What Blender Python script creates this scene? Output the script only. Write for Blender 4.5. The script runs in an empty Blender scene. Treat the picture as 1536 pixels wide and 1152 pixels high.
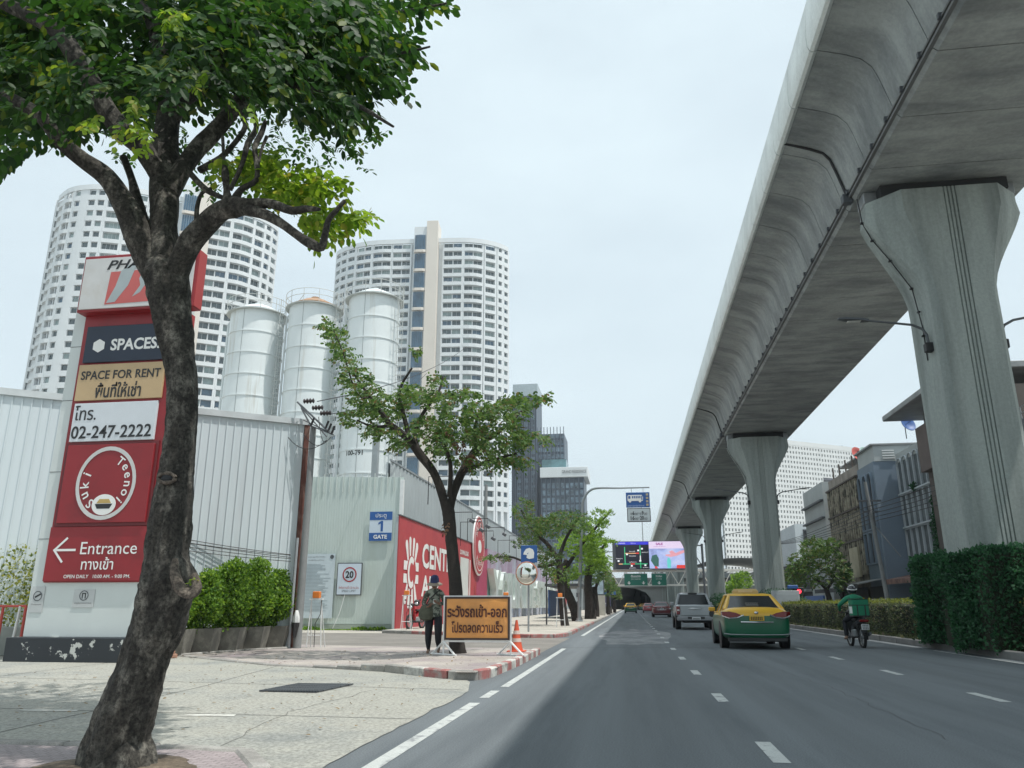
import bpy, math, random
import numpy as np
from mathutils import Vector, Matrix, noise
random.seed(7); rng=np.random.default_rng(7)
S=bpy.context.scene; COL=S.collection
# ---------------------------------------------------------------- camera
PITCH=math.radians(15.97); YAW=math.radians(8.44); EYE=Vector((0,0,1.3)); FPX=1160.0
cam=bpy.data.cameras.new('camera'); cam.sensor_width=36; cam.lens=36*FPX/1536; cam.clip_start=.05; cam.clip_end=4000
camo=bpy.data.objects.new('camera',cam); COL.objects.link(camo)
camo.location=EYE; camo.rotation_euler=(math.pi/2+PITCH,0,YAW); S.camera=camo
# ---------------------------------------------------------------- sky, sun, exposure
SUN=Vector((.385,-.14,1)).normalized()
el=math.asin(SUN.z); az=math.atan2(SUN.x,SUN.y)
W=bpy.data.worlds.new('World'); S.world=W; W.use_nodes=True; nt=W.node_tree; nt.nodes.clear()
out=nt.nodes.new('ShaderNodeOutputWorld'); bg=nt.nodes.new('ShaderNodeBackground'); bg.inputs[1].default_value=.1
sky=nt.nodes.new('ShaderNodeTexSky'); sky.sky_type='NISHITA'; sky.sun_disc=False; sky.sun_elevation=el; sky.sun_rotation=az
sky.air_density=1.3; sky.dust_density=3.5; sky.ozone_density=1.2
# thin high cloud veil over the blue: one even whitish layer with soft streaks
tc=nt.nodes.new('ShaderNodeTexCoord'); mp=nt.nodes.new('ShaderNodeMapping'); mp.inputs['Scale'].default_value=(1.2,1.2,3.2)
nz=nt.nodes.new('ShaderNodeTexNoise'); nz.inputs['Scale'].default_value=1.7; nz.inputs['Detail'].default_value=6; nz.inputs['Roughness'].default_value=.55
mr=nt.nodes.new('ShaderNodeMapRange'); mr.inputs[1].default_value=.3; mr.inputs[2].default_value=.72; mr.inputs[3].default_value=.78; mr.inputs[4].default_value=.97
mx=nt.nodes.new('ShaderNodeMix'); mx.data_type='RGBA'
L=nt.links.new
L(tc.outputs['Generated'],mp.inputs[0]); L(mp.outputs[0],nz.inputs['Vector']); L(nz.outputs['Fac'],mr.inputs[0]); L(mr.outputs[0],mx.inputs['Factor'])
L(sky.outputs[0],mx.inputs['A']); mx.inputs['B'].default_value=(8.3,9.7,10.4,1)
L(mx.outputs['Result'],bg.inputs[0]); L(bg.outputs[0],out.inputs[0])
sun=bpy.data.lights.new('sun','SUN'); sun.energy=4.1; sun.angle=math.radians(.6); sun.color=(1,.97,.92)
suno=bpy.data.objects.new('sun',sun); COL.objects.link(suno); suno.location=(20,-10,60)
suno.rotation_euler=SUN.to_track_quat('Z','Y').to_euler()
S.view_settings.view_transform='Standard'; S.view_settings.look='None'; S.view_settings.gamma=1; S.view_settings.use_curve_mapping=False
S.view_settings.exposure=0.0
# ---------------------------------------------------------------- helpers
FWD=Vector((-math.sin(YAW)*math.cos(PITCH),math.cos(YAW)*math.cos(PITCH),math.sin(PITCH)))
RGT=Vector((math.cos(YAW),math.sin(YAW),0)); UPV=RGT.cross(FWD)
def at(x,y,Y):
    'point of the place at depth Y that was measured at this spot of the photograph'
    d=FWD*FPX+RGT*(x-768)-UPV*(y-576); return EYE+d*(Y/d.y)
def gr(x,y,z=0):
    d=FWD*FPX+RGT*(x-768)-UPV*(y-576); return EYE+d*((z-EYE.z)/d.z)
PW={}
def tag(o,label=None,cat=None,group=None,kind=None):
    if label: o['label']=label
    if cat: o['category']=cat
    if group: o['group']=group
    if kind: o['kind']=kind
    return o
def thing(name,label,cat,loc=(0,0,0),rz=0,group=None,sc=1.0):
    o=bpy.data.objects.new(name,None); COL.objects.link(o); o.location=loc; o.rotation_euler=(0,0,rz); o.scale=(sc,sc,sc)
    o.empty_display_size=.3
    tag(o,label,cat,group); PW[o.name]=Matrix.Translation(Vector(loc))@Matrix.Rotation(rz,4,'Z')@Matrix.Scale(sc,4)
    return o
def put(name,me,parent=None,m=None):
    o=bpy.data.objects.new(name,me); COL.objects.link(o)
    if parent is not None:
        o.parent=parent; PW[o.name]=PW.get(parent.name,Matrix.Identity(4))
        if m is not None: o.matrix_basis=m
    elif m is not None: o.matrix_basis=m
    if o.name not in PW: PW[o.name]=Matrix.Identity(4)
    return o
def piece(name,me,parent,m):
    'a shared mesh put at world matrix m below parent'
    o=bpy.data.objects.new(name,me); COL.objects.link(o); o.parent=parent
    o.matrix_basis=PW[parent.name].inverted()@m if parent.name in PW else m
    return o
def frame(loc,a=0):
    'x runs along the wall, y up, z out of it; a=0 faces -Y, a=90 faces +X'
    a=math.radians(a); x=Vector((math.cos(a),math.sin(a),0)); y=Vector((0,0,1)); z=x.cross(y)
    m=Matrix((x,y,z)).transposed().to_4x4(); m.translation=Vector(loc); return m
class MB:
    def __init__(s): s.v=[]; s.f=[]; s.m=[]
    def add(s,vs,fs,mi=0,M=None):
        n=len(s.v)
        s.v+= [tuple(M@Vector(p)) for p in vs] if M is not None else [tuple(p) for p in vs]
        s.f+=[tuple(i+n for i in f) for f in fs]; s.m+=[mi]*len(fs); return s
    def box(s,x0,x1,y0,y1,z0,z1,mi=0,M=None):
        return s.add([(x0,y0,z0),(x1,y0,z0),(x1,y1,z0),(x0,y1,z0),(x0,y0,z1),(x1,y0,z1),(x1,y1,z1),(x0,y1,z1)],
          [(0,3,2,1),(4,5,6,7),(0,1,5,4),(1,2,6,5),(2,3,7,6),(3,0,4,7)],mi,M)
    def bbox(s,x0,x1,y0,y1,z0,z1,b=.02,mi=0,M=None):
        'box with chamfered edges'
        c=[(x0,x1),(y0,y1),(z0,z1)]; vs=[]; 
        for i in (0,1):
            for j in (0,1):
                for k in (0,1):
                    X,Y,Z=c[0][i],c[1][j],c[2][k]; dx=b*(1-2*i); dy=b*(1-2*j); dz=b*(1-2*k)
                    vs+=[(X,Y+dy,Z+dz),(X+dx,Y,Z+dz),(X+dx,Y+dy,Z)]
        I=lambda i,j,k,a:(i*4+j*2+k)*3+a
        fs=[]
        for i in (0,1): fs.append([I(i,0,0,0),I(i,1,0,0),I(i,1,1,0),I(i,0,1,0)][::(1 if i else -1)])
        for j in (0,1): fs.append([I(0,j,0,1),I(0,j,1,1),I(1,j,1,1),I(1,j,0,1)][::(1 if j else -1)])
        for k in (0,1): fs.append([I(0,0,k,2),I(1,0,k,2),I(1,1,k,2),I(0,1,k,2)][::(1 if k else -1)])
        for j in (0,1):
            for k in (0,1): fs.append([I(0,j,k,1),I(1,j,k,1),I(1,j,k,2),I(0,j,k,2)][::(1 if j==k else -1)])
        for i in (0,1):
            for k in (0,1): fs.append([I(i,0,k,0),I(i,0,k,2),I(i,1,k,2),I(i,1,k,0)][::(1 if i==k else -1)])
        for i in (0,1):
            for j in (0,1): fs.append([I(i,j,0,0),I(i,j,1,0),I(i,j,1,1),I(i,j,0,1)][::(1 if i==j else -1)])
        for i in (0,1):
            for j in (0,1):
                for k in (0,1): fs.append([I(i,j,k,0),I(i,j,k,1),I(i,j,k,2)][::(1 if (i+j+k)%2 else -1)])
        return s.add(vs,fs,mi,M)
    def tube(s,pts,r,n=8,mi=0,cap=True,jit=None,M=None):
        pts=[Vector(p) for p in pts]; rs=r if isinstance(r,(list,tuple)) else [r]*len(pts)
        vs=[]; fs=[]; up=None
        for i,p in enumerate(pts):
            d=(pts[min(i+1,len(pts)-1)]-pts[max(i-1,0)]).normalized()
            if up is None: up=Vector((0,0,1)) if abs(d.z)<.9 else Vector((0,1,0))
            a=d.cross(up)
            if a.length<1e-4: a=d.cross(Vector((1,0,0)))
            a.normalize(); b=a.cross(d).normalized(); up=b
            for k in range(n):
                t=2*math.pi*k/n; rr=rs[i]*(jit(p,t) if jit else 1); vs.append(p+(a*math.cos(t)+b*math.sin(t))*rr)
        for i in range(len(pts)-1):
            for k in range(n):
                k2=(k+1)%n; fs.append((i*n+k,i*n+k2,(i+1)*n+k2,(i+1)*n+k))
        if cap: fs.append(tuple(range(n-1,-1,-1))); fs.append(tuple((len(pts)-1)*n+k for k in range(n)))
        return s.add(vs,fs,mi,M)
    def lathe(s,prof,c=(0,0,0),n=16,mi=0,M=None):
        vs=[];fs=[]
        for r,z in prof:
            for k in range(n):
                t=2*math.pi*k/n; vs.append((c[0]+r*math.cos(t),c[1]+r*math.sin(t),c[2]+z))
        for i in range(len(prof)-1):
            for k in range(n):
                k2=(k+1)%n; fs.append((i*n+k,i*n+k2,(i+1)*n+k2,(i+1)*n+k))
        fs.append(tuple(range(n-1,-1,-1))); fs.append(tuple((len(prof)-1)*n+k for k in range(n)))
        return s.add(vs,fs,mi,M)
    def prism(s,poly,z0,z1,mi=0,M=None):
        n=len(poly); vs=[(x,y,z0) for x,y in poly]+[(x,y,z1) for x,y in poly]
        fs=[tuple(range(n-1,-1,-1)),tuple(range(n,2*n))]+[(i,(i+1)%n,n+(i+1)%n,n+i) for i in range(n)]
        return s.add(vs,fs,mi,M)
    def loft(s,rings,mi=0,cap=True,closed=True,M=None):
        n=len(rings[0]); vs=[p for r in rings for p in r]; fs=[]
        for i in range(len(rings)-1):
            for k in range(n if closed else n-1):
                k2=(k+1)%n; fs.append((i*n+k,i*n+k2,(i+1)*n+k2,(i+1)*n+k))
        if cap: fs.append(tuple(range(n-1,-1,-1))); fs.append(tuple((len(rings)-1)*n+k for k in range(n)))
        return s.add(vs,fs,mi,M)
    def sphere(s,c,r,n=12,mi=0,M=None):
        rx,ry,rz=(r,r,r) if not isinstance(r,(tuple,list)) else r
        prof=[]; m=n//2
        vs=[];fs=[]
        for i in range(m+1):
            ph=math.pi*i/m-math.pi/2; q=max(math.cos(ph),.02)
            for k in range(n):
                t=2*math.pi*k/n; vs.append((c[0]+rx*q*math.cos(t),c[1]+ry*q*math.sin(t),c[2]+rz*math.sin(ph)))
        for i in range(m):
            for k in range(n):
                k2=(k+1)%n; fs.append((i*n+k,i*n+k2,(i+1)*n+k2,(i+1)*n+k))
        fs.append(tuple(range(n-1,-1,-1))); fs.append(tuple(m*n+k for k in range(n)))
        return s.add(vs,fs,mi,M)
    def mesh(s,name,mats,smooth=False,inv=None):
        me=bpy.data.meshes.new(name)
        v=[tuple(inv@Vector(p)) for p in s.v] if inv is not None else s.v
        me.from_pydata(v,[],s.f)
        for m in (mats if isinstance(mats,(list,tuple)) else [mats]): me.materials.append(m)
        if any(s.m): me.polygons.foreach_set('material_index',s.m)
        if smooth:
            me.polygons.foreach_set('use_smooth',[True]*len(s.f))
            try: me.set_sharp_from_angle(angle=math.radians(38))
            except Exception: pass
        me.update(); return me
    def build(s,name,mats,parent=None,smooth=False,local=False):
        inv=PW[parent.name].inverted() if (parent is not None and parent.name in PW and not local) else None
        return put(name,s.mesh(name,mats,smooth,inv),parent)
def struct(o): o['kind']='structure'; return o
# ---------------------------------------------------------------- materials
def nd(t,ty,**k):
    n=t.nodes.new(ty)
    for a,b in k.items(): setattr(n,a,b)
    return n
MATS={}
def mat(name,col,rough=.7,metal=0.,var=.12,scale=1.5,bump=0.,bscale=25.,stretch=(1,1,1),col2=None,m2=(.5,.7),s2=.6,st2=(1,1,1),coat=0.,spec=.5,local=False,fine=0.,fscale=80.,trans=0.,emit=None,estr=0.,brick=None,alpha=1.):
    if name in MATS: return MATS[name]
    m=bpy.data.materials.new(name); m.use_nodes=True; t=m.node_tree; p=t.nodes['Principled BSDF']; l=t.links.new
    p.inputs['Roughness'].default_value=rough; p.inputs['Metallic'].default_value=metal; p.inputs['Specular IOR Level'].default_value=spec
    if coat: p.inputs['Coat Weight'].default_value=coat; p.inputs['Coat Roughness'].default_value=.08
    if emit: p.inputs['Emission Color'].default_value=(*emit,1); p.inputs['Emission Strength'].default_value=estr
    if local: src=nd(t,'ShaderNodeTexCoord').outputs['Object']
    else: src=nd(t,'ShaderNodeNewGeometry').outputs['Position']
    def noi(sc,st,detail=5,rough_=.6):
        mp=nd(t,'ShaderNodeMapping'); mp.inputs['Scale'].default_value=st; l(src,mp.inputs[0])
        n=nd(t,'ShaderNodeTexNoise'); n.inputs['Scale'].default_value=sc; n.inputs['Detail'].default_value=detail; n.inputs['Roughness'].default_value=rough_
        l(mp.outputs[0],n.inputs['Vector']); return n.outputs['Fac']
    def ramp(fac,a,b,c0=0.,c1=1.):
        r=nd(t,'ShaderNodeMapRange'); r.inputs[1].default_value=a; r.inputs[2].default_value=b; r.inputs[3].default_value=c0; r.inputs[4].default_value=c1
        l(fac,r.inputs[0]); return r.outputs[0]
    def mix(f,a,b,bt='MIX'):
        x=nd(t,'ShaderNodeMix',data_type='RGBA',blend_type=bt)
        if hasattr(f,'links'): l(f,x.inputs['Factor'])
        else: x.inputs['Factor'].default_value=f
        for s_,q in (('A',a),('B',b)):
            if hasattr(q,'links'): l(q,x.inputs[s_])
            else: x.inputs[s_].default_value=(*q,1)
        return x.outputs['Result']
    c=col
    if var:
        lo=tuple(max(0,x*(1-var)) for x in col); hi=tuple(min(1,x*(1+var)) for x in col)
        c=mix(ramp(noi(scale,stretch),.3,.7),lo,hi)
    if col2: c=mix(ramp(noi(s2,st2,7,.65),m2[0],m2[1]),c,col2)
    if brick:
        b=nd(t,'ShaderNodeTexBrick'); mp=nd(t,'ShaderNodeMapping'); mp.inputs['Scale'].default_value=(brick[0],)*3; l(src,mp.inputs[0]); l(mp.outputs[0],b.inputs['Vector'])
        b.inputs['Color1'].default_value=(1,1,1,1); b.inputs['Color2'].default_value=(brick[2],)*3+(1,); b.inputs['Mortar'].default_value=(brick[3],)*3+(1,); b.inputs['Mortar Size'].default_value=brick[1]; b.inputs['Scale'].default_value=1
        c=mix(1.0,c,b.outputs['Color'],'MULTIPLY')
    if fine:
        c=mix(1.0,c,mix(ramp(noi(fscale,(1,1,1),3,.75),.36,.64),(1-fine,)*3,(1+fine,)*3),'MULTIPLY')
    if hasattr(c,'links'): l(c,p.inputs['Base Color'])
    else: p.inputs['Base Color'].default_value=(*c,1)
    if bump:
        b=nd(t,'ShaderNodeBump'); b.inputs['Strength'].default_value=bump; b.inputs['Distance'].default_value=.02
        l(noi(bscale,stretch,6,.7),b.inputs['Height']); l(b.outputs[0],p.inputs['Normal'])
    MATS[name]=m; return m
def leafmat(name,dark,light,trans=.35,yellow=None):
    m=bpy.data.materials.new(name); m.use_nodes=True; t=m.node_tree; p=t.nodes['Principled BSDF']; l=t.links.new
    a=nd(t,'ShaderNodeAttribute',attribute_name='tint'); o=nd(t,'ShaderNodeObjectInfo'); ad=nd(t,'ShaderNodeMath',operation='ADD')
    l(a.outputs['Fac'],ad.inputs[0]); l(o.outputs['Random'],ad.inputs[1]); fr=nd(t,'ShaderNodeMath',operation='FRACT'); l(ad.outputs[0],fr.inputs[0])
    r=nd(t,'ShaderNodeValToRGB'); e=r.color_ramp.elements; e[0].color=(*dark,1); e[1].position=.85; e[1].color=(*light,1)
    if yellow: q=e.new(.97); q.color=(*yellow,1)
    l(fr.outputs[0],r.inputs[0]); l(r.outputs[0],p.inputs['Base Color']); p.inputs['Roughness'].default_value=.55; p.inputs['Specular IOR Level'].default_value=.28
    tr=nd(t,'ShaderNodeBsdfTranslucent'); mx=nd(t,'ShaderNodeMixShader'); mx.inputs[0].default_value=trans
    h=nd(t,'ShaderNodeHueSaturation'); h.inputs['Value'].default_value=1.9; h.inputs['Saturation'].default_value=1.1; h.inputs['Hue'].default_value=.485; l(r.outputs[0],h.inputs['Color']); l(h.outputs[0],tr.inputs[0])
    l(p.outputs[0],mx.inputs[1]); l(tr.outputs[0],mx.inputs[2]); l(mx.outputs[0],t.nodes['Material Output'].inputs[0]); return m
M_asph=mat('asphalt',(.130,.147,.157),.82,var=.2,scale=.5,stretch=(2.2,.03,1),fine=.28,fscale=60,bump=.35,bscale=120,col2=(.088,.103,.114),m2=(.48,.66),s2=.6,st2=(1.6,.12,1))
M_patch=mat('asphalt_side',(.20,.185,.165),.85,var=.2,scale=.6,fine=.2,fscale=50)
M_line=mat('road_paint',(.50,.52,.50),.6,var=.12,scale=3,col2=(.20,.21,.22),m2=(.52,.64),s2=6,fine=.15)
M_conc=mat('apron_concrete',(.362,.358,.315),.85,var=.14,scale=.45,fine=.30,fscale=22,bump=.5,bscale=60,col2=(.24,.25,.235),m2=(.47,.66),s2=.45)
M_earth=mat('city_ground',(.30,.29,.26),.9,var=.2,scale=.2,fine=.2)
M_pave=mat('pavement_stone',(.43,.39,.35),.85,var=.14,scale=.8,fine=.14,fscale=30,col2=(.31,.26,.27),m2=(.45,.66),s2=.5,brick=(2.6,.02,.9,.72))
M_pave2=mat('pavement_beige',(.47,.44,.38),.85,var=.14,scale=.5,fine=.12,fscale=30,col2=(.34,.32,.28),m2=(.5,.7),s2=.3,brick=(2.4,.02,.92,.78))
M_pavep=mat('pavement_pink',(.36,.31,.31),.85,var=.12,scale=1.5,fine=.16,fscale=40,brick=(4,.03,.85,.6),bump=.3)
M_soil=mat('soil',(.135,.105,.075),.95,var=.35,scale=3,fine=.3,fscale=25,bump=.8,bscale=12)
M_kred=mat('kerb_red',(.36,.14,.13),.8,var=.15,scale=4,col2=(.33,.31,.29),m2=(.47,.62),s2=3,fine=.15)
M_kwht=mat('kerb_white',(.55,.54,.50),.8,var=.12,scale=4,col2=(.27,.26,.24),m2=(.5,.64),s2=3,fine=.15)
M_kgry=mat('kerb_grey',(.27,.26,.24),.85,var=.2,scale=3,fine=.2,col2=(.42,.41,.38),m2=(.5,.7),s2=2)
M_vcon=mat('viaduct_concrete',(.325,.350,.345),.8,var=.16,scale=.5,stretch=(1,1.6,1),fine=.08,fscale=8,col2=(.185,.203,.208),m2=(.42,.66),s2=.7,st2=(.5,1.4,.5),bump=.12,bscale=3)
M_vpar=mat('parapet_concrete',(.70,.74,.72),.75,var=.08,scale=.7,fine=.06,fscale=10,col2=(.55,.58,.56),m2=(.5,.75),s2=1,st2=(1,1,.3))
M_pier=mat('pier_concrete',(.285,.32,.303),.8,var=.12,scale=.7,stretch=(1.2,1.2,.2),fine=.08,fscale=10,col2=(.155,.178,.170),m2=(.44,.72),s2=.9,st2=(1.4,1.4,.12),bump=.15,bscale=5)
M_dark=mat('dark_gap',(.03,.032,.034),.9,var=0)
M_blk=mat('black_rubber',(.022,.022,.024),.6,var=.1)
M_grey=mat('galvanised_grey',(.30,.32,.33),.45,metal=.4,var=.1,scale=4)
M_dgrey=mat('dark_grey_metal',(.10,.11,.12),.5,metal=.3,var=.1)
M_wht=mat('white_paint',(.74,.75,.74),.45,var=.05,scale=3)
M_red=mat('sign_red',(.26,.014,.020),.4,var=.10,scale=.8,col2=(.19,.014,.018),m2=(.5,.75),s2=1.2)
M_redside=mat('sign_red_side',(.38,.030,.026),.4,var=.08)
M_lwht=mat('lettering_white',(.80,.80,.78),.5,var=.03)
M_lblk=mat('lettering_black',(.018,.02,.022),.5,var=0)
M_shed=mat('shed_sheet',(.66,.73,.755),.42,metal=.15,var=.06,scale=.5,stretch=(1,1,.15),col2=(.54,.58,.60),m2=(.55,.8),s2=.8,st2=(1.5,1.5,.1))
M_fence=mat('fence_sheet',(.52,.59,.555),.55,var=.06,scale=.4,col2=(.43,.49,.43),m2=(.5,.8),s2=.6,st2=(1,1,.25))
M_fence2=mat('tall_fence_sheet',(.40,.44,.45),.5,var=.07,scale=.3,col2=(.31,.34,.35),m2=(.5,.8),s2=.35,st2=(1,1,.2))
M_twr=mat('tower_white',(.66,.69,.70),.7,var=.05,scale=.08)
M_twrb=mat('tower_beige',(.66,.61,.545),.75,var=.05,scale=.1)
M_glass=mat('tower_glass',(.055,.085,.095),.12,var=.3,scale=.25,spec=.8)
M_glass2=mat('curtained_glass',(.26,.33,.33),.2,var=.35,scale=.3)
M_glass3=mat('blue_glass',(.05,.11,.17),.1,var=.4,scale=.3,spec=.8)
M_bark=mat('bark',(.040,.037,.031),.95,var=.45,scale=9,stretch=(1,1,.4),fine=.6,fscale=30,col2=(.17,.16,.135),m2=(.50,.68),s2=7,st2=(1,1,.5),bump=1.,bscale=26)
M_bark2=mat('bark_dark',(.034,.029,.025),.95,var=.3,scale=6,fine=.2,bump=.6)
M_leafA=leafmat('leaf_big_tree',(.008,.028,.008),(.034,.098,.017),.34,(.10,.14,.02))
M_leafY=leafmat('leaf_young',(.075,.16,.022),(.22,.34,.05),.5,(.26,.27,.05))  # light yellow-green of the young leaves
M_leafB=leafmat('leaf_street_tree',(.032,.080,.022),(.11,.185,.050),.36,(.15,.11,.05))
M_leafC=leafmat('leaf_bush',(.040,.115,.016),(.20,.33,.05),.42)
M_leafH=leafmat('leaf_hedge',(.040,.062,.030),(.135,.155,.075),.3,(.16,.13,.09))
M_leafD=leafmat('leaf_dark',(.013,.048,.024),(.042,.125,.056),.3)
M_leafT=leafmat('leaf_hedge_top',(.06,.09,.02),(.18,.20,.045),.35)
# ---------------------------------------------------------------- lettering
def text(body,w,h,loc,a,M,parent,name='lettering',bold=.0,ext=.004,shear=0,bend=None,local=None,flat=False):
    'lettering fitted to w x h metres, centred at loc on a wall turned by a'
    c=bpy.data.curves.new('t','FONT'); c.body=body; c.offset=bold; c.shear=shear; c.resolution_u=3
    o=bpy.data.objects.new('t',c); me=bpy.data.meshes.new_from_object(o); bpy.data.objects.remove(o); bpy.data.curves.remove(c)
    n=len(me.vertices); co=np.empty(n*3); me.vertices.foreach_get('co',co); co=co.reshape(-1,3)
    mn=co.min(0); mxx=co.max(0); sz=np.maximum(mxx-mn,1e-6); co=(co-(mn+mxx)/2)
    sx=w/sz[0] if w else h/sz[1]; sy=h/sz[1] if h else sx
    co[:,0]*=sx; co[:,1]*=sy
    # front sheet plus a short skirt would be costly: lettering is thin vinyl or a slim plate
    F=frame(loc,a) if local is None else local
    if bend: 
        cx_,cy_,R=bend
    pts=[]
    P=PW[parent.name].inverted() if parent is not None and parent.name in PW else Matrix.Identity(4)
    front=[(x,y,ext) for x,y,_ in co]
    polys=[tuple(p.vertices) for p in me.polygons]
    if not flat and ext>.01:
        ec={}
        for p in polys:
            for i in range(len(p)):
                e=(p[i],p[(i+1)%len(p)]); ec[e]=1
        back=[(x,y,0) for x,y,_ in co]; allv=front+back
        for e in list(ec):
            if (e[1],e[0]) not in ec: polys.append((e[1],e[0],e[0]+n,e[1]+n))
        front=allv
    res=[]
    for q in front:
        wv=F@Vector(q)
        if bend:
            dx=q[0]; th=dx/R; base=Vector((cx_,cy_,0)); d0=Vector((loc[0]-cx_,loc[1]-cy_,0)).normalized()
            d=Matrix.Rotation(th,3,'Z')@d0; wv=base+d*(R+q[2]); wv.z=loc[2]+q[1]
        res.append(tuple(P@wv))
    nm=bpy.data.meshes.new(name); nm.from_pydata(res,[],polys); nm.materials.append(M); bpy.data.meshes.remove(me)
    return put(name,nm,parent)
def plate(x0,x1,y0,y1,loc,a,M,parent,name,t=.02,z=0.,b=0):
    mb=MB(); F=frame(loc,a); mb.box(x0,x1,y0,y1,z,z+t,0,F); return mb.build(name,M,parent)
def disc(cx,cy,r,loc,a,M,parent,name,t=.01,z=0.,r2=0,n=40,sx=1.):
    F=frame(loc,a); mb=MB()
    if r2:
        vs=[];fs=[]
        for k in range(n):
            c,s_=math.cos(2*math.pi*k/n),math.sin(2*math.pi*k/n)
            vs+=[(cx+r*c*sx,cy+r*s_,z+t),(cx+r2*c*sx,cy+r2*s_,z+t),(cx+r*c*sx,cy+r*s_,z),(cx+r2*c*sx,cy+r2*s_,z)]
        for k in range(n):
            i=4*k; j=4*((k+1)%n); fs+=[(i,j,j+1,i+1),(i,i+2,j+2,j),(i+1,j+1,j+3,i+3)]
        mb.add(vs,fs,0,F)
    else: mb.prism([(cx+r*math.cos(2*math.pi*k/n)*sx,cy+r*math.sin(2*math.pi*k/n)) for k in range(n)],z,z+t,0,F)
    return mb.build(name,M,parent)
# ---------------------------------------------------------------- foliage
LEAF=np.array([(0,0,0),(.26,.30,.03),(.26,.72,.02),(0,1.02,-.06),(-.26,.72,.02),(-.26,.30,.03)]); LEAFF=[(0,1,2,3),(0,3,4,5)]
def leafmesh(name,P,A,N,L,M,parent,wid=1.,shape='oval'):
    'P base points, A long axes, N normals, L lengths; one mesh of folded oval leaves'
    n=len(P); A=A/np.linalg.norm(A,axis=1)[:,None]; B=np.cross(A,N); B/=np.maximum(np.linalg.norm(B,axis=1),1e-6)[:,None]; Nn=np.cross(B,A)
    T=LEAF if shape=='oval' else np.array([(0,0,0),(.3,.5,.04),(0,1,0),(-.3,.5,.04)]); F=LEAFF if shape=='oval' else [(0,1,2,3)]
    k=len(T); V=P[:,None,:]+L[:,None,None]*(T[None,:,0,None]*wid*B[:,None,:]+T[None,:,1,None]*A[:,None,:]+T[None,:,2,None]*Nn[:,None,:])
    V=V.reshape(-1,3)
    if parent is not None and parent.name in PW:
        iv=np.array(PW[parent.name].inverted()); V=V@iv[:3,:3].T+iv[:3,3]
    me=bpy.data.meshes.new(name); fn=len(F); idx=(np.arange(n)[:,None,None]*k+np.array(F)[None]).reshape(-1)
    me.vertices.add(n*k); me.vertices.foreach_set('co',V.ravel()); me.loops.add(n*fn*4); me.loops.foreach_set('vertex_index',idx.astype(np.int32))
    me.polygons.add(n*fn); me.polygons.foreach_set('loop_start',np.arange(n*fn,dtype=np.int32)*4); me.polygons.foreach_set('loop_total',np.full(n*fn,4,np.int32))
    at_=me.attributes.new('tint','FLOAT','FACE'); at_.data.foreach_set('value',np.repeat(rng.random(n),fn))
    me.materials.append(M); me.update(calc_edges=True); me.validate()
    return put(name,me,parent)
def unit(n):
    v=rng.normal(size=(n,3)); return v/np.linalg.norm(v,axis=1)[:,None]
def sprays(P,D,L,nl,leaf):
    'compound leaves: P attachment, D rachis direction, L rachis length, nl leaflets -> leaflet arrays'
    n=len(P); D=D/np.linalg.norm(D,axis=1)[:,None]; up=unit(n)*.5+np.array([0,0,1.]); Sd=np.cross(D,up); Sd/=np.linalg.norm(Sd,axis=1)[:,None]; N=np.cross(Sd,D)
    PP=[];AA=[];NN=[];LL=[]
    for i in range(nl):
        f=(i//2+1)/((nl+1)//2+.3); sg=1 if i%2 else -1
        drop=np.array([0,0,-1.])*(f*f*.25*L)[:,None]
        p=P+D*((f-.45)*L)[:,None]+drop
        a=(D*.15 if i==nl-1 else Sd*sg*.75+D*.45)+np.array([0,0,-.45])+rng.normal(size=(n,3))*.16
        if i==nl-1: a=D+np.array([0,0,-.5])
        PP.append(p);AA.append(a);NN.append(N+rng.normal(size=(n,3))*.25);LL.append(leaf*(.8+.4*rng.random(n)))
    return np.concatenate(PP),np.concatenate(AA),np.concatenate(NN),np.concatenate(LL)
def blobs(bl,n):
    'random points in ellipsoid clumps (x,y,z,rx,ry,rz), denser at the shell'
    b=np.array(bl,float); w=(b[:,3]*b[:,4]*b[:,5])**(2/3); k=rng.choice(len(b),n,p=w/w.sum()); u=unit(n); r=rng.random(n)**.45
    return b[k,:3]+u*r[:,None]*b[k,3:], u
# ================================================================= GROUND
def sheet(name,x0,x1,y0,y1,z,M,t=None):
    mb=MB(); mb.add([(x0,y0,z),(x1,y0,z),(x1,y1,z),(x0,y1,z)],[(0,1,2,3)]); return struct(mb.build(name,M))
sheet('ground',-1500,1500,-400,2500,-.03,M_earth)
sheet('road',-3.3,9.32,-30,900,0,M_asph)
sheet('far_road',12.6,20.5,-30,600,-.004,M_asph)
def jag(pts,step=.35,amp=.06,seed=3):
    r=random.Random(seed); o=[]
    for i in range(len(pts)-1):
        a,b=Vector(pts[i]),Vector(pts[i+1]); n=max(1,int((b-a).length/step))
        for k in range(n):
            p=a.lerp(b,k/n); o.append((p.x+r.uniform(-amp,amp),p.y))
    o.append(pts[-1]); return o
edge=jag([(-2.45,-6),(-2.58,6.6),(-2.62,9.0),(-2.56,12.4),(-2.75,13.8),(-3.0,14.6)],.3,.035)
poly=edge+[(-3.6,15.1),(-5,16.2),(-8,17.3),(-12,20.2),(-30,21),(-40,21),(-40,-6)]
mb=MB(); mb.add([(x,y,.008) for x,y in poly],[tuple(range(len(poly)))]); struct(mb.build('concrete_apron',M_conc))
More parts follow.
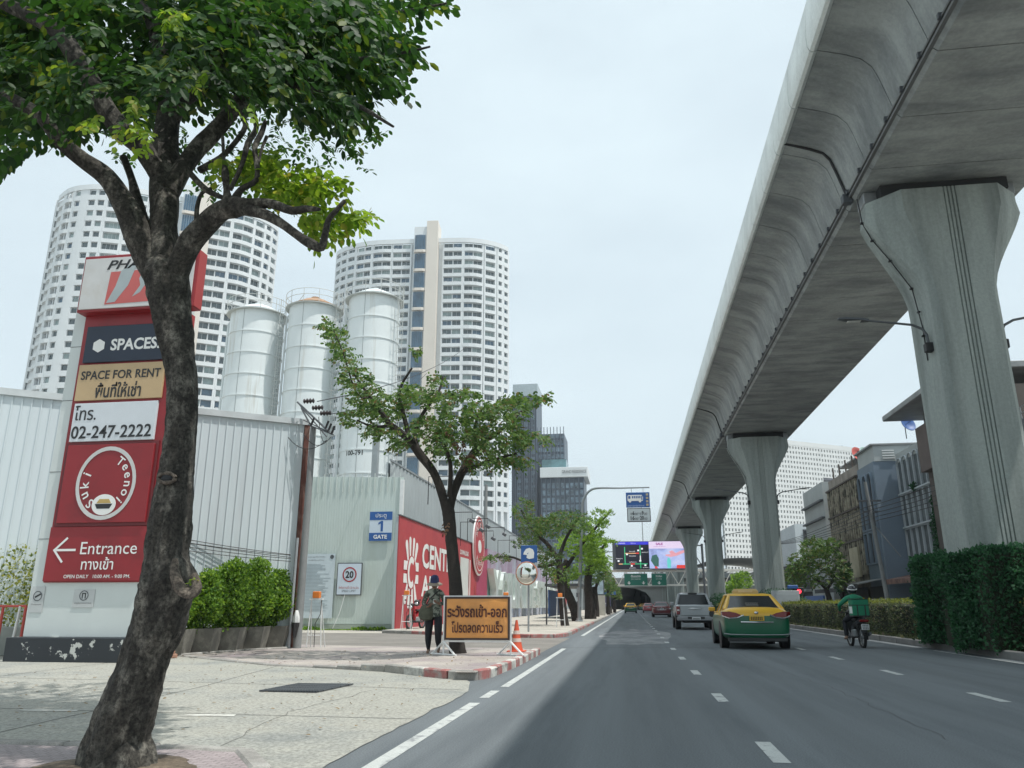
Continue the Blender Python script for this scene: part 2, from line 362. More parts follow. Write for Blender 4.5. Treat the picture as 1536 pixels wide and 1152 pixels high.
# painted marks worn into the apron, a dark trench grate in it
mb=MB()
for x0,x1,y0,y1 in ((-5.5,-4.8,9.42,9.60),(-7.9,-7.0,9.55,9.7)): mb.add([(x0,y0,.013),(x1,y0+.06,.013),(x1-.06,y1+.05,.013),(x0+.1,y1,.013)],[(0,1,2,3)])
struct(mb.build('worn_arrow_paint',mat('worn_paint',(.58,.58,.53),.7,col2=(.42,.41,.37),m2=(.45,.6),s2=6)))
struct(MB().add([(-14,22.0,.004),(-2.6,22.4,.004),(-2.55,33.4,.004),(-4.6,33.4,.004),(-12,38,.004),(-24,41.9,.004),(-40,41.9,.004),(-40,22,.004)],[tuple(range(8))]).build('side_road',M_patch))
# concrete strip in front of the fence
struct(MB().add([(-34,38.6,.010),(-12.0,37.6,.010),(-12.0,41.9,.010),(-34,41.9,.010)],[(0,1,2,3)]).build('fence_forecourt',M_pave2))
struct(MB().add([(-20,24.2,.010),(-9.2,23.4,.010),(-3.2,23.2,.010),(-3.0,24.6,.010),(-9,26.0,.010),(-20,28.5,.010)],[tuple(range(6))]).build('gate_crossing',M_pave))
g=thing('drain_grate','black steel trench grate set into the pale concrete apron','drain grate',(-5.3,12.7,.01))
q=[(-5.78,12.15),(-4.83,12.10),(-4.72,13.35),(-5.62,13.42)]
MB().add([(x,y,.012) for x,y in q],[(0,1,2,3)]).build('pit',M_dark,g)
me=MB().box(-.012,.012,0,1.22,.0,.02).mesh('grate_bar',M_dgrey)
for i in range(22): piece('grate_bar',me,g,Matrix.Translation((-5.76+i*.0445,12.14+.002*i,.014))@Matrix.Rotation(-.1,4,'Z'))
mb=MB()
for k in range(4): mb.box(-5.76+.04*k,-4.78+.03*k,12.3+.3*k,12.325+.3*k,.018,.037)
mb.build('cross_bar',M_dgrey,g)
# --- pavement island round the second tree
isl=[(-2.72,14.75),(-2.60,19),(-2.58,21.8),(-3.1,22.7),(-9,23.2),(-12,24.0),(-20,24.4),(-20,21.5),(-12,20.4),(-8,17.5),(-5,16.3),(-3.7,15.2),(-3.0,14.5)]
def inside(x,y,P):
    c=False; j=len(P)-1
    for i in range(len(P)):
        if (P[i][1]>y)!=(P[j][1]>y) and x<(P[j][0]-P[i][0])*(y-P[i][1])/(P[j][1]-P[i][1])+P[i][0]: c=not c
        j=i
    return c
def islz(x,y): 
    t=min(1,max(0,(x+6.8)/2.6)); return .02+.125*t*t*(3-2*t)+.012*noise.noise(Vector((x*.6,y*.6,0)))
st=.2; vs=[];fs=[];ix={}
def vid(i,j):
    if (i,j) not in ix: ix[(i,j)]=len(vs); x,y=-20+i*st,14.3+j*st; vs.append((x,y,islz(x,y)))
    return ix[(i,j)]
for i in range(88):
    for j in range(54):
        if inside(-20+(i+.5)*st,14.3+(j+.5)*st,isl): fs.append((vid(i,j),vid(i+1,j),vid(i+1,j+1),vid(i,j+1)))
struct(MB().add(vs,fs).build('pavement_island',M_pave,smooth=True))
def kerbrun(pts,name,label,zf,mats,L=.55,w=.17,loc=None,holes=()):
    root=struct(thing(name,None,None,loc or (pts[0][0],pts[0][1],0)))
    P=[Vector((*p,0)) for p in pts]; seg=[]; meshes={}
    d=0; cur=0; tot=[0]
    for i in range(len(P)-1): tot.append(tot[-1]+(P[i+1]-P[i]).length)
    n=max(1,round(tot[-1]/L)); L=tot[-1]/n
    def pos(s):
        for i in range(len(P)-1):
            if s<=tot[i+1]+1e-6: return P[i].lerp(P[i+1],(s-tot[i])/max(tot[i+1]-tot[i],1e-6))
        return P[-1]
    for k in range(n):
        a,b=pos(k*L),pos((k+1)*L); m=mats(k,a); z=zf(a.x,a.y); z=round(z,2)
        key=(m.name,z,round((b-a).length,2))
        if key not in meshes: meshes[key]=MB().bbox(.006,key[2]-.006,-w/2,w/2,-.05,z,.022).mesh('kerb_stone',m)
        piece('kerb_stone',meshes[key],root,Matrix.Translation(a+Vector((0,0,.004*math.sin(k*2.3))))@Matrix.Rotation(math.atan2(b.y-a.y,b.x-a.x)+.012*math.sin(k*1.7),4,'Z'))
    return root
kerbrun([(-2.62,22.4),(-2.62,18),(-2.72,15.2),(-2.84,14.7)],'kerb','',lambda x,y:.165,lambda k,a:M_kred if k%2==0 else M_kwht,L=.52)
kerbrun([(-2.80,14.66),(-3.02,14.52),(-3.7,15.05),(-5,16.15),(-6.2,16.7),(-8,17.35),(-12,20.25)],'kerb','',lambda x,y:max(.03,islz(x,y)+.02),lambda k,a:M_kwht if k==2 else (M_kred if k==1 else M_kgry),L=.7)
kerbrun([(-11.9,20.1),(-11.3,22.4),(-10.6,23.9)],'kerb','',lambda x,y:.07,lambda k,a:M_kgry,L=.8)
# --- pavement along the hoarding
p2=[(-12.05,38.3),(-4.9,34.1),(-4.2,33.5),(-3.4,33.7),(-3.05,34.6),(-2.95,36),(-3.0,420),(-12.05,420)]
struct(MB().prism(p2,-.02,.14).build('pavement',M_pave2))
kerbrun([(-12.0,38.1),(-4.9,34.0),(-4.2,33.4),(-3.35,33.6),(-2.95,34.5),(-2.85,36),(-2.85,60)],'kerb','',lambda x,y:.15,lambda k,a:M_kred if (k//2)%3 else M_kgry,L=1.0)
kerbrun([(-2.85,60.02),(-2.9,300)],'kerb','',lambda x,y:.15,lambda k,a:M_kgry,L=3.0,w=.2)
# --- pavement under the near tree
struct(MB().prism([(-30,-6),(-2.95,-6),(-3.0,6.3),(-3.5,6.98),(-30,7.04)],-.02,.07).build('near_pavement',M_pavep))
kerbrun([(-16,7.1),(-3.5,7.08),(-3.0,6.6),(-2.88,6.2),(-2.85,0)],'kerb','',lambda x,y:.085,lambda k,a:M_kgry,L=.9)
mb=MB(); n=40; vs=[(-4.1,6.15,.12)]+[(-4.1+(1.0+.2*noise.noise(Vector((k*.4,0,0))))*.62*math.cos(k*2*math.pi/n),6.15+(.9+.15*noise.noise(Vector((k*.5,3,0))))*math.sin(k*2*math.pi/n)*.6,.074) for k in range(n)]
mb.add(vs,[(0,1+k,1+(k+1)%n) for k in range(n)]); struct(mb.build('tree_pit_soil',M_soil,smooth=True))
# --- median
struct(MB().prism([(9.5,-20),(12.5,-20),(12.5,400),(9.5,400)],-.02,.15).build('median_soil',M_soil))
kerbrun([(9.40,3),(9.40,110)],'median_kerb','',lambda x,y:.2,lambda k,a:mat('kerb_dark',(.15,.15,.145),.85,var=.2,scale=2,fine=.2),L=2.0,w=.2)
struct(MB().box(20.5,60,-30,500,-.02,.13).build('far_pavement',M_pave2))
struct(MB().box(-12.3,-12.1,42,42.1,-.02,.0).build('ground_sill',M_earth)) if False else None
# --- road markings
mb=MB()
def mark(x0,x1,y0,y1,z=.004):
    n=max(1,int((y1-y0)/.4)); r=random
    for k in range(n):
        a=y0+(y1-y0)*k/n; b=y0+(y1-y0)*(k+1)/n
        mb.add([(x0,a,z),(x1,a,z),(x1,b,z),(x0,b,z)],[(0,1,2,3)])
mark(-2.27,-2.12,1,11.3); mark(-2.25,-2.11,11.9,12.9); mark(-2.20,-2.06,13.5,25.4); mark(-2.28,-2.12,36,320)
for k in range(34):
    y=3.55+4.42*k; mark(1.15,1.30,y-.55+.1,y+.62); 
    mark(5.05,5.20,y+.1,y+1.3)
mark(8.85,8.93,2,26)
struct(mb.build('road_markings',M_line))
# tar-filled cracks and slab joints
def crack(name,pts,w,z,M,amp=.05,seed=1,step=.3):
    P=jag(pts,step,amp,seed); mb=MB()
    for i in range(len(P)-1):
        a,b=Vector(P[i]),Vector(P[i+1]); d=(b-a).normalized(); n=Vector((-d.y,d.x))*w/2
        mb.add([(a.x-n.x,a.y-n.y,z),(a.x+n.x,a.y+n.y,z),(b.x+n.x,b.y+n.y,z),(b.x-n.x,b.y-n.y,z)],[(0,1,2,3)])
    return struct(mb.build(name,M))
M_tar=mat('crack_tar',(.055,.058,.062),.7)
for i,p in enumerate(([(3.1,9),(3.2,14),(2.9,20),(3.15,40)],[(7.2,14),(7.0,19),(7.3,30)])): crack('road_crack',p,.012,.0022,M_tar,.05,i+1)
M_jt=mat('slab_joint',(.17,.17,.155),.9,var=.2)
for i,p in enumerate(([(-2.7,12.9),(-9,13.6),(-20,14.2)],[(-2.6,9.6),(-8,9.75),(-18,10.0)],[(-6.6,7.2),(-7.1,13),(-7.8,17.2)],[(-11.4,7.2),(-11.9,14),(-12.3,20)],[(-3.9,7.2),(-4.3,10),(-4.1,12.6)])): crack('slab_joint',p,.03 if i<4 else .012,.0105,M_jt,.012 if i<4 else .06,i+9)
# dusty splash and tyre polish on the asphalt by the crossing
M_dust=mat('road_dust',(.27,.275,.275),.9,var=.2,scale=1.2,fine=.2,col2=(.15,.158,.168),m2=(.42,.6),s2=.9,st2=(1,.4,1))
r=random.Random(5); n=48; pts=[]
for k in range(n):
    t=2*math.pi*k/n; rr=1+.35*noise.noise(Vector((math.cos(t)*2,math.sin(t)*2,4)))
    pts.append((.15+1.6*rr*math.cos(t),37+9*rr*math.sin(t)+1.5*math.cos(t)))
struct(MB().add([(x,y,.002) for x,y in pts],[tuple(range(n))]).build('dusty_patch',M_dust))
mb=MB()
mb.add([(-2.2,26.0,.0021),(9.3,27.4,.0021),(9.3,27.52,.0021),(-2.2,26.12,.0021)],[(0,1,2,3)])
struct(mb.build('asphalt_joint',mat('joint_tar',(.07,.072,.075),.7)))
# ================================================================= VIADUCT
via=thing('viaduct','long grey concrete railway viaduct with pale parapet running over the right lanes','viaduct',(10.6,-10,14.4))
def vprof(i=0.):
    # left half x offsets from centre, z ; i insets for the recessed joint
    h=[(-2.6,14.4),(-2.72,14.52),(-3.02,15.7),(-3.16,16.12),(-3.42,16.42),(-3.8,16.6),(-4.35,16.78),(-4.62,16.86)]
    h=[(x*(1-i*.02),z+i*.05) for x,z in h]
    top=[(-4.62,17.2-i*.05)]
    l=h+top; r=[(-x,z) for x,z in l[::-1]]; return [(10.6+x,z) for x,z in l]+[(10.6+x,z) for x,z in r]
SEG=2.72
def xz(prof,y0,y1,mi=0,mb=None):
    mb=mb or MB(); mb.loft([[(x,y1,z) for x,z in prof],[(x,y0,z) for x,z in prof]],mi); return mb
segm=xz(vprof(),.018,SEG-.018).mesh('deck_segment',M_vcon,True,Matrix.Translation((-10.6,0,-14.4)))
def pprof(sgn):
    p=[(-4.60,16.84),(-4.70,16.80),(-4.80,16.86),(-4.85,17.0),(-4.86,17.3),(-4.78,18.42),(-4.72,18.5),(-4.56,18.5),(-4.52,18.4),(-4.52,17.22),(-4.6,17.2)]
    q=[(10.6+x*sgn,z) for x,z in p]; return q if sgn>0 else q[::-1]
parL=xz(pprof(1),.022,SEG-.022).mesh('parapet_panel',M_vpar,True,Matrix.Translation((-10.6,0,-14.4)))
parR=xz(pprof(-1),.012,SEG-.012).mesh('parapet_panel',M_vpar,True,Matrix.Translation((-10.6,0,-14.4)))
NS=96
for k in range(NS):
    y=-10+SEG*k+.18; M=Matrix.Translation((10.6,y,14.4))
    piece('deck_segment',segm,via,M); piece('parapet_panel',parL,via,M); piece('parapet_panel',parR,via,M)
core=xz(vprof(1.),-9.6,-10+SEG*NS-.2); core.build('joint_filler',mat('joint_concrete',(.10,.105,.10),.9),via)
# conduit with clips along the bottom edge of the box, drain pipe at the pier
mb=MB(); mb.box(10.6-2.80,10.6-2.64,-9.6,248,14.50,14.58); mb.tube([(7.80,-9.6,14.66),(7.80,248,14.66)],.035,6,cap=False); mb.build('conduit',mat('conduit_grey',(.13,.135,.135),.6),via)
me=MB().box(-.07,.07,-.05,.05,-.06,.08).mesh('conduit_clip',M_dgrey)
for k in range(70): piece('conduit_clip',me,via,Matrix.Translation((7.78,-8+1.36*k,14.66)))
me=MB().tube([(5.95,0,16.86),(6.25,0,16.76),(6.8,0,16.55),(7.2,0,16.36),(7.40,0,16.08),(7.53,0,15.65),(7.78,0,14.72)],.045,8).mesh('drain_pipe',M_blk,True)
mj=MB().bbox(-.16,.16,-.14,.14,-.16,.16,.02).mesh('junction_box',M_dgrey)
for k,y in enumerate((25.2,63.4,101.5,139.4)):
    piece('drain_pipe',me,via,Matrix.Translation((0,y-.3,0))); piece('junction_box',mj,via,Matrix.Translation((7.78,y-.3,14.52)))
# piers
def pier_rings():
    R=[]
    Z=[0,2,4,6,8,9.5,10.3,10.7,11.1,11.5,11.9,12.3,12.7,13.0,13.3,13.7,13.98]
    for z in Z:
        t=min(1,max(0,(z-10.3)/3.0)); 
        wf=.80+.62*t**1.4; ws=.97+1.36*(t*t*(2.1-1.1*t)); c=.2+.62*t; d=1.1+.05*t
        if z>13.6: ws=ws-.06
        fr=[(-wf,-d)]
        for gx in (-.165,-.055,.055,.165):
            fr+=[(gx-.022,-d),(gx-.016,-d+.04),(gx+.016,-d+.04),(gx+.022,-d)]
        fr+=[(wf,-d)]
        ring=fr+[(ws,-d+c),(ws,d-c),(wf,d),(-wf,d),(-ws,d-c),(-ws,-d+c)]
        R.append([(x,y,z) for x,y in ring])
    return R
pme=MB().loft(pier_rings()).mesh('shaft',M_pier,True); pme.set_sharp_from_angle(angle=math.radians(17))
cap=MB().box(-1.9,1.9,-.8,.8,13.98,14.36).mesh('gap_shade_block',M_dark)  # near-black block filling the bearing gap, its shade put into the colour
bear=MB().bbox(-.35,.35,-.35,.35,13.99,14.39,.02).mesh('bearing',M_grey)
pipeL=MB().tube([(-2.42,-.1,14.3),(-2.36,-.1,13.4),(-2.14,-.1,12.8),(-1.66,-.1,12.0),(-1.14,-.1,11.0),(-1.0,-.1,9.7),(-1.0,-.1,8.6)],.02,6).mesh('cable',M_blk)
clipm=MB().box(-.04,.04,-.05,.05,-.02,.03).mesh('cable_clip',M_blk)
PY=[24.6,62.6,100.6,138.6,176.2,214]
pl=['massive nearest viaduct pier with flared head rising from the ivy','second viaduct pier, behind the parked line of the orange and green taxi','third viaduct pier, seen between the second pier and the silver pickup',
 'fourth viaduct pier, close right of the roadside video screens','fifth viaduct pier, partly hidden behind the video screens','farthest viaduct pier beyond the sign gantry']
pl[1]='second viaduct pier, standing in front of the white office block'
for y,lb in zip(PY,pl):
    p=thing('viaduct_pier',lb,'pier',(10.4,y,.14),group='piers carrying the railway viaduct')
    I=Matrix.Translation((10.4,y,0)); piece('shaft',pme,p,I); piece('gap_shade_block',cap,p,I)
    for sx in (-1,1): piece('bearing',bear,p,I@Matrix.Translation((sx*1.95,0,0)))
    if y<110:
        piece('cable',pipeL,p,I)
        for zz,xx in ((13.4,-2.36),(12.75,-2.12),(12.0,-1.66),(11.0,-1.14),(10.2,-1.03),(9.4,-1.0)): piece('cable_clip',clipm,p,I@Matrix.Translation((xx-.02,-.1,zz)))
# lamps bracketed to the piers
def lampmeshes():
    a=MB(); a.tube([(0,0,0),(-.02,0,.35),(-.12,0,.55),(-.4,0,.70),(-1.0,0,.80),(-1.75,0,.92)],[.045,.045,.042,.04,.036,.03],8)
    b=MB(); b.loft([[(x,y*s,z0+z*s2) for x,y,z in ((X,-.13,0),(X,.13,0),(X,.11,.07),(X,-.11,.07))] for X,s,z0,s2 in ((-1.65,.5,.88,1),(-1.85,1,.90,1.1),(-2.35,.95,.96,1),(-2.55,.6,1.0,.5))])
    c=MB(); c.bbox(-.13,.13,-.12,.12,-.2,.08,.02)
    d=MB(); d.box(-2.3,-1.9,-.09,.09,.885,.90)
    return a.mesh('arm',M_dgrey,True),b.mesh('lamp_head',M_dgrey,True),c.mesh('bracket_box',M_blk),d.mesh('lamp_glass',mat('lamp_glass',(.5,.5,.46),.2))
LM=lampmeshes()
for y,z,s,lb in ((24.6,8.95,-1,'grey street lamp on the left side of the nearest pier'),(24.6,8.95,1,'street lamp arm reaching out of frame on the right of the nearest pier'),
        (62.6,9.0,-1,'street lamp on the left side of the second pier'),(62.6,9.0,1,'street lamp on the right side of the second pier, before the white office block'),(100.6,9.0,-1,'street lamp on the left side of the third pier'),(100.6,9.0,1,'street lamp on the right side of the third pier')):
    t=thing('pier_lamp',lb,'street lamp',(10.4+s*1.05,y-.5,z),0 if s<0 else math.pi,'street lamps bracketed to the viaduct piers')
    for nm,me in zip(('arm','lamp_head','bracket_box','lamp_glass'),LM): put(nm,me,t)
# ================================================================= SIGN PYLON
M_gold=mat('sign_gold',(.50,.36,.20),.45,var=.08,scale=1)
M_navy=mat('sign_navy',(.012,.022,.045),.4,var=.1)
M_lbox=mat('lightbox_face',(.58,.58,.57),.4,var=.07,scale=1.2,col2=(.50,.47,.42),m2=(.5,.8),s2=1)
M_plin=mat('plinth_render',(.60,.645,.635),.7,var=.05,scale=1,col2=(.42,.45,.43),m2=(.6,.8),s2=.9,st2=(1,1,.4))
M_peel=mat('peeling_black_paint',(.020,.025,.031),.5,var=.1,col2=(.52,.53,.50),m2=(.60,.612),s2=1.6)
py=thing('sign_pylon','tall red and white roadside sign tower with Entrance arrow, half behind the near trunk','sign tower',(-13.1,18,0))
MB().bbox(-14.9,-11.45,17.55,18.75,0,.56,.015).build('base',M_peel,py)
MB().bbox(-14.72,-11.6,17.86,18.5,.56,9.4,.012).build('plinth',M_plin,py)
MB().bbox(-14.36,-11.62,17.80,18.56,1.84,8.98,.012).build('red_cladding',M_red,py)
MB().box(-11.615,-11.595,17.83,18.53,1.86,8.97).build('side_cladding',M_redside,py)
me=MB().box(0,.35,-.004,0,0,.012).mesh('cladding_joint',M_dark)
for z in (2.9,4.6,6.5,8.0): piece('cladding_joint',me,py,Matrix.Translation((-14.72,17.858,z)))
MB().bbox(-14.44,-11.07,17.52,17.92,8.86,10.50,.02).build('top_box',M_red,py)
MB().box(-11.069,-11.055,17.54,17.9,8.88,10.48).build('box_side',M_redside,py)
MB().bbox(-14.38,-11.15,17.49,17.56,8.93,10.40,.008).build('top_face',M_lbox,py)
Y0=17.485
text('PHA',.95,.27,(-13.22,Y0,10.18),0,M_lblk,py,shear=.3,bold=.02)
text('G',.2,.26,(-12.25,Y0,10.13),0,M_lblk,py,shear=.3,bold=.02)
M_swr=mat('logo_red',(.52,.11,.10),.4,var=.08); M_swg=mat('logo_grey',(.36,.41,.42),.4,var=.08)
F=frame((-13.62,Y0-.001,9.03),0)
MB().add([(0,0,0),(1.45,.03,0),(1.45,.96,0),(.06,.94,0)],[(0,1,2,3)],0,F).build('emblem',M_swr,py)
F=frame((-13.62,Y0-.004,9.03),0)
MB().add([(.05,.04,0),(.30,.06,0),(.62,.52,0),(.78,1.05,0),(.98,1.12,0),(.52,1.12,0),(.36,.95,0),(.25,.50,0)],[(0,1,2,7),(7,2,5,6),(2,3,4,5)],0,F).add([(.78,.18,0),(1.0,.3,0),(1.18,.62,0),(1.22,.95,0),(1.0,.92,0),(.92,.7,0),(.98,.5,0)],[(0,1,6),(1,2,5,6),(2,3,4,5)],0,F).build('emblem_swoosh',M_swg,py)
def panel(x0,x1,z0,z1,M,nm='panel',y=17.74): return MB().bbox(x0,x1,y,17.81,z0,z1,.008).build(nm,M,py)
panel(-14.2,-11.82,7.5,8.52,M_navy); 
F=frame((-13.78,17.735,7.96),0); MB().prism([(.19*math.cos(math.radians(90+60*k)),.19*math.sin(math.radians(90+60*k))) for k in range(6)],0,.004,0,F).build('hexagon',M_lwht,py)
text('SPACES.',1.42,.33,(-12.72,17.735,7.97),0,M_lwht,py,bold=.03)
text('อาคาร',.2,.06,(-12.05,17.735,8.36),0,M_lwht,py)
panel(-14.26,-11.8,6.46,7.44,M_gold)
text('SPACE FOR RENT',2.28,.24,(-13.02,17.735,7.14),0,M_lblk,py,bold=.018)
text('พื้นที่ให้เช่า',1.30,.42,(-13.03,17.735,6.72),0,M_lblk,py,bold=.02)
panel(-14.22,-11.86,5.36,6.38,mat('panel_white',(.62,.66,.70),.5,var=.04))
text('โทร.',.62,.40,(-13.86,17.735,6.12),0,M_lblk,py,bold=.01)
text('02-247-2222',2.25,.34,(-13.06,17.735,5.60),0,M_lblk,py,bold=.015)
panel(-14.2,-11.78,3.28,5.26,M_red,y=17.72)
MB().box(-14.28,-11.7,17.765,17.80,3.20,5.33).build('panel_shadow_gap',mat('deep_red',(.14,.014,.018),.5),py)
disc(0,0,.93,(-12.98,17.714,4.27),0,M_lbox,py,'ring',r2=.83,sx=.88)
import itertools
def arctext(body,R,a0,a1,sz,c,sx=.88):
    n=len(body)
    for i,ch in enumerate(body):
        if ch==' ': continue
        t=math.radians(a0+(a1-a0)*i/(n-1)); p=Vector((c[0]+R*math.cos(t)*sx,c[1],c[2]+R*math.sin(t)))
        m=frame(p,0)@Matrix.Rotation(t-math.pi/2 if a1<a0 else t+math.pi/2,4,'Z')
        hh=sz if (ch.isupper() or ch in 'klit') else sz*.72
        text(ch,None,hh,(0,0,0),0,M_lwht,py,local=m,bold=.012)
# wording of the round badge, no figure inside: only its plate and bowl
arctext('Suki',.66,232,160,.24,(-12.98,17.712,4.27)); arctext('Teenoi',.66,55,-42,.22,(-12.98,17.712,4.27))
disc(0,0,.26,(-12.95,17.714,3.72),0,M_lwht,py,'plate',sx=1.25)
F=frame((-12.95,17.704,3.72),0); MB().prism([(-.24,.02),(-.17,-.10),(.17,-.10),(.24,.02)],0,.004,0,F).prism([(-.2,.035),(.2,.035),(.13,.14),(-.13,.14)],0,.004,1,F).build('bowl',[M_lblk,mat('noodle',(.5,.35,.12),.6)],py)
panel(-14.36,-11.72,1.87,3.19,M_red,y=17.77)
text('Entrance',1.52,.30,(-12.68,17.765,2.66),0,M_lwht,py)
text('ทางเข้า',.86,.30,(-12.93,17.765,2.29),0,M_lwht,py,bold=.01)
text('OPEN DAILY   10:00 AM. - 9:00 PM.',1.78,.085,(-12.9,17.765,1.98),0,M_lwht,py,bold=.01)
F=frame((-13.95,17.765,2.62),0)
def bar(mb,x0,y0,x1,y1,w,F,z=.004,mi=0):
    a=Vector((x0,y0)); b=Vector((x1,y1)); d=(b-a).normalized(); n=Vector((-d.y,d.x))*w/2
    mb.add([(a.x-n.x,a.y-n.y,z),(b.x-n.x,b.y-n.y,z),(b.x+n.x,b.y+n.y,z),(a.x+n.x,a.y+n.y,z)],[(0,1,2,3)],mi,F); return mb
mb=MB(); bar(mb,-.2,0,.38,.0,.055,F); bar(mb,-.22,-.02,.12,.30,.055,F,.006); bar(mb,-.22,.02,.06,-.30,.055,F,.008); mb.build('arrow',M_lwht,py)
M_notice=mat('notice_grey',(.50,.52,.52),.6,var=.05)
for x,z,w,h,s in ((-14.47,1.44,.34,.62,1),(-13.22,1.46,.56,.42,2)):
    t=thing('wall_notice','small no smoking notice on the left edge of the white plinth' if s==1 else 'small grey rule notice with round symbol in the middle of the white plinth','notice',(x,17.84,z),group='small notices on the sign tower plinth')
    MB().box(x-w/2,x+w/2,17.842,17.856,z-h/2,z+h/2).build('board',M_notice,t)
    disc(0,.08 if s==1 else .07,.12,(x,17.838,z),0,M_dgrey,t,'symbol_ring',t=.003,r2=.10)
    if s==1: m_=bar(MB(),-.07,.05,.08,.13,.04,frame((x,17.84,z),0))
    else: m_=bar(bar(bar(MB(),-.04,.0,-.04,.12,.025,frame((x,17.84,z),0)),.04,.0,.04,.12,.025,frame((x,17.84,z),0)),-.05,.12,.05,.12,.025,frame((x,17.84,z),0),.005)
    m_.build('symbol',M_lblk,t)
    text('ห้ามสูบบุหรี่' if s==1 else 'กรุณาจอดรถ',w*.8,.05,(x,17.838,z-.12),0,M_dgrey,t)
# ================================================================= SHED
U=Vector((-.815,-.5795,0)).normalized(); CN=Vector((-10.8,24.5,0)); ang=math.degrees(math.atan2(.5795,.815))
sh=thing('warehouse','pale grey ribbed metal warehouse wall behind the shrubs and sign tower','warehouse',(-10.8,24.5,0))
pm=MB(); pm.box(.012,.238,0,.012,.0,7.28); pm.box(-.014,.014,-.035,.014,0,7.3); pm.mesh
pme_=pm.mesh('wall_panel',M_shed)
rot=Matrix.Rotation(math.radians(ang),4,'Z')
for k in range(60):
    p=CN+U*(.25*(k+1)); piece('wall_panel',pme_,sh,Matrix.Translation(p)@rot)
Fw=frame(CN,ang)
MB().box(-15.2,.05,-.0,7.28,-.10,-.03,0,Fw).build('inner_wall',mat('sheet_joint',(.30,.33,.34),.6),sh)
MB().box(-15.3,.12,7.22,7.42,-.25,.09,0,Fw).build('roof_fascia',mat('fascia',(.55,.59,.60),.5),sh)
mb=MB(); mb.box(-15.3,.1,7.38,7.43,-16,.0,0,Fw); mb.build('roof',M_shed,sh)
MB().box(-.06,.0,0,7.35,-14,-.1,0,Fw).build('side_wall',M_shed,sh)
MB().box(-15.2,-15.1,0,7.35,-14,-.1,0,Fw).build('side_wall',M_shed,sh)
M_rust=mat('rust_brown',(.13,.045,.032),.7,var=.2,scale=2,col2=(.20,.13,.10),m2=(.5,.7),s2=2)
MB().box(.0,.17,0,7.25,-.06,.06,0,Fw).build('corner_trim',M_rust,sh)
# corner pole with crossarms, insulators and cut-outs
up=thing('utility_pole','grey electric pole with tilted crossarms and insulators at the warehouse corner','utility pole',(-10.42,24.3,0))
MB().tube([(-10.42,24.3,0),(-10.40,24.3,7.1)],[.13,.10],12).build('pole',mat('pole_concrete',(.24,.25,.25),.8),up,True)
P=lambda x,y,Y=24.1: at(x,y,Y)
mb=MB(); mb.tube([(-10.40,24.3,7.0),P(452,612,24.3)],.03,6); mb.tube([P(446,603),P(494,648)],.035,6); mb.tube([P(450,608,24.3),P(490,655,24.3)],.025,6); mb.tube([P(455,630),P(493,648)],.02,6); mb.tube([P(462,637),P(500,652)],.025,6); mb.build('crossarm',M_dgrey,up)
ins=MB().lathe([(.018,0),(.05,.02),(.02,.05),(.055,.08),(.02,.11),(.055,.14),(.02,.17),(.05,.2),(.015,.22)],n=10).mesh('insulator',mat('insulator_brown',(.05,.04,.04),.35),True)
for x,y in ((455,602),(468,612),(480,620)): 
    a=P(x,y); b=P(x+18,y-1); d=(b-a).normalized(); piece('insulator',ins,up,Matrix.Translation(a)@d.to_track_quat('Z','Y').to_matrix().to_4x4()@Matrix.Scale(1.8,4))
co=MB(); co.tube([(0,0,0),(0,0,.3)],.03,8); co.box(-.02,.02,-.06,-.02,0,.3); com=co.mesh('fuse_cutout',M_blk)
for x,y in ((466,628),(488,632),(492,636),(497,640)): piece('fuse_cutout',com,up,Matrix.Translation(P(x,y+12))@Matrix.Rotation(.35,4,'Y'))
def sag(a,b,s,n=10): return [a.lerp(b,i/n)-Vector((0,0,s*4*(i/n)*(1-i/n))) for i in range(n+1)]
def cable(name,label,pts,r=.012,group=None,cat='cable'):
    o=MB().tube(pts,r,5,cap=False).build(name,M_blk); tag(o,label,cat,group); return o
mb=MB()
for a,b in (((476,602),(700,520)),((490,622),(640,560))): mb.tube(sag(P(*a),at(b[0],b[1],60),.6),.018,5,cap=False)
o=mb.build('overhead_wire',M_blk); tag(o,'pair of overhead wires leaving the insulators behind the second tree','overhead wire')
mb=MB()
for a,b in (((490,660),(432,656)),((497,655),(455,650)),((478,625),(490,660))): mb.tube(sag(P(*a),P(*b),.35),.012,5,cap=False)
mb.build('jumper_cable',M_blk,up)
for i,(za,zb) in enumerate(((735,832),(742,836),(757,838),(766,842),(748,833))):
    cable('telephone_cable','thin black cable sagging across the warehouse wall to the corner pole',sag(at(-60,za-12,19.6),at(436,zb,24.05),.25,16),.011,'cables across the warehouse wall')
mb=MB(); mb.tube([(-10.62,24.15,0),(-10.6,24.15,3.4)],.045,8); mb.tube([(-11.0,24.05,0),(-11.0,24.05,.25),(-10.85,24.05,.25)],.05,8); o=mb.build('drain_pipe',mat('pvc_grey',(.34,.36,.38),.5)); tag(o,'grey plastic pipes rising beside the warehouse corner','pipe')
b=thing('wall_bag','torn white and black plastic sheet tied low on the corner pole','plastic sheet',(-10.42,24.12,.9))
MB().loft([[(-10.42+rx*math.cos(t),24.1+.10*math.sin(t),z) for t in [k*math.pi/4 for k in range(8)]] for z,rx in ((.45,.03),(.6,.06),(.8,.12),(.95,.11),(1.08,.06),(1.15,.02))]).build('sheet',M_wht,b,True)
MB().loft([[(-10.42+rx*math.cos(t),24.07+.11*math.sin(t),z) for t in [k*math.pi/4 for k in range(8)]] for z,rx in ((.33,.02),(.5,.07),(.7,.125),(.78,.125))]).build('lower_wrap',M_blk,b,True)
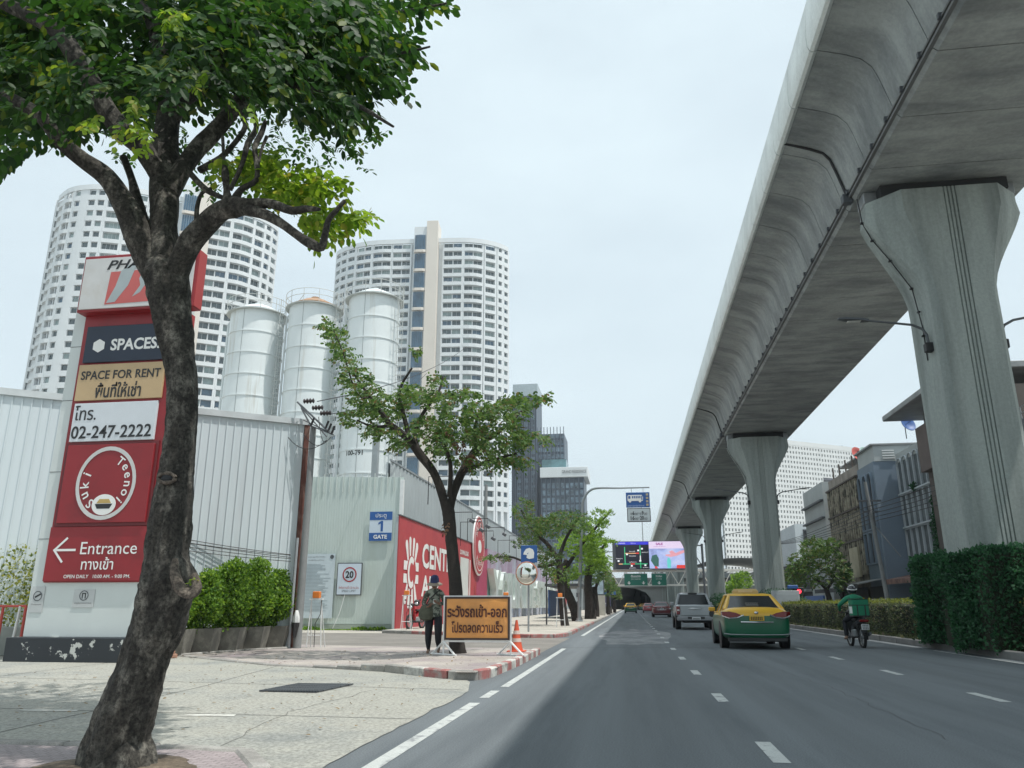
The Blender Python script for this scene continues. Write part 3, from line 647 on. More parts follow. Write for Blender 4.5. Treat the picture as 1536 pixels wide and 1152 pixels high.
# ================================================================= FENCE WITH GATE SIGN
fe=thing('gate_fence','tall pale green corrugated fence carrying the gate 1 sign and notices','fence',(-16,42,0))
pf=MB(); 
xs=[0];
while xs[-1]<.75-.01: xs.append(xs[-1]+.0375)
prof=[(x,(.004 if (i//2)%2 else 0)) for i,x in enumerate(xs)]
n=len(prof); pf.add([(x,-y,z) for z in (.25,1) for x,y in prof],[(i,i+1,n+i+1,n+i) for i in range(n-1)])
for i in range(n-1): pass
fpan=pf.mesh('fence_panel',M_fence)
for k in range(12):
    x=-21.4+.752*k; h=8.15+(.2 if k<3 else 0)-.02*k
    piece('fence_panel',fpan,fe,Matrix.Translation((x,42,-h*.333+.25+.08))@Matrix.Diagonal((1,1,h*1.333,1)))
    
bt=MB().box(-.02,.02,-.06,-.02,0,1.05).mesh('top_batten',mat('batten_white',(.55,.60,.57),.6))
for k in range(24): piece('top_batten',bt,fe,Matrix.Translation((-21.2+.375*k,42,7.45)))
MB().box(-21.4,-12.5,41.93,42.0,.06,.30).build('bottom_rail',mat('rail_green',(.33,.38,.33),.6),fe)
MB().box(-12.56,-12.36,41.9,42.1,0,8.1).build('corner_post',M_wht,fe)
MB().box(-12.46,-12.05,41.9,41.95,.05,5.5).build('edge_sheet',M_fence,fe)
MB().box(-21.4,-12.4,42.06,42.1,.3,8.0).build('backing',M_fence,fe)
# signs on the fence
M_blue=mat('sign_blue',(.022,.10,.32),.45,var=.05)
t=thing('gate_sign','blue and white gate 1 sign high on the pale green fence','sign',(-13.55,41.9,4.7))
MB().box(-14.22,-12.92,41.86,41.9,4.72,6.32).build('board',mat('sign_palewhite',(.58,.66,.74),.5,var=.03),t)
MB().box(-14.22,-12.92,41.85,41.859,5.86,6.32).build('top_band',M_blue,t); MB().box(-14.22,-12.92,41.85,41.859,4.72,5.16).build('bottom_band',M_blue,t)
text('ประตู',.62,.30,(-13.57,41.845,6.08),0,M_lwht,t); MB().prism([(.0,-.28),(.13,-.28),(.13,.30),(.02,.30),(-.14,.20),(-.14,.10),(.0,.16)],0,.008,0,frame((-13.57,41.858,5.51),0)).build('digit',M_blue,t); text('GATE',.78,.22,(-13.57,41.845,4.94),0,M_lwht,t,bold=.03)
M_board=mat('board_pale',(.54,.62,.66),.55,var=.03)
for i,(x0,x1) in enumerate(((-18.05,-16.1),(-19.7,-18.45))):
    t=thing('notice_board','large pale notice board of many text lines on the fence' if i==0 else 'narrow pale notice board cut off by the warehouse corner pole','notice board',((x0+x1)/2,41.85,.6),group='notice boards on the fence')
    MB().box(x0,x1,41.86,41.89,.62,4.05).build('board',M_board,t)
    disc(0,0,.11,(x1-.18,41.85,3.88),0,M_dgrey,t,'logo',t=.005)
    text('ประกาศ กฎระเบียบการก่อสร้าง',1.0,.09,((x0+x1)/2-.1,41.85,3.88),0,M_dgrey,t); text('ข้อปฏิบัติในการทำงาน',.9,.08,((x0+x1)/2-.1,41.85,3.7),0,M_dgrey,t)
    mb=MB(); r=random.Random(i+3)
    for k in range(34): mb.box(x0+.12,x0+.12+(x1-x0-.3)*r.uniform(.5,1),41.852,41.857,3.48-.075*k,3.50-.075*k)
    mb.build('text_lines',mat('print_grey',(.30,.36,.39),.6),t)
t=thing('speed_sign','white 20 speed limit sign in a dark frame on the fence','sign',(-15.2,41.85,1.82))
MB().box(-15.93,-14.5,41.84,41.88,1.82,3.55).build('frame',M_dgrey,t); MB().box(-15.88,-14.55,41.825,41.839,1.87,3.50).build('board',mat('sign_palewhite',(.58,.66,.74)),t)
disc(0,0,.40,(-15.2,41.82,2.92),0,mat('ring_red',(.36,.03,.04),.5),t,'ring',t=.004,r2=.33)
text('20',.46,.38,(-15.2,41.815,2.92),0,M_lblk,t,bold=.03)
text('จำกัดความเร็ว 20 กม./ชม.',1.15,.15,(-15.2,41.82,2.24),0,mat('print_red',(.42,.06,.05),.5),t); text('SPEED LIMIT',.8,.11,(-15.2,41.82,2.05),0,M_dgrey,t)
MB().tube([(-15.4,41.8,1.85),(-15.6,41.7,.9),(-15.9,41.6,.1)],.015,5).build('cord',M_wht,t)
# low weeds along the fence
n=900; X=rng.uniform(-21,-12.6,n); P_=np.stack([X,41.75-rng.random(n)*.35,.02+0*X],1); D_=np.stack([rng.normal(size=n)*.5,rng.normal(size=n)*.4,.3+rng.random(n)],1)
tag(leafmesh('weeds',P_,D_,unit(n),.08+.16*rng.random(n)*(np.sin(X*1.7)>.0),M_leafC,None),'low weeds along the foot of the green fence','weeds',kind='stuff')
# ================================================================= RED HOARDING
M_hred=mat('hoarding_red',(.46,.060,.068),.5,var=.07,scale=.5,col2=(.38,.038,.060),m2=(.5,.8),s2=.3)
M_hpur=mat('hoarding_purple',(.36,.25,.34),.5,var=.25,scale=.4,col2=(.42,.45,.52),m2=(.45,.6),s2=.5)
M_hblue=mat('hoarding_blue',(.22,.27,.36),.5,var=.5,scale=.9,col2=(.45,.46,.52),m2=(.5,.6),s2=.8)
M_hmag=mat('hoarding_magenta',(.40,.055,.12),.5,var=.08)
ho=thing('red_hoarding','long red advertising hoarding with white flower emblem and big standing letters','hoarding',(-12,80,0))
pmm={}
def hpan(M,w,z0,z1,Y,x=-12.):
    k=(M.name,w,z0,z1)
    if k not in pmm: pmm[k]=MB().box(-.06,0,.006,w-.006,z0,z1).mesh('hoarding_panel',M)
    piece('hoarding_panel',pmm[k],ho,Matrix.Translation((x,Y,0)))
Y=40.2
while Y<150:
    if Y<59.0: hpan(M_hred,2.4,.14,5.9,Y)
    elif Y<66.5: hpan(M_hmag if Y>61 else M_hred,2.4,.14,5.9,Y)
    elif Y<126: hpan(M_hblue,2.4,.14,1.7,Y); hpan(mat('hoarding_teal',(.10,.20,.19),.5,var=.3,scale=.8),2.4,1.72,4.35,Y); hpan(M_hpur,2.4,4.37,6.0,Y)
    else: hpan(M_hred,2.4,.14,6.0,Y)
    Y+=2.4
MB().box(-12.2,-12.07,40.2,150,.14,5.85).build('backing',M_fence2,ho)
MB().box(-12.1,-11.95,40.15,66,5.9,5.96).build('top_trim',M_dgrey,ho)
XF=-11.99
F=frame((XF,42.75,3.05),90)
mb=MB()
def petal(mb,cx,cy,a,l,w0,w1):
    a=math.radians(a); d=Vector((math.cos(a),math.sin(a))); n=Vector((-d.y,d.x)); P_=[]
    P_+= [Vector((cx,cy))-n*w0, Vector((cx,cy))+n*w0]
    e=Vector((cx,cy))+d*l
    for k in range(7):
        t=math.pi/2-math.pi*k/6; P_.append(e+n*w1*math.sin(t)+d*w1*math.cos(t))
    mb.prism([(p.x,p.y) for p in P_][::-1],0,.006+.001*len(mb.f)*.01,0,F)
for sx in (-1,1):
    for sy in (-1,1):
        petal(mb,sx*.26,sy*.72,90-sx*7 if sy>0 else 270+sx*7,1.0,.10,.21)
        petal(mb,sx*.68,sy*.62,90-sx*24 if sy>0 else 270+sx*24,.92,.12,.24)
        mb.box(min(sx*.72,sx*1.5),max(sx*.72,sx*1.5),min(sy*.10,sy*.58),max(sy*.10,sy*.58),0,.012,0,F)
mb.build('emblem',M_lwht,ho)
disc(0,0,.92,(XF+.012,42.75,3.05),90,M_hred,ho,'emblem_ground',t=.004,n=36)
disc(0,0,.80,(XF+.018,42.75,3.05),90,M_lwht,ho,'emblem_ring',t=.006,r2=.80*.9) if False else None
F=frame((XF+.02,42.75,3.05),90); vs=[];fs=[]; n=28
for k in range(n+1):
    t=math.radians(48+264*k/n); vs+=[(.74*math.cos(t),.86*math.sin(t),0),(.42*math.cos(t),.52*math.sin(t),0)]
for k in range(n): fs.append((2*k,2*k+2,2*k+3,2*k+1))
MB().add(vs,fs,0,F).build('emblem_letter',M_lwht,ho)
text('CENTRAL',10.4,1.45,(XF,50.2,4.12),90,M_lwht,ho,bold=.028,ext=.01)
text('APP',4.2,1.2,(XF,47.1,2.4),90,M_lwht,ho,bold=.028,ext=.01)
text('DOWNLOAD',3.0,.34,(XF,57.0,5.0),90,M_lwht,ho,bold=.03)
MB().box(XF,XF+.008,55.6,58.6,1.3,4.65).build('blank_poster',mat('poster_blank',(.62,.64,.62),.6,var=.05),ho)
MB().box(-12.0,XF+.004,59.0,59.25,1.4,4.6).build('poster_strip',M_lwht,ho)
# round badge proud of the hoarding top
bd=thing('round_badge','round red suki restaurant badge standing above the hoarding edge','badge sign',(-11.9,61.8,5.9))
disc(0,0,2.35,(-11.9,61.8,5.9),90,M_lwht,bd,'rim',t=.10); disc(0,0,2.22,(-11.795,61.8,5.9),90,M_hred,bd,'face',t=.02); disc(0,0,2.0,(-11.77,61.8,5.9),90,M_lwht,bd,'ring',r2=1.93)
for i,ch in enumerate('SUKI TEENOI'):
    if ch!=' ':
        t=math.radians(150-130*i/10); text(ch,None,.42,(0,0,0),0,M_lwht,bd,local=frame((-11.76,61.8,5.9),90)@Matrix.Translation((1.52*math.cos(t),1.52*math.sin(t),0))@Matrix.Rotation(t-math.pi/2,4,'Z'),bold=.02)
for i,ch in enumerate('สุกี้ตี๋น้อย'[:0] or 'BUFFET'):
    t=math.radians(225+90*i/5); text(ch,None,.42,(0,0,0),0,M_lwht,bd,local=frame((-11.76,61.8,5.9),90)@Matrix.Translation((1.5*math.cos(t),1.5*math.sin(t),0))@Matrix.Rotation(t+math.pi/2,4,'Z'),bold=.02)
disc(0,-.1,.5,(-11.77,61.8,5.9),90,M_lwht,bd,'plate',t=.02,sx=1.3); 
# standing letters
M_lg=mat('letter_glaze',(.66,.72,.68),.3,var=.12,scale=1,coat=.3)
lt=[('Y',66.8),('O',71.6),('U',76.8),('R',82.0),('B',88.4),('E',93.5),('S',98.6),('T',103.8),('M',109.3),('O',113.9),('M',118.4),('E',122.6),]
for ch,yy in lt:
    text(ch,4.2 if ch!='E' else 3.6,3.3,(-11.98,yy+1.6,2.65),90,M_lg,ho,name='standing_letter',bold=.05,ext=.55)
# floodlights on arms over the hoarding
a=MB(); a.tube([(0,0,0),(0,0,1.7),(1.55,0,1.7),(1.55,0,1.25)],.03,6); am=a.mesh('arm',M_blk)
b=MB(); b.bbox(-.16,.16,-.2,.2,-.12,.12,.03,0,Matrix.Translation((1.55,0,1.1))@Matrix.Rotation(.6,4,'Y')); bm=b.mesh('floodlight',M_dgrey)
FL=['first','second','third','fourth','fifth','sixth','seventh','eighth','ninth','farthest']
for yy,dz in ((46,.9),(52,-.6),(55.5,-.9),(58,-.4),(60.5,-1.1),(66,-.3),(72,-.9),(79,.1),(84,-.6),(92,-.1)):
    t=thing('hoarding_floodlight',FL.pop(0)+' dark floodlight from the left on a bent arm over the hoarding','floodlight',(-12.0,yy,5.8+dz+.5),0,'floodlights over the hoarding'); put('arm',am,t); put('floodlight',bm,t)
# grey concrete pole behind, tall grey fence behind the hoarding
o=MB().tube([(-12.9,70,0),(-12.8,70,12)],[.2,.15],10).build('concrete_pole',mat('pole_concrete',(.24,.25,.25)),smooth=True); tag(o,'plain grey concrete pole rising behind the round badge','pole')
tf=thing('tall_grey_fence','high grey ribbed metal fence rising behind the red hoarding','fence',(-14,45,0))
pf=MB(); xs=[(i*.2,.05 if (i//2)%2 else 0) for i in range(13)]; n=len(xs); pf.add([(-y,x,z) for z in (0,9.7) for x,y in xs],[(i,n+i,n+i+1,i+1)[::-1] for i in range(n-1)]); fm=pf.mesh('fence_sheet',M_fence2)
for k in range(44): piece('fence_sheet',fm,tf,Matrix.Translation((-14,44.5+2.4*k,0)))
MB().box(-14.06,-13.98,44.5,150,9.68,9.8).build('top_rail',M_grey,tf)
MB().box(-14.25,-14.15,44.5,150,0,9.6).build('backing',M_fence2,tf)
# conveyor-like white curved duct end over the fence
o=MB().tube([(-20.5,64,11.5),(-18.5,66,11.4),(-17.2,70,10.9),(-16.2,76,10.5),(-15.8,84,10.1)],[.5,.45,.4,.35,.3],12).build('white_duct',M_wht,smooth=True); tag(o,'curved white duct dropping behind the tall grey fence','duct')
o=MB().bbox(-17.0,-16.6,49.8,50.2,0,13.4,.02).build('grey_column',mat('column_grey',(.30,.33,.34),.7)); tag(o,'square grey column standing before the numbered silo','column')
# ================================================================= SILOS
M_silo=mat('silo_white',(.70,.745,.745),.45,var=.05,scale=.3,col2=(.50,.48,.42),m2=(.56,.74),s2=.9,st2=(1.6,1.6,.08))
M_srust=mat('silo_rust',(.36,.22,.13),.7,var=.2)
M_rail=mat('rail_pale',(.50,.52,.50),.5)
SL=[(-32.6,62,2.35,26.6,'leftmost white silo, next to the left apartment tower'),(-27.2,62,2.2,26.9,'middle white silo with a rusty rim'),(-21.6,62,2.25,27.4,'rightmost white silo numbered 100-791')]
for i,(x,y,r,h,lb) in enumerate(SL):
    t=thing('silo',lb,'silo',(x,y,0),group='white silos behind the fence')
    MB().lathe([(r,3),(r,h)],(x,y,0),48).build('shell',M_silo,t,True)
    MB().lathe([(r+.04,h),(r+.06,h+.12),(r*.5,h+.8),(.4,h+.95),(.4,h+1.2),(.0,h+1.2)],(x,y,0),40).build('roof',M_srust if i==1 else M_silo,t,True)
    me=MB().lathe([(r,-.06),(r+.06,-.05),(r+.06,.05),(r,.06)],(0,0,0),48).mesh('hoop',M_silo,True)
    z=h-2.1
    while z>8: piece('hoop',me,t,Matrix.Translation((x,y,z))); z-=1.95
    MB().box(x-.12,x-.08,y-r-.012,y-r+.1,8,h).build('seam',mat('seam_dark',(.32,.34,.34),.6),t)
    rr=r+.35; mb=MB()
    for zz in (h+.6,h+1.15): mb.tube([(x+rr*math.cos(a),y+rr*math.sin(a),zz) for a in [k*math.pi/12 for k in range(25)]],.028,5,cap=False)
    for k in range(12): a=k*math.pi/6; mb.tube([(x+rr*math.cos(a),y+rr*math.sin(a),h-.1),(x+rr*math.cos(a),y+rr*math.sin(a),h+1.15)],.028,5)
    mb.lathe([(r,h-.12),(rr,h-.12),(rr,h-.06),(r,h-.06)],(x,y,0),30); mb.build('railing',M_rail,t)
    mb=MB(); lx=x+r+.45; ly=y-.9
    for dx in (-.22,.22): mb.tube([(lx+dx,ly,6),(lx+dx,ly,h+1.2)],.03,5)
    zz=7
    while zz<h: mb.box(lx-.22,lx+.22,ly-.015,ly+.015,zz,zz+.03); zz+=.4
    zz=9
    while zz<h+1: mb.tube([(lx+.32*math.cos(a),ly-.15-.38*math.sin(a),zz) for a in [math.pi*k/8 for k in range(9)]],.018,4,cap=False); zz+=1.1
    for a in (.3,.5,.7): mb.tube([(lx+.32*math.cos(a*math.pi),ly-.15-.38*math.sin(a*math.pi),9),(lx+.32*math.cos(a*math.pi),ly-.15-.38*math.sin(a*math.pi),h+1)],.015,4)
    mb.build('ladder',M_rail,t)
    MB().tube([(x-r-.12,y-.6,5),(x-r-.12,y-.6,h-.8),(x-r+.3,y-.6,h-.4)],.10,8).build('fill_pipe',M_silo,t)
    if i==2: text('100-791',1.5,.42,(x-.35,y-r,13.3),0,M_lblk,t,bold=.02,bend=(x,y,r+.01))
# lattice stair between the silos
mb=MB()
for cx in (-30.1,-24.7):
    for dx in (0,1.1):
        for dy in (0,1): mb.tube([(cx+dx,63.5+dy,5),(cx+dx,63.5+dy,28.2)],.05,5)
    for k in range(15): z=6+1.55*k; mb.box(cx,cx+1.1,63.4,64.5,z,z+.06); mb.tube([(cx,63.5,z),(cx+1.1,63.5,z+1.55)],.04,4)
o=mb.build('access_stair',M_rail); tag(o,'pale lattice access stairs between the white silos','stair')
# ================================================================= APARTMENT TOWERS
def tower(name,label,loc,rz,bays,top,fh,core,floors_vis,seed,sc=1.):
    r=random.Random(seed); t=thing(name,label,'apartment tower',loc,rz,sc=sc)
    umin_=min(b[0] for b in bays)
    LM=lambda mb,nm,m,p=t,s=False: mb.build(nm,m,p,s,local=True)
    def V(u):   # plan depth of the facade line
        a=abs(u); return 0 if a<14 else 18*(1-math.sqrt(max(0,1-((a-14)/(32 if u<-5 and umin_<-44 else (27 if u<-5 else 22.5)))**2)))
    def Pn(u,off): # point off metres inside the facade
        e=.05; dv=(V(u+e)-V(u-e))/(2*e); n=Vector((dv,-1)).normalized()   # outward
        return (u-n.x*off, V(u)-n.y*off)
    umin=min(b[0] for b in bays); umax=max(b[1] for b in bays)
    # inner body
    us=[umin+.3+(umax-umin-.6)*i/40 for i in range(41)]
    poly=[Pn(u,1.25) for u in us]+[(umax-3,30),(umin+3,30)]
    LM(MB().prism(poly,0,top-1.2),'inner_wall',M_twr)
    # one floor: spandrels and floor slab
    fmes=[]
    for side in (-1,1):
      mb=MB()
      for (a,b,k) in [q for q in bays if q[0]*side>0]:
        nseg=3; 
        for i in range(nseg):
            p0,p1=a+(b-a)*i/nseg,a+(b-a)*(i+1)/nseg
            o=0 
            if k=='c': o=-.5*math.sin(math.pi*(p0-a)/(b-a)); o1=-.5*math.sin(math.pi*(p1-a)/(b-a))
            else: o1=0
            h=1.45 if k!='n' else 1.9
            if k=='x': h=fh-.01
            A=Pn(p0,o);B=Pn(p1,o1);C=Pn(p1,1.3);D=Pn(p0,1.3)
            mb.prism([A,B,C,D],0,.22); A2=Pn(p0,o+.18);B2=Pn(p1,o1+.18)
            mb.prism([A,B,B2,A2],.215,h)
      fmes.append(mb.mesh('floor_band',M_twr))
    nfl=int(top/fh)
    for k in range(nfl):
        if k>=nfl-floors_vis:
          for fme in fmes: put('floor_band',fme,t,Matrix.Translation((0,0,top-1.3-fh*(k-(nfl-floors_vis)+1)*1.0)))
    # piers between bays
    mb=MB(); 
    for (a,b,k) in bays:
        for q,w in ((a,.28),(b,.28)):
            x0,x1=q-w,q+w; A=Pn(x0,.06);B=Pn(x1,.06);C=Pn(x1,1.35);D=Pn(x0,1.35); mb.prism([A,B,C,D],0,top-1.0+.003*(len(mb.f)%3))
        if k in 'wcb': m_=(a+b)/2; A=Pn(m_-.16,.5);B=Pn(m_+.16,.5);C=Pn(m_+.16,1.3);D=Pn(m_-.16,1.3); mb.prism([A,B,C,D],0,top-1.05)
    LM(mb,'wall',M_twr)
    # parapet
    mb=MB()
    for i in range(40): A=Pn(us[i],-.25);B=Pn(us[i+1],-.25);C=Pn(us[i+1],.6);D=Pn(us[i],.6); mb.prism([A,B,C,D],top-1.35,top+.6)
    LM(mb,'roof_parapet',M_twr)
    # windows
    gl=[M_glass,M_glass,M_glass2,M_glass3]
    wms={}
    def wm(w,h,g):
        key=(round(w,1),h,g)
        if key not in wms:
            m=MB(); m.box(-w/2,w/2,-.02,.0,0,h); 
            f=.07
            m.box(-w/2,w/2,-.06,-.021,0,f,1); m.box(-w/2,w/2,-.06,-.021,h-f,h,1)
            nn=max(1,int(w/1.2))
            for j in range(nn+1): x=-w/2+w*j/nn; m.box(x-f/2,x+f/2,-.07,-.019,f,h-f,1)
            wms[key]=m.mesh('window',[g,M_twr])
        return wms[key]
    acm=MB().box(-.45,.45,-.2,.2,0,.7).mesh('air_conditioner',mat('ac_grey',(.45,.46,.45),.6))
    cnt=0; rest=MB(); restg=[]
    for k in range(floors_vis):
        z=top-1.3-fh*(k+1)+.95
        for (a,b,kk) in bays:
            if kk=='x': continue
            halves=[(a+.3,(a+b)/2-.18),((a+b)/2+.18,b-.3)] if kk in 'wcb' else [(a+.3,b-.3)]
            for (x0,x1) in halves:
                g=gl[r.choice([0,0,0,1,2,2,3])]; h=fh-1.2 if kk!='n' else fh-1.9; A=Vector((*Pn(x0,1.15 if kk!='n' else .7),0)); B=Vector((*Pn(x1,1.15 if kk!='n' else .7),0)); w=(B-A).length; c=(A+B)/2; an=math.atan2(B.y-A.y,B.x-A.x)
                M=Matrix.Translation((c.x,c.y,z+(.85 if kk=='n' else .18)))@Matrix.Rotation(an,4,'Z')
                if kk in 'cbw' and r.random()<.22: put('air_conditioner',acm,t,Matrix.Translation((*Pn(x0+.9,.75),z+.32)))
                if cnt<300: put('window',wm(round(w,1),h,g),t,M); cnt+=1
                else:
                    me=wm(round(w,1),h,g); rest.box(-w/2,w/2,-.02,0,0,h,gl.index(g),M)
    if rest.v: o=LM(rest,'window',gl); o['kind']='stuff'
    # core: white shaft, stair glazing in bays, beige blade
    c0,c1,ht=core
    LM(MB().bbox(c0,c1,-1.6,6,0,ht,.05),'stair_shaft',M_twr)
    LM(MB().bbox(c1,c1+4.6,-2.4,6,0,ht+2.2,.05),'beige_blade',M_twrb)
    n=0; z=ht-4
    gm=MB()
    for j in range(6):
        a0=(c1-c0-1)*j/6; gm.box(c0+.5+a0+.05-c0,c0+.5+a0+(c1-c0-1)/6-.05-c0,-.5-.35*math.sin(math.pi*(j+.5)/6),-.02,0,6.6)
    gmm=gm.mesh('stair_window',M_glass3)
    fm_=MB().prism([(.2,0),(.2,-.9),(1.2,-1.35),(c1-c0-1.2,-1.35),(c1-c0-.2,-.9),(c1-c0-.2,0)],0,1.1).mesh('stair_sill',M_twrb)
    while z>top-floors_vis*fh:
        put('stair_window',gmm,t,Matrix.Translation((c0,-1.6,z-6.6))); put('stair_sill',fm_,t,Matrix.Translation((c0,-1.6,z-8.0+.2))); z-=8.3
    return t
# right tower: seen square on; its local x runs along the front
c2=Vector((-76,282,0))
b2=[(-38.5,-35.5,'n'),(-35.3,-32.3,'n'),(-31.9,-28.3,'n'),(-27.8,-21,'w'),(-20.5,-12.6,'c'),(-12.2,-4.6,'b'),(8.6,16.4,'b'),(17,24.6,'c'),(25.4,29.6,'s'),(30.4,32.2,'n'),(32.6,34.4,'n')]
tower('apartment_tower','white curved apartment tower right of the silos, with a beige lift blade',(-80.8,288,0),math.radians(5),b2,144.2,3.72,(-3.2,2.0,149.5),29,4,1.035)
b1=[(-42.5,-39.6,'c'),(-39.2,-36.4,'c'),(-36,-33.8,'n'),(-33.6,-31.6,'x'),(-31.4,-28.8,'n'),(-28.4,-25.8,'n'),(-25.2,-19.4,'s'),(-18.8,-12.2,'w'),(-11.8,-4.6,'c'),(8.6,16.4,'b'),(17,24.6,'c'),(25.0,28.8,'s'),(29.2,31.6,'n'),(32,34.4,'n')]
tower('apartment_tower','white curved apartment tower behind the red sign tower and near tree',(-155,233,0),math.radians(33),b1,144,4.05,(-1,4.6,149),20,9)
# ================================================================= HOTEL BLOCKS
M_hot=mat('hotel_slate',(.040,.062,.095),.4,var=.12,scale=.1)
M_hotf=mat('hotel_fin',(.095,.125,.165),.5,var=.1)
M_hotg=mat('hotel_glass',(.13,.19,.24),.15,var=.8,scale=.35,spec=.8)
M_teal=mat('teal_glass',(.10,.20,.22),.2,var=.3,scale=.3)
h1=thing('hotel_tower','dark slate hotel tower in stepped blocks right of the white apartments','hotel tower',(-45,330,0))
MB().box(-49,-38,330,352,0,91).build('slab',M_hot,h1); MB().box(-48.6,-37.5,330,350,91,96.5).build('roof_box',mat('roof_paleblue',(.38,.45,.48),.6),h1)
MB().box(-39.5,-26.2,333,352,0,74).build('slab',M_hot,h1); MB().box(-36,-25.5,331.5,345,56,62.3).build('sky_lobby',M_teal,h1)
fn=MB().box(-.12,.12,-.5,0,0,91).mesh('fin',M_hotf)
for k in range(15): piece('fin',fn,h1,Matrix.Translation((-48.9+.77*k,330,0)))
fn2=MB().box(-.15,.15,-.6,0,0,77).mesh('fin',M_hotf)
for k in range(9): piece('fin',fn2,h1,Matrix.Translation((-38+1.45*k,333,0)))
wn=MB().box(0,1.6,-.06,-.01,0,1.9).mesh('window',M_hotg)
for k in range(24):
    for j in range(3): piece('window',wn,h1,Matrix.Translation((-46.5+3.1*j,330,15+3.1*k)))
for k in range(6):
    for j in range(6): piece('window',wn,h1,Matrix.Translation((-37.5+1.9*j,333,66-0+1.2-3.0*k+2)) if k<1 else Matrix.Translation((-37.6+1.9*j,333,75-3.0*k)))
h2=thing('hotel_block','dark glass hotel block under a broad white roof band','hotel',(-26,325,0))
MB().box(-35.8,-17.6,325,345,0,53.2).build('slab',M_hot,h2)
MB().bbox(-36,-15.9,323.2,346,53.2,57.4,.1).build('roof_band',M_twr,h2)
text('GRAND RESIDENCE',10.2,1.25,(-21.6,323.1,55.4),0,M_dgrey,h2,ext=.05)
fnx=MB().box(-.14,.14,-.7,0,0,53).mesh('fin',M_hotf)
for k in range(10): piece('fin',fnx,h2,Matrix.Translation((-35.6+1.98*k,325,0)))
w3=MB().box(0,1.25,-.08,-.01,0,2.2).mesh('window',M_hotg)
for k in range(16):
    for j in range(9): piece('window',w3,h2,Matrix.Translation((-35.2+1.98*j,325,3+3.05*k)))
# ================================================================= OFFICE BLOCK
M_off=mat('office_white',(.64,.66,.66),.7,var=.04,scale=.1)
M_offg=mat('office_glass',(.035,.045,.055),.3,var=.2)
aO=math.degrees(math.atan2(.545,.84)); PO=(26,230,0)
of=thing('office_block','huge white office block punched with rows of small square windows','office building',(50,246,0))
F=frame(PO,aO)
def grid(x0,x1,z0,z1,d,F):
    mb=MB(); n=int((x1-x0)/1.18)
    for k in range(n+1): x=x0+(x1-x0)*k/n; mb.box(max(x0,x-.33),min(x1,x+.33),z0,z1,d-.5,d,0,F)
    m=int((z1-z0)/1.5)
    for k in range(m+1): z=z0+(z1-z0)*k/m; mb.box(x0,x1,max(z0,z-.38),min(z1,z+.38),d-.51,d+.006,0,F)
    o=mb.build('window_grid',M_off,of); o['kind']='stuff'
    MB().box(x0,x1,z0,z1,d-.75,d-.52,0,F).build('glazing',M_offg,of)
grid(1.5,41.8,6,49.2,0,F); grid(41.83,64.4,39.8,49.2,0,F); grid(45.8,64.4,6,39.6,-9,F)
MB().box(1.3,64.8,49.2,50.6,-11,.05,0,F).build('roof_parapet',M_off,of)
MB().box(41.8,45.75,6,39.7,-9.2,-8.9,0,F).build('wall',M_off,of); MB().box(41.2,41.8,6,39.6,-9,-.8,0,F).build('wall',M_off,of)
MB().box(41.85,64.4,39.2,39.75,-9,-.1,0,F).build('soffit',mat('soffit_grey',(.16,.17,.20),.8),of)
MB().box(41,64,0,49,-24,-9.9,0,F).build('inner_wall',M_off,of); MB().box(12,41.5,0,49,-8,-.8,0,F).build('inner_wall',M_off,of)
P_,_=blobs([(50+7*k,252+4.5*k,51,1.6,1.6,.9) for k in range(4)],700); tag(leafmesh('roof_shrubs',P_,unit(700),unit(700),.35+.2*rng.random(700),M_leafD,None),'small green shrubs along the roof of the white office block','roof shrubs',kind='stuff')
# ================================================================= SHOPHOUSES
M_slate=mat('shop_slate',(.18,.235,.295),.75,var=.10,scale=.5,col2=(.18,.22,.26),m2=(.5,.8),s2=.4)
M_shopg=mat('shop_grey',(.40,.43,.43),.75,var=.08,scale=.5)
M_dirty=mat('shop_dirty',(.22,.20,.15),.9,var=.35,scale=1.5,stretch=(1,1,.4),col2=(.05,.05,.04),m2=(.45,.62),s2=1.2,st2=(1,1,.35))
M_frame=mat('arch_frame',(.47,.52,.55),.6,var=.08)
M_recess=mat('arch_recess',(.085,.105,.115),.5,var=.35,scale=1.2)
M_brn=mat('shop_brown',(.10,.085,.075),.85,var=.2,scale=.6)
M_dk=mat('shop_dark',(.035,.04,.045),.7,var=.4,scale=.4)
M_tin=mat('tin_awning',(.26,.27,.27),.6,var=.2,scale=1)
s1=thing('slate_shophouse','slate blue shophouse with a blank side wall and three arches','shophouse',(26,80,0))
MB().box(22.8,34,75.5,80.8,.1,14.2).build('wall',M_slate,s1); MB().box(22.95,34,75.45,80.7,14.2,15.7).build('upper_storey',M_shopg,s1)
MB().box(22.7,34.2,75.3,81,15.7,15.85).build('roof',M_tin,s1)
lv=MB().box(23.7,24.75,75.36,75.44,0,.09).mesh('louvre',M_wht)
for k in range(4): piece('louvre',lv,s1,Matrix.Translation((0,0,14.42+.24*k)))
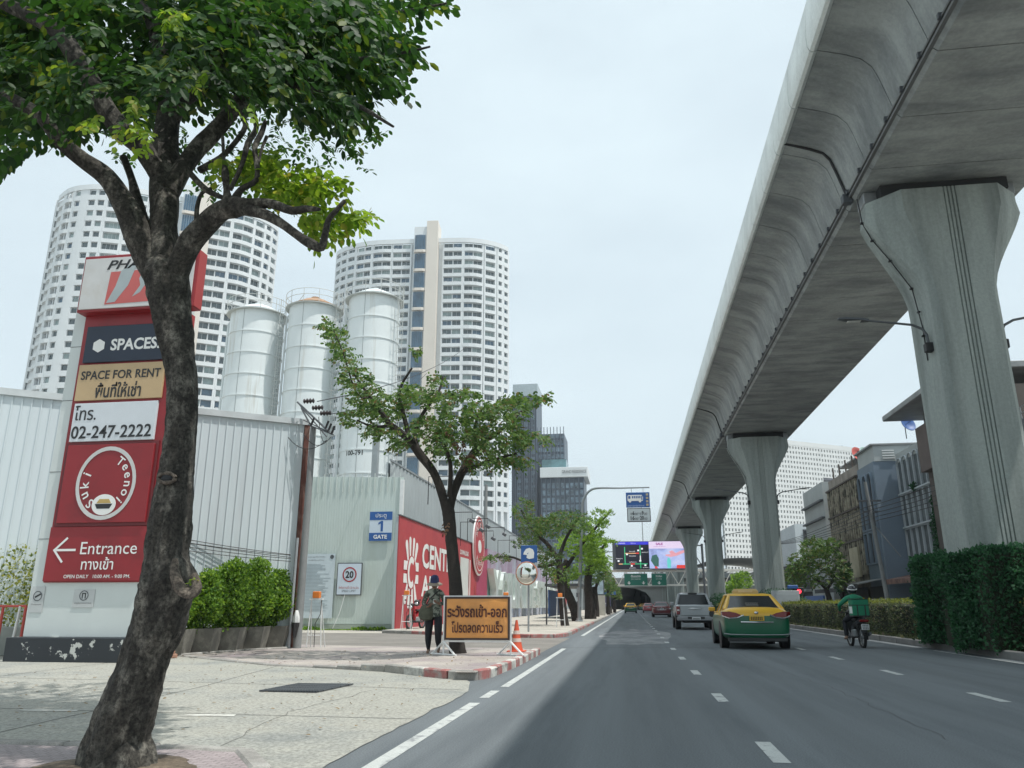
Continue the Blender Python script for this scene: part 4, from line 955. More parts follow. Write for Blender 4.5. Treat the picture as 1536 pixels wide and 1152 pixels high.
def arch(name,M,w,h,fr,Mr,root,X,Y,z,d=.25,arched=True,par=None):
    'arched bay on a wall facing -X: recessed pane set behind a raised frame'
    n=8; o=[(0,0),(0,h)] ; 
    outer=[(0,0),(w,0)]+([(w,h-w/2)]+[(w/2+w/2*math.cos(a),h-w/2+w/2*math.sin(a)) for a in [math.pi*k/n for k in range(1,n)]]+[(0,h-w/2)] if arched else [(w,h),(0,h)])
    cx,cy=w/2,h/2; inner=[(cx+(x-cx)*(1-2*fr/w),cy+(y-cy)*(1-2*fr/h)) for x,y in outer]
    F=Matrix(((0,0,-1,X),(-1,0,0,Y),(0,1,0,z),(0,0,0,1)))
    m=len(outer); mb=MB(); mb.add([(x,y,d) for x,y in outer]+[(x,y,d) for x,y in inner]+[(x,y,.01) for x,y in outer]+[(x,y,.01) for x,y in inner],
       [(i,(i+1)%m,m+(i+1)%m,m+i) for i in range(m)]+[(i,2*m+i,2*m+(i+1)%m,(i+1)%m) for i in range(m)]+[(m+i,m+(i+1)%m,3*m+(i+1)%m,3*m+i) for i in range(m)],0,F)
    mb.prism(inner,.012,.02,1,F); return mb.build(name,[M,Mr],root)
for k in range(3):
    for z,h,a in ((5.0,3.0,False),(8.1,5.3,True)): arch('arched_window',M_slate,1.35,h,.14,M_dk,s1,22.8,80.6-1.6*k,z,.22,a)
s2=thing('stained_shophouse','grimy shophouse with weather stained vertical concrete fins','shophouse',(26,86,0))
MB().box(22.95,34,80.85,93,.1,13.9).build('wall',M_dirty,s2)
fm=MB().bbox(-.38,0,-.14,.14,0,1,.03).mesh('fin',mat('fin_stained',(.34,.31,.24),.9,var=.4,scale=2,col2=(.07,.065,.05),m2=(.5,.6),s2=1.5,st2=(1,1,.4)))
for z,h in ((1.0+3.2,3.3),(7.7,2.9),(10.8,2.8)):
    for k in range(15): piece('fin',fm,s2,Matrix.Translation((22.94,81.3+.8*k,z))@Matrix.Diagonal((1,1,h,1)))
    MB().box(22.5,22.95,80.9,93,z+h+.02,z+h+.18).build('ledge',M_brn,s2)
MB().box(22.4,22.6,82.5,85.5,4.0,6.9).build('hoarding_panel',mat('beige_panel',(.42,.38,.27),.8,var=.15,scale=1),s2)
MB().box(22.95,34,81,93,13.95,14.9).build('roof_parapet',mat('parapet_stained',(.28,.25,.22),.9,var=.3,scale=.8),s2)
MB().box(24,33,80.9,92,16.2,16.35).build('roof_canopy',M_tin,s2)
pm_=MB().box(-.07,.07,-.07,.07,0,1.4).mesh('canopy_post',M_brn)
for k in range(5): piece('canopy_post',pm_,s2,Matrix.Translation((23.3,81.3+2.6*k,14.9)))
s3=thing('arcade_shophouse','grey shophouse faced with six tall white framed arches','shophouse',(28,70,0))
MB().box(24.9,36,66.6,75.2,.1,14.6).build('wall',mat('arcade_wall',(.20,.225,.235),.8,var=.15,scale=.6),s3)
MB().box(24.8,25.0,66.8,75.25,13.9,14.75).build('roof_parapet',M_shopg,s3)
for k in range(6):
    Y=75.2-1.4*k
    for z,h,a in ((4.9,3.0,False),(8.0,2.95,False),(11.0,3.3,True)): arch('arched_window',M_frame,1.38,h,.07,M_recess,s3,24.88,Y,z,.2,a)
led=MB().box(24.55,24.9,66.8,75.2,0,.14).mesh('ledge',M_frame)
for z in (4.8,7.93,10.93): piece('ledge',led,s3,Matrix.Translation((0,0,z)))
s4=thing('roofed_shophouse','brown building under a flat projecting grey roof, beside the nearest pier','shophouse',(30,60,0))
MB().box(24.2,38,52,66.4,.1,15).build('wall',M_brn,s4)
MB().bbox(21.9,39,53,68.5,16.4,16.85,.05).build('roof',M_tin,s4)
pm2=MB().box(-.08,.08,-.08,.08,0,1.5).mesh('roof_post',M_tin)
for k in range(4): piece('roof_post',pm2,s4,Matrix.Translation((24.4,54+4*k,15)))
MB().box(23.6,24.2,58,66.2,11.6,15.2).build('balcony',mat('balcony_brown',(.15,.12,.11),.8,var=.1),s4)
wsh=MB().box(-.03,0,0,1.2,0,1.6).mesh('window',M_dk)
for k in range(5):
    for j in range(3): piece('window',wsh,s4,Matrix.Translation((24.19,53.5+2.5*k,3.5+3.6*j)))
s5=thing('dark_shophouse','dark weathered building with roof railing right of the nearest pier','shophouse',(30,45,0))
MB().box(24.6,38,36,51.6,.1,12.5).build('wall',mat('weathered_grey',(.13,.14,.15),.9,var=.4,scale=.7,stretch=(1,1,.4)),s5)
mb=MB()
for z in (12.9,13.3): mb.tube([(24.7,36,z),(24.7,51.5,z)],.03,5)
for k in range(12): mb.tube([(24.7,36.2+1.38*k,12.5),(24.7,36.2+1.38*k,13.3)],.03,5)
mb.build('roof_railing',M_grey,s5)
wq=MB().box(-.08,0,0,1.5,0,2.0).mesh('window',M_dk)
for k in range(6):
    for j in range(3): piece('window',wq,s5,Matrix.Translation((24.6,37+2.4*k,2.6+3.3*j)))
arc5=[arch('arched_window',M_brn,1.9,2.4,.2,M_dk,s5,24.6,50.8-2.4*k,9.4,.25) for k in range(3)]
# shop fronts with awnings: one strip per house
M_awr=mat('awning_rust',(.22,.13,.11),.8,var=.4,scale=1.5)
for i,(y0,y1,M,zz,lb) in enumerate(((68,75,M_awr,3.9,'rust stained tin awning under the white arches'),(75.6,81,M_tin,3.6,'grey tin awning under the slate wall'),(81.5,92.5,M_tin,3.4,'long grey awning under the stained fins'),(53,66,M_tin,3.8,'grey awning under the brown building'))):
    a=thing('shop_awning',lb,'awning',(22.5,(y0+y1)/2,3),group='awnings over the shopfronts')
    X0=24.85 if y1<75.5 else 22.75
    MB().add([(X0-2.6,y0,zz-.5),(X0-2.6,y1,zz-.5),(X0,y1,zz),(X0,y0,zz),(X0-2.6,y0,zz-.44),(X0-2.6,y1,zz-.44),(X0,y1,zz+.06),(X0,y0,zz+.06)],[(0,1,2,3),(7,6,5,4),(0,4,5,1),(1,5,6,2),(2,6,7,3),(3,7,4,0)]).build('canopy',M,a)
    MB().box(X0-.05,X0-.02,y0+.2,y1-.2,.2,3.0).build('shopfront',M_dk,a)
    MB().box(X0-2.62,X0-2.58,y0,y1,zz-.85,zz-.45).build('valance',M_dk if i!=0 else M_awr,a)
# dishes on the roofs
def dish(loc,M,lb,s=1.):
    t=thing('satellite_dish',lb,'satellite dish',loc,0.5,'satellite dishes on the shophouse roofs')
    mb=MB(); mb.lathe([(.0,.0),(.25,.03),(.5,.12),(.75,.30),(.77,.30),(.52,.09),(.25,.0),(0,-.04)],n=20,M=Matrix.Translation((0,0,1.2))@Matrix.Rotation(1.25,4,'X')@Matrix.Scale(s,4)); mb.build('bowl',M,t,True,True)
    MB().tube([(0,0.1,0),(0,.1,1.15)],.04,6).build('mast',M_dgrey,t,local=True); MB().tube([(0,0,1.2),(0,-.6,1.4)],.02,5).build('feed_arm',M_dgrey,t,local=True)
dish((23.4,82.5,14.9),mat('dish_red',(.55,.12,.10),.5),'red satellite dish on the stained roof edge'); dish((23.4,80.0,15.0-.5),mat('dish_green',(.42,.58,.52),.5),'pale green satellite dish beside the red one',.9); dish((23.9,69,15),mat('dish_blue',(.07,.16,.42),.5),'blue satellite dish under the projecting roof')
dish((27.5,119,8.6),mat('dish_red',(.55,.12,.10)),'small red dish above the white low house',.9)
# low white house, grey house, background pieces
s6=thing('white_house','low white house with a barred window behind the roadside tree','house',(28,120,0))
MB().box(24.2,34,120,132,0,12.8).build('wall',mat('house_white',(.58,.63,.66),.7,var=.06,scale=.4,col2=(.40,.43,.43),m2=(.6,.75),s2=.5),s6)
mb=MB(); mb.box(25.4,28.8,119.94,120.0,9.4,11.9); wpar=mb.build('window',M_dk,s6)
mb=MB(); mb.box(25.3,28.9,119.88,119.93,11.8,12.0); mb.box(25.3,28.9,119.88,119.93,9.3,9.45)
for k in range(4): mb.box(25.3+1.15*k,25.42+1.15*k,119.88,119.93,9.4,11.9)
for k in range(3): mb.box(25.3,28.9,119.90,119.925,10.0+.55*k,10.08+.55*k)
mb.build('window_frame',M_dgrey,wpar)
s7=thing('grey_house','narrow grey building with cable ledges beyond the stained shophouse','house',(24,100,0))
MB().box(22.6,34,94.5,105,.1,15.2).build('wall',M_shopg,s7)
lg=MB().box(22.2,22.6,94.6,105,0,.2).mesh('ledge',M_dgrey)
for z in (4,7.5,11,13): piece('ledge',lg,s7,Matrix.Translation((0,0,z)))
s8=thing('shop_row','dim two storey shop row behind the median trees','shop row',(26,135,0))
MB().box(23.5,34,133,200,0,7.5).build('wall',mat('row_grey',(.23,.24,.24),.8,var=.3,scale=.3),s8); MB().box(22,23.5,106,200,3.0,3.3).build('awning',M_tin,s8); MB().box(23.4,23.49,107,132,0,7).build('shopfront',M_dk,s8)
# curved white station canopy far beyond
st_=thing('station_canopy','pale curved station roof far beyond the piers','station',(24,190,0))
mb=MB(); vs=[];n=10
for y in (180,215):
    for k in range(n+1): a=math.pi*(.12+.76*k/n); vs.append((24+11*math.cos(a),y,8.2+3.2*math.sin(a)))
mb.add(vs,[(k,k+1,n+1+k+1,n+1+k) for k in range(n)]); mb.build('roof',mat('canopy_pale',(.55,.57,.57),.5),st_)
MB().box(12,33,182,214,7.2,8.2).build('platform',M_vcon,st_); MB().box(20,22,190,192,0,7.2).build('column',M_vcon,st_)
# ================================================================= GANTRY AND SCREENS
M_gal=mat('truss_white',(.80,.77,.70),.5,var=.1)
ga=thing('sign_gantry','white truss gantry spanning the road with green direction signs','gantry',(8,150,0))
mb=MB()
for y in (150,151.2):
    for z in (4.9,7.45): mb.box(-5,24,y-.12,y+.12,z-.14,z+.14)
mb.box(-5,24,149.9,151.3,7.3,7.7)
mb.build('chord',M_gal,ga)
dg=MB().tube([(0,0,0),(1.35,0,2.4)],.08,5).mesh('brace',M_gal); dg2=MB().tube([(0,0,2.4),(1.35,0,0)],.08,5).mesh('brace',M_gal)
for k in range(21): piece('brace',dg if k%2==0 else dg2,ga,Matrix.Translation((-4.9+1.37*k,150,4.98)))
lgm=MB().box(-.25,.25,-.25,.25,0,7.6).mesh('leg',M_gal)
for x in (-4.9,23.8): piece('leg',lgm,ga,Matrix.Translation((x,150.6,.1)))
M_green=mat('sign_green',(.012,.17,.115),.5,var=.05)
for x0,x1,lb,tx,ar in ((-1.1,3.15,'wide green direction sign with two arrows under the traffic screen','ดินแดง',(-.25,2.4)),(3.9,6.6,'narrower green direction sign with one arrow','รัชดาภิเษก',(5.25,))):
    t=thing('direction_sign',lb,'road sign',((x0+x1)/2,149.7,4.75),group='green direction signs on the gantry')
    MB().box(x0,x1,149.7,149.78,4.75,7.0).build('board',M_green,t); plate(0,x1-x0,0,.05,(x0,149.69,4.78),0,M_lwht,t,'border'); plate(0,x1-x0,0,.05,(x0,149.69,6.92),0,M_lwht,t,'border')
    text(tx,(x1-x0)*.42,.42,((x0+x1)/2,149.68,6.5),0,M_lwht,t,bold=.03); text('DIN DAENG' if ar[0]<0 else 'RATCHADA',(x1-x0)*.4,.2,((x0+x1)/2,149.68,5.98),0,M_lwht,t)
    for a in ar: 
        F=frame((a,149.68,5.3),0); mb=MB(); mb.prism([(-.35,.05),(0,-.32),(.35,.05),(.1,.0),(.1,.28),(-.1,.28),(-.1,0)],0,.01,0,F); mb.build('arrow',M_lwht,t)
def emi(n,c,s=1.): 
    return mat(n,tuple(x*.2 for x in c),.4,var=0,emit=c,estr=s)
sc=thing('traffic_screen','dark electronic traffic map screen on the gantry','screen',(-.1,149.2,7.8))
MB().bbox(-3.1,3.55,149.2,150.0,7.72,12.85,.04).build('cabinet',M_dgrey,sc)
MB().box(-2.5,3.6,149.12,149.19,7.8,12.75).build('screen',emi('screen_black',(.012,.014,.03),.6),sc)
MB().box(-2.5,3.6,149.1,149.115,12.2,12.75).build('title_bar',emi('screen_blue',(.04,.04,.62),1),sc)
text('รายงานจราจร',1.6,.22,(-1.5,149.09,12.48),0,emi('screen_white',(.85,.87,.9),1),sc); text('12:31 น.',.9,.2,(.8,149.09,12.48),0,emi('screen_white',(.85,.87,.9)),sc)
g_=emi('screen_green',(.05,.5,.22)); r_=emi('screen_red',(.75,.06,.05)); y_=emi('screen_amber',(.75,.42,.2)); w_=MATS['screen_white']
mb=MB(); B=lambda x0,x1,z0,z1,mi: mb.box(x0,x1,149.085,149.11,z0,z1,mi)
B(-.9,-.75,8.7,11.8,0); B(1.95,2.1,7.9,12.1,0); B(-2,3.3,8.62,8.76,0); 
mb.box(-2.0,-1.3,149.08,149.084,8.60,8.78,2); mb.box(.2,.95,149.08,149.084,8.58,8.8,1); mb.box(-.8,1.2,149.085,149.11,10.55,10.7,2); mb.box(1.2,1.8,149.085,149.11,10.52,10.74,1); mb.box(1.94,2.11,149.08,149.084,9.4,10.2,3)
for x,z in ((1.5,11.0),(2.2,11.3),(1.8,9.1),(-2.2,9.1),(-.6,10.3),(.2,8.2),(2.7,8.3)): mb.box(x,x+.35,149.085,149.11,z,z+.3,3)
mb.build('route_lines',[g_,r_,y_,w_],sc)
for s_,x,z,w in (('ดินแดง',.6,10.15,1.2),('พระราม 9',2.9,10.8,1.2),('รัชดา',-1.9,9.7,1.2),('อโศก',.6,9.05,1.3),('ลาดพร้าว',.5,7.98,1.2),('สุทธิสาร',2.9,8.0,1.0),('วิภาวดี',.5,10.98,1.1)): text(s_,w,.2,(x,149.09,z),0,w_,sc)
s2_=thing('advert_screen','bright pink and lilac advertising screen beside the traffic map','screen',(7,149.2,7.8))
MB().bbox(3.6,11.3,149.3,150.0,7.72,12.85,.04).build('cabinet',mat('cabinet_navy',(.03,.045,.10),.5),s2_)
M_ad=mat('advert_picture',(.2,.2,.25),.4,var=0,emit=(.5,.52,.85),estr=1)
def admat():
    m=bpy.data.materials.new('advert_picture_glow'); m.use_nodes=True; t=m.node_tree; p=t.nodes['Principled BSDF']; l=t.links.new
    g=nd(t,'ShaderNodeNewGeometry'); mp=nd(t,'ShaderNodeMapping'); mp.inputs['Scale'].default_value=(.42,1,.5); l(g.outputs['Position'],mp.inputs[0]); n=nd(t,'ShaderNodeTexNoise'); n.inputs['Scale'].default_value=1; n.inputs['Detail'].default_value=3; l(mp.outputs[0],n.inputs[0])
    r=nd(t,'ShaderNodeValToRGB'); e=r.color_ramp.elements; e[0].position=.3; e[0].color=(.16,.18,.42,1); e[1].position=.72; e[1].color=(.62,.66,.92,1); q=e.new(.5); q.color=(.40,.50,.85,1)
    l(n.outputs['Fac'],r.inputs[0]); l(r.outputs[0],p.inputs['Emission Color']); p.inputs['Emission Strength'].default_value=1.; p.inputs['Base Color'].default_value=(.05,.05,.06,1); return m
MB().box(3.65,10.4,149.2,149.29,7.85,12.75).build('screen',admat(),s2_)
MB().box(3.65,10.4,149.17,149.195,11.45,12.75).build('headline_band',emi('screen_lilac',(.78,.66,.86)),s2_)
text('SALE',1.3,.45,(5.6,149.16,12.3),0,emi('screen_purple',(.35,.06,.30)),s2_,bold=.04); text('สินค้าราคาพิเศษ',2.2,.16,(5.6,149.16,11.85),0,MATS['screen_purple'],s2_); text('A  B  C  D',2.2,.2,(8.4,149.16,12.3),0,MATS['screen_purple'],s2_) if False else None
mb=MB(); mb.prism([(10.38-7,11.2),(10.38-7,10.8),(8.6-7,10.1),(7.6-7,9.9),(6.6-7,10.15),(6.7-7,10.35),(7.6-7,10.4),(7.3-7,10.9),(7.9-7,11.1),(8.5-7,10.6),(9.4-7,11.0)][::-1],0,.02,0,frame((7,149.2,0),0)); mb.build('hand_image',emi('screen_skin',(.78,.36,.42)),s2_)
mb=MB(); mb.prism([(6.9,7.9),(7.5,7.9),(7.6,9.2),(7.3,9.8),(7.05,9.8),(6.85,9.2)],0,.02,0,frame((0,149.2,0),0)); mb.build('bottle_image',emi('screen_teal',(.15,.62,.60)),s2_)
mb=MB(); F=frame((0,149.2,0),0); mb.prism([(4.6,8.2),(5.3,8.2),(5.4,9.6),(5.0,10.4),(4.2,10.2),(3.9,9.3)],0,.02,0,F); mb.build('plant_image',emi('screen_darkgreen',(.05,.14,.12)),s2_)
mb=MB(); mb.prism([(4.6,7.86),(5.2,7.86),(4.9,8.25),(4.6,8.25)],0,.025,0,F); mb.prism([(8.5,7.86),(10.3,7.86),(10.3,8.45),(8.6,8.45)],0,.025,0,F); mb.build('corner_blocks',r_,s2_)
mb=MB(); mb.tube([(11.2,150,12),(13.6,150,12)],.12,6); mb.tube([(11.2,150,8),(13.6,150,8)],.12,6); mb.tube([(11.3,150,11.6),(13.4,150,8)],.1,6); mb.tube([(13.4,150,.1),(13.4,150,12.3)],.22,8); mb.tube([(-3,150,11),(-4.9,150,11)],.08,6); mb.tube([(-4.9,150,7),(-4.9,150,11.5)],.15,6); mb.build('support_frame',M_dgrey,s2_)
# ================================================================= OVERPASS
M_ramp=mat('overpass_concrete',(.20,.21,.205),.8,var=.12,scale=.1)
ov=thing('overpass','low concrete overpass crossing the road with arched underpass portals','overpass',(5,235,0))
mb=MB(); mb.box(-14,60,235,470,6.4,8.2); mb.box(-14,60,234.8,235,8.2,9.0); mb.build('deck',M_ramp,ov)  # deck and side walls drawn far back so the underpass goes dark
arcp=[(-7,0),(-6.3,0),(-6.3,3.2)]+[(-6.3+ (7.6)*(1-math.cos(a))/1.,3.2+2.6*math.sin(a)) for a in [math.pi/2*k/6 for k in range(1,7)]]
cur=[(6.0,0),(8.6,0),(8.6,6.4),(-2.0,6.4),(1.5,6.0),(4.2,5.0),(5.6,3.4)]
MB().add([],[]).prism(cur,0,24,0,Matrix(((1,0,0,0),(0,0,1,236),(0,1,0,0),(0,0,0,1)))).build('portal_pier',M_ramp,ov)
mb=MB(); rb=MB().box(0,.42,-.25,0,0,6.3).mesh('wall_rib',M_pier)
for k in range(14): piece('wall_rib',rb,ov,Matrix.Translation((8.9+.72*k,236,0)))
MB().box(8.6,40,236,470,0,6.4).build('retaining_wall',M_ramp,ov)
MB().box(-14,-6.5,236,470,0,6.4).build('abutment',M_ramp,ov)
MB().box(-6.5,8.6,468,470,0,6.4).build('added_end_wall',M_dk,ov)  # added dark wall, shuts off the bright sky at the far end
for yy in range(262,460,26):
    MB().box(1.8,3.0,yy,yy+1.2,0,6.4).build('column',M_ramp,ov)
# far blocks closing the street
for i,(x0,x1,y,h,lb) in enumerate(((-60,-8,420,16,'far pale block closing the street on the left'),(12,60,430,20,'far pale block closing the street on the right'),(-30,-9,300,10,'low grey building beyond the street trees'))):
    t=thing('far_block',lb,'building',(x0,y,0),group=None); MB().box(x0,x1,y,y+20,0,h).build('wall',M_shopg,t)
    wmm=MB().box(0,1.6,-.1,-.02,0,1.5).mesh('window',M_dk)
    for k in range(int((x1-x0)/3)):
        for j in range(int(h/3.2)): piece('window',wmm,t,Matrix.Translation((x0+.8+3*k,y,1.2+3.1*j)))
o=MB().tube([(6.2,150.8,18),(6.17,150.8,25.2)],[.09,.05],6).build('antenna_mast',M_grey); 
bpy.data.objects.remove(o)
tag(MB().tube([(4.6,260,0),(4.6,260,36)],[.3,.08],6).build('antenna_mast',M_grey),'thin antenna mast standing left of the viaduct','mast')
# ================================================================= TREES
def bjit(s,a=.10):
    def f(p,t): return 1+a*noise.noise(Vector((p.x*3+math.cos(t)*1.3,p.y*3+math.sin(t)*1.3,p.z*2+s)))*1.6+a*.5*noise.noise(Vector((math.cos(t)*4,math.sin(t)*4,p.z*7+s)))
    return f
def wr(p,w): return w*.5*((p-EYE).dot(FWD))/1160
def smooth_path(pts,n=4):
    P=[Vector(p[:3]) for p in pts]; R=[p[3] for p in pts]; o=[];r=[]
    for i in range(len(P)-1):
        p0=P[max(i-1,0)];p1=P[i];p2=P[i+1];p3=P[min(i+2,len(P)-1)]
        for k in range(n):
            t=k/n; o.append(.5*((2*p1)+(p2-p0)*t+(2*p0-5*p1+4*p2-p3)*t*t+(3*p1-p0-3*p2+p3)*t**3)); r.append(R[i]*(1-t)+R[i+1]*t)
    o.append(P[-1]); r.append(R[-1]); return o,r
def bark_jit(s):
    def f(p,t):
        q=Vector((math.cos(t),math.sin(t),0)); return 1+.10*noise.noise(Vector((q.x*1.5,q.y*1.5,p.z*1.6+s)))+.085*noise.noise(Vector((q.x*4,q.y*4,p.z*5+s)))+.07*noise.noise(Vector((q.x*9,q.y*9,p.z*11+s)))
    return f
def limb(mb,pts,n=12,sub=4,seed=0,a=.12):
    q=[]
    for x,y,Y,w in pts: p=at(x,y,Y); q.append((p.x,p.y,p.z,wr(p,w)))
    P,R=smooth_path(q,sub); mb.tube(P,R,n,jit=bark_jit(seed) if n>20 else bjit(seed,a)); return P
nt_=thing('roadside_tree','large near tree with a leaning dark knotty trunk in front of the sign tower','tree',(-4.2,6.2,0))
TB=[]
mb=MB()
limb(mb,[(150,1240,6.0,190),(166,1185,6.15,150),(177,1150,6.2,112),(172,1130,6.2,98),(190,1069,6.2,84),(214,1000,6.2,68),(222,975,6.2,68),(237,940,6.2,76),(247,900,6.2,82),(251,872,6.2,82),(249,835,6.2,64),(256,770,6.2,58),(264,704,6.2,50),(272,640,6.2,45),(274,580,6.2,44),(268,530,6.2,46),(261,490,6.2,52),(254,445,6.2,60),(250,415,6.2,66),(246,395,6.2,50)],64,18,1,.16)
# buttress ridges that twist up the trunk
for (dx,dy,w,sd) in ((-18,0,30,2),):
    limb(mb,[(172+dx*1.7,1200,6.0,w*1.5),(188+dx*1.2,1100,6.08,w*1.1),(214+dx*.7,1000,6.12,w*.8),(245+dx*.8,890,6.10,w*.9),(256+dx*.6,770,6.14,w*.6)],12,5,sd,.25)
mb.build('trunk',M_bark,nt_,True)
B_=[[(252,425,6.2,50),(232,400,6.2,46),(212,365,6.15,42),(195,325,6.1,38),(176,290,6.05,32),(160,266,6.0,29),(125,240,5.9,24),(94,215,5.8,22),(62,175,5.7,20),(19,150,5.6,18),(-60,110,5.5,14)],
[(250,420,6.2,50),(248,385,6.2,44),(246,348,6.25,40),(246,300,6.3,40),(248,265,6.35,38),(250,187,6.5,34),(258,125,6.6,30),(237,62,6.7,24),(219,0,6.8,20),(200,-90,7,12)],
[(255,425,6.2,44),(272,392,6.15,36),(290,360,6.1,34),(311,335,6.05,30),(330,318,6.0,28),(352,310,5.95,30),(368,309,5.92,24),(403,305,5.85,14),(437,316,5.8,13),(460,313,5.75,11),(480,314,5.7,5)],
[(360,312,5.93,20),(394,320,5.85,15),(422,335,5.8,14),(450,356,5.75,13),(467,366,5.7,15),(482,371,5.7,13),(488,350,5.68,10),(493,330,5.65,9),(505,315,5.6,8),(517,301,5.6,6)],
[(252,290,6.3,34),(275,252,6.4,28),(297,222,6.5,26),(331,187,6.6,24),(356,156,6.7,22),(384,120,6.9,18),(430,80,7.1,14),(500,30,7.3,9)],
[(255,180,6.5,26),(275,150,6.6,24),(312,120,6.7,22),(344,62,6.8,18),(362,0,6.9,14),(380,-80,7,8)],
[(244,270,6.3,30),(215,225,6.2,28),(175,187,6.1,30),(140,130,6.0,28),(109,78,5.9,26),(78,40,5.8,24),(15,9,5.7,20),(-60,-30,5.6,14)],
[(215,335,6.3,20),(205,300,6.35,17),(198,270,6.4,12),(185,235,6.4,10)],
[(343,305,5.95,18),(340,285,5.95,9),(338,262,5.95,12),(336,240,6.0,5),(334,205,6.1,5)],
[(352,300,5.95,14),(362,284,5.95,9),(384,270,5.95,8),(385,245,6.0,8),(382,222,6.05,8),(392,200,6.1,8),(398,182,6.15,6)],
[(345,285,5.95,7),(362,250,5.95,7),(372,215,6.0,9),(385,190,6.1,8),(372,160,6.2,7)],
[(300,255,6.3,12),(330,237,6.2,9),(352,215,6.1,8),(368,190,6.1,7),(362,170,6.2,6)],
[(285,260,6.2,9),(310,285,6.1,9),(338,298,6.0,7)],
[(295,330,6.1,8),(296,310,6.1,7),(303,290,6.1,6),(318,282,6.1,5)],
[(400,205,6.1,6),(393,222,6.05,4),(388,245,6,4)],
[(383,120,6.9,16),(450,130,6.6,11),(520,150,6.3,8),(590,190,6.1,4)],[(430,80,7.1,12),(520,90,6.7,8),(600,80,6.4,5),(645,70,6.3,3)],[(500,30,7.3,8),(590,20,7.0,6),(670,5,6.8,3)]]
for i,b in enumerate(B_):
    m_=MB(); limb(m_,b,12 if i<7 else 8,4,i+7,.14); m_.build('branch',M_bark,nt_,True)
# pruning scars: raised bark rings round a hollow
def scar(cx,cy,Y,rx,ry,w,tilt=0):
    P=[]
    for k in range(17):
        t=2*math.pi*k/16; P.append(at(cx+rx*math.cos(t),cy+ry*math.sin(t),Y+tilt*math.cos(t)))
    m=MB(); m.tube(P,[wr(P[0],w)*(1+.2*math.sin(k*2.1)) for k in range(17)],8,cap=False); m.build('branch_scar',mat('scar_bark',(.12,.10,.08),.95,var=.45,scale=14,bump=1.,fine=.5,fscale=40),nt_,True)
scar(250,717,6.02,13,7,6); 
m_=MB(); P_,R_=smooth_path([(*at(263,838,5.98),.02),(*at(262,862,5.96),.04),(*at(272,884,5.94),.045),(*at(287,891,5.94),.045),(*at(296,880,5.95),.04),(*at(290,862,5.97),.03)],3); m_.tube(P_,R_,10,jit=bjit(5,.2)); m_.build('branch_scar',MATS['scar_bark'],nt_,True)
MB().sphere(tuple(at(250,717,6.02)),(.055,.02,.03),10).build('hollow',M_dark,nt_)
# crown: compound leaves through the volume
def px_sprays(bl,n,Y0,Y1,L,nl,leaf,out=1.,droop=-.35,zc=None):
    b=np.array(bl,float); w=b[:,2]*b[:,3]; k=rng.choice(len(b),n,p=w/w.sum()); P=[]
    for i in k:
        a=rng.random()*2*math.pi; r=rng.random()**.5; Y=rng.uniform(Y0,Y1); P.append(at(b[i,0]+b[i,2]*r*math.cos(a),b[i,1]+b[i,3]*r*math.sin(a),Y))
    P=np.array(P); c=np.array(zc); D=P-c; D/=np.linalg.norm(D,axis=1)[:,None]; D=D*out+rng.normal(size=P.shape)*.45; D[:,2]+=droop
    return sprays(P,D,L*(.7+.6*rng.random(n)),nl,leaf)
zc=tuple(at(250,150,6.5))
big=[(140,40,280,90),(50,130,120,62),(8,225,30,26),(110,170,60,26),(190,150,70,26),(390,60,140,75),(430,105,90,40),(520,110,50,30),(565,75,36,22),(520,165,30,22),(470,155,40,24),(590,60,20,14),(560,15,66,24),(625,0,36,14),(590,70,28,18),(575,120,24,16),(335,140,70,14),(470,30,110,45),(250,120,60,36),(0,60,120,100)]
arr=[np.concatenate([x,y]) for x,y in zip(px_sprays(big,2500,6.2,9.2,.46,9,.128,1.,-.35,zc),px_sprays(big,330,4.9,6.2,.42,9,.10,1.,-.35,zc))]
P_,_=blobs([(-6.2,7,9.9,3.0,3.0,1.1),(-4.4,7.5,10,1.7,2.6,1.0),(-8.8,6.5,8.8,2,3,1.4),(-6.0,10,8.9,2.6,2,1.1),(-5.4,4.0,9.6,1.8,1.4,.8)],1500)
D_=P_-np.array(zc); D_/=np.linalg.norm(D_,axis=1)[:,None]; a2=sprays(P_,D_+rng.normal(size=P_.shape)*.4,.40+0*P_[:,0],9,.1)
A4=[np.concatenate([x,y]) for x,y in zip(arr,a2)]
# keep the air round the camera free
keep=(np.linalg.norm(A4[0]-np.array([0,0,1.3]),axis=1)>3.6); A4=[x[keep] for x in A4]
dist=np.linalg.norm(A4[0]-np.array([0,0,1.3]),axis=1); vis=A4[0][:,2]<1.3+.62*A4[0][:,1]*1.35; order=np.argsort(dist+1000*(~vis))
near=order[:150]; rest_=order[150:]
o=leafmesh('foliage',A4[0][rest_],A4[1][rest_],A4[2][rest_],A4[3][rest_],M_leafA,nt_); o['kind']='stuff'
lm=MB(); lm.add([tuple(v) for v in LEAF],LEAFF); lme=lm.mesh('leaf',M_leafA)
def leafobj(i,A,me):
    y=Vector(A[1][i]).normalized(); x=y.cross(Vector(A[2][i])).normalized(); z=x.cross(y); L_=A[3][i]
    m=Matrix((x*L_,y*L_,z*L_)).transposed().to_4x4(); m.translation=Vector(A[0][i]); piece('leaf',me,nt_,m)
for i in near: leafobj(i,A4,lme)
young_=[(365,248,40,20),(425,268,45,16),(478,272,40,14),(440,296,42,14),(500,325,38,14),(538,322,18,8),(478,340,24,16),(400,242,25,12),(395,262,35,16),(455,285,40,14)]
a3=px_sprays(young_,190,5.95,6.7,.30,9,.085,.7,-.25,tuple(at(400,300,5.9)))
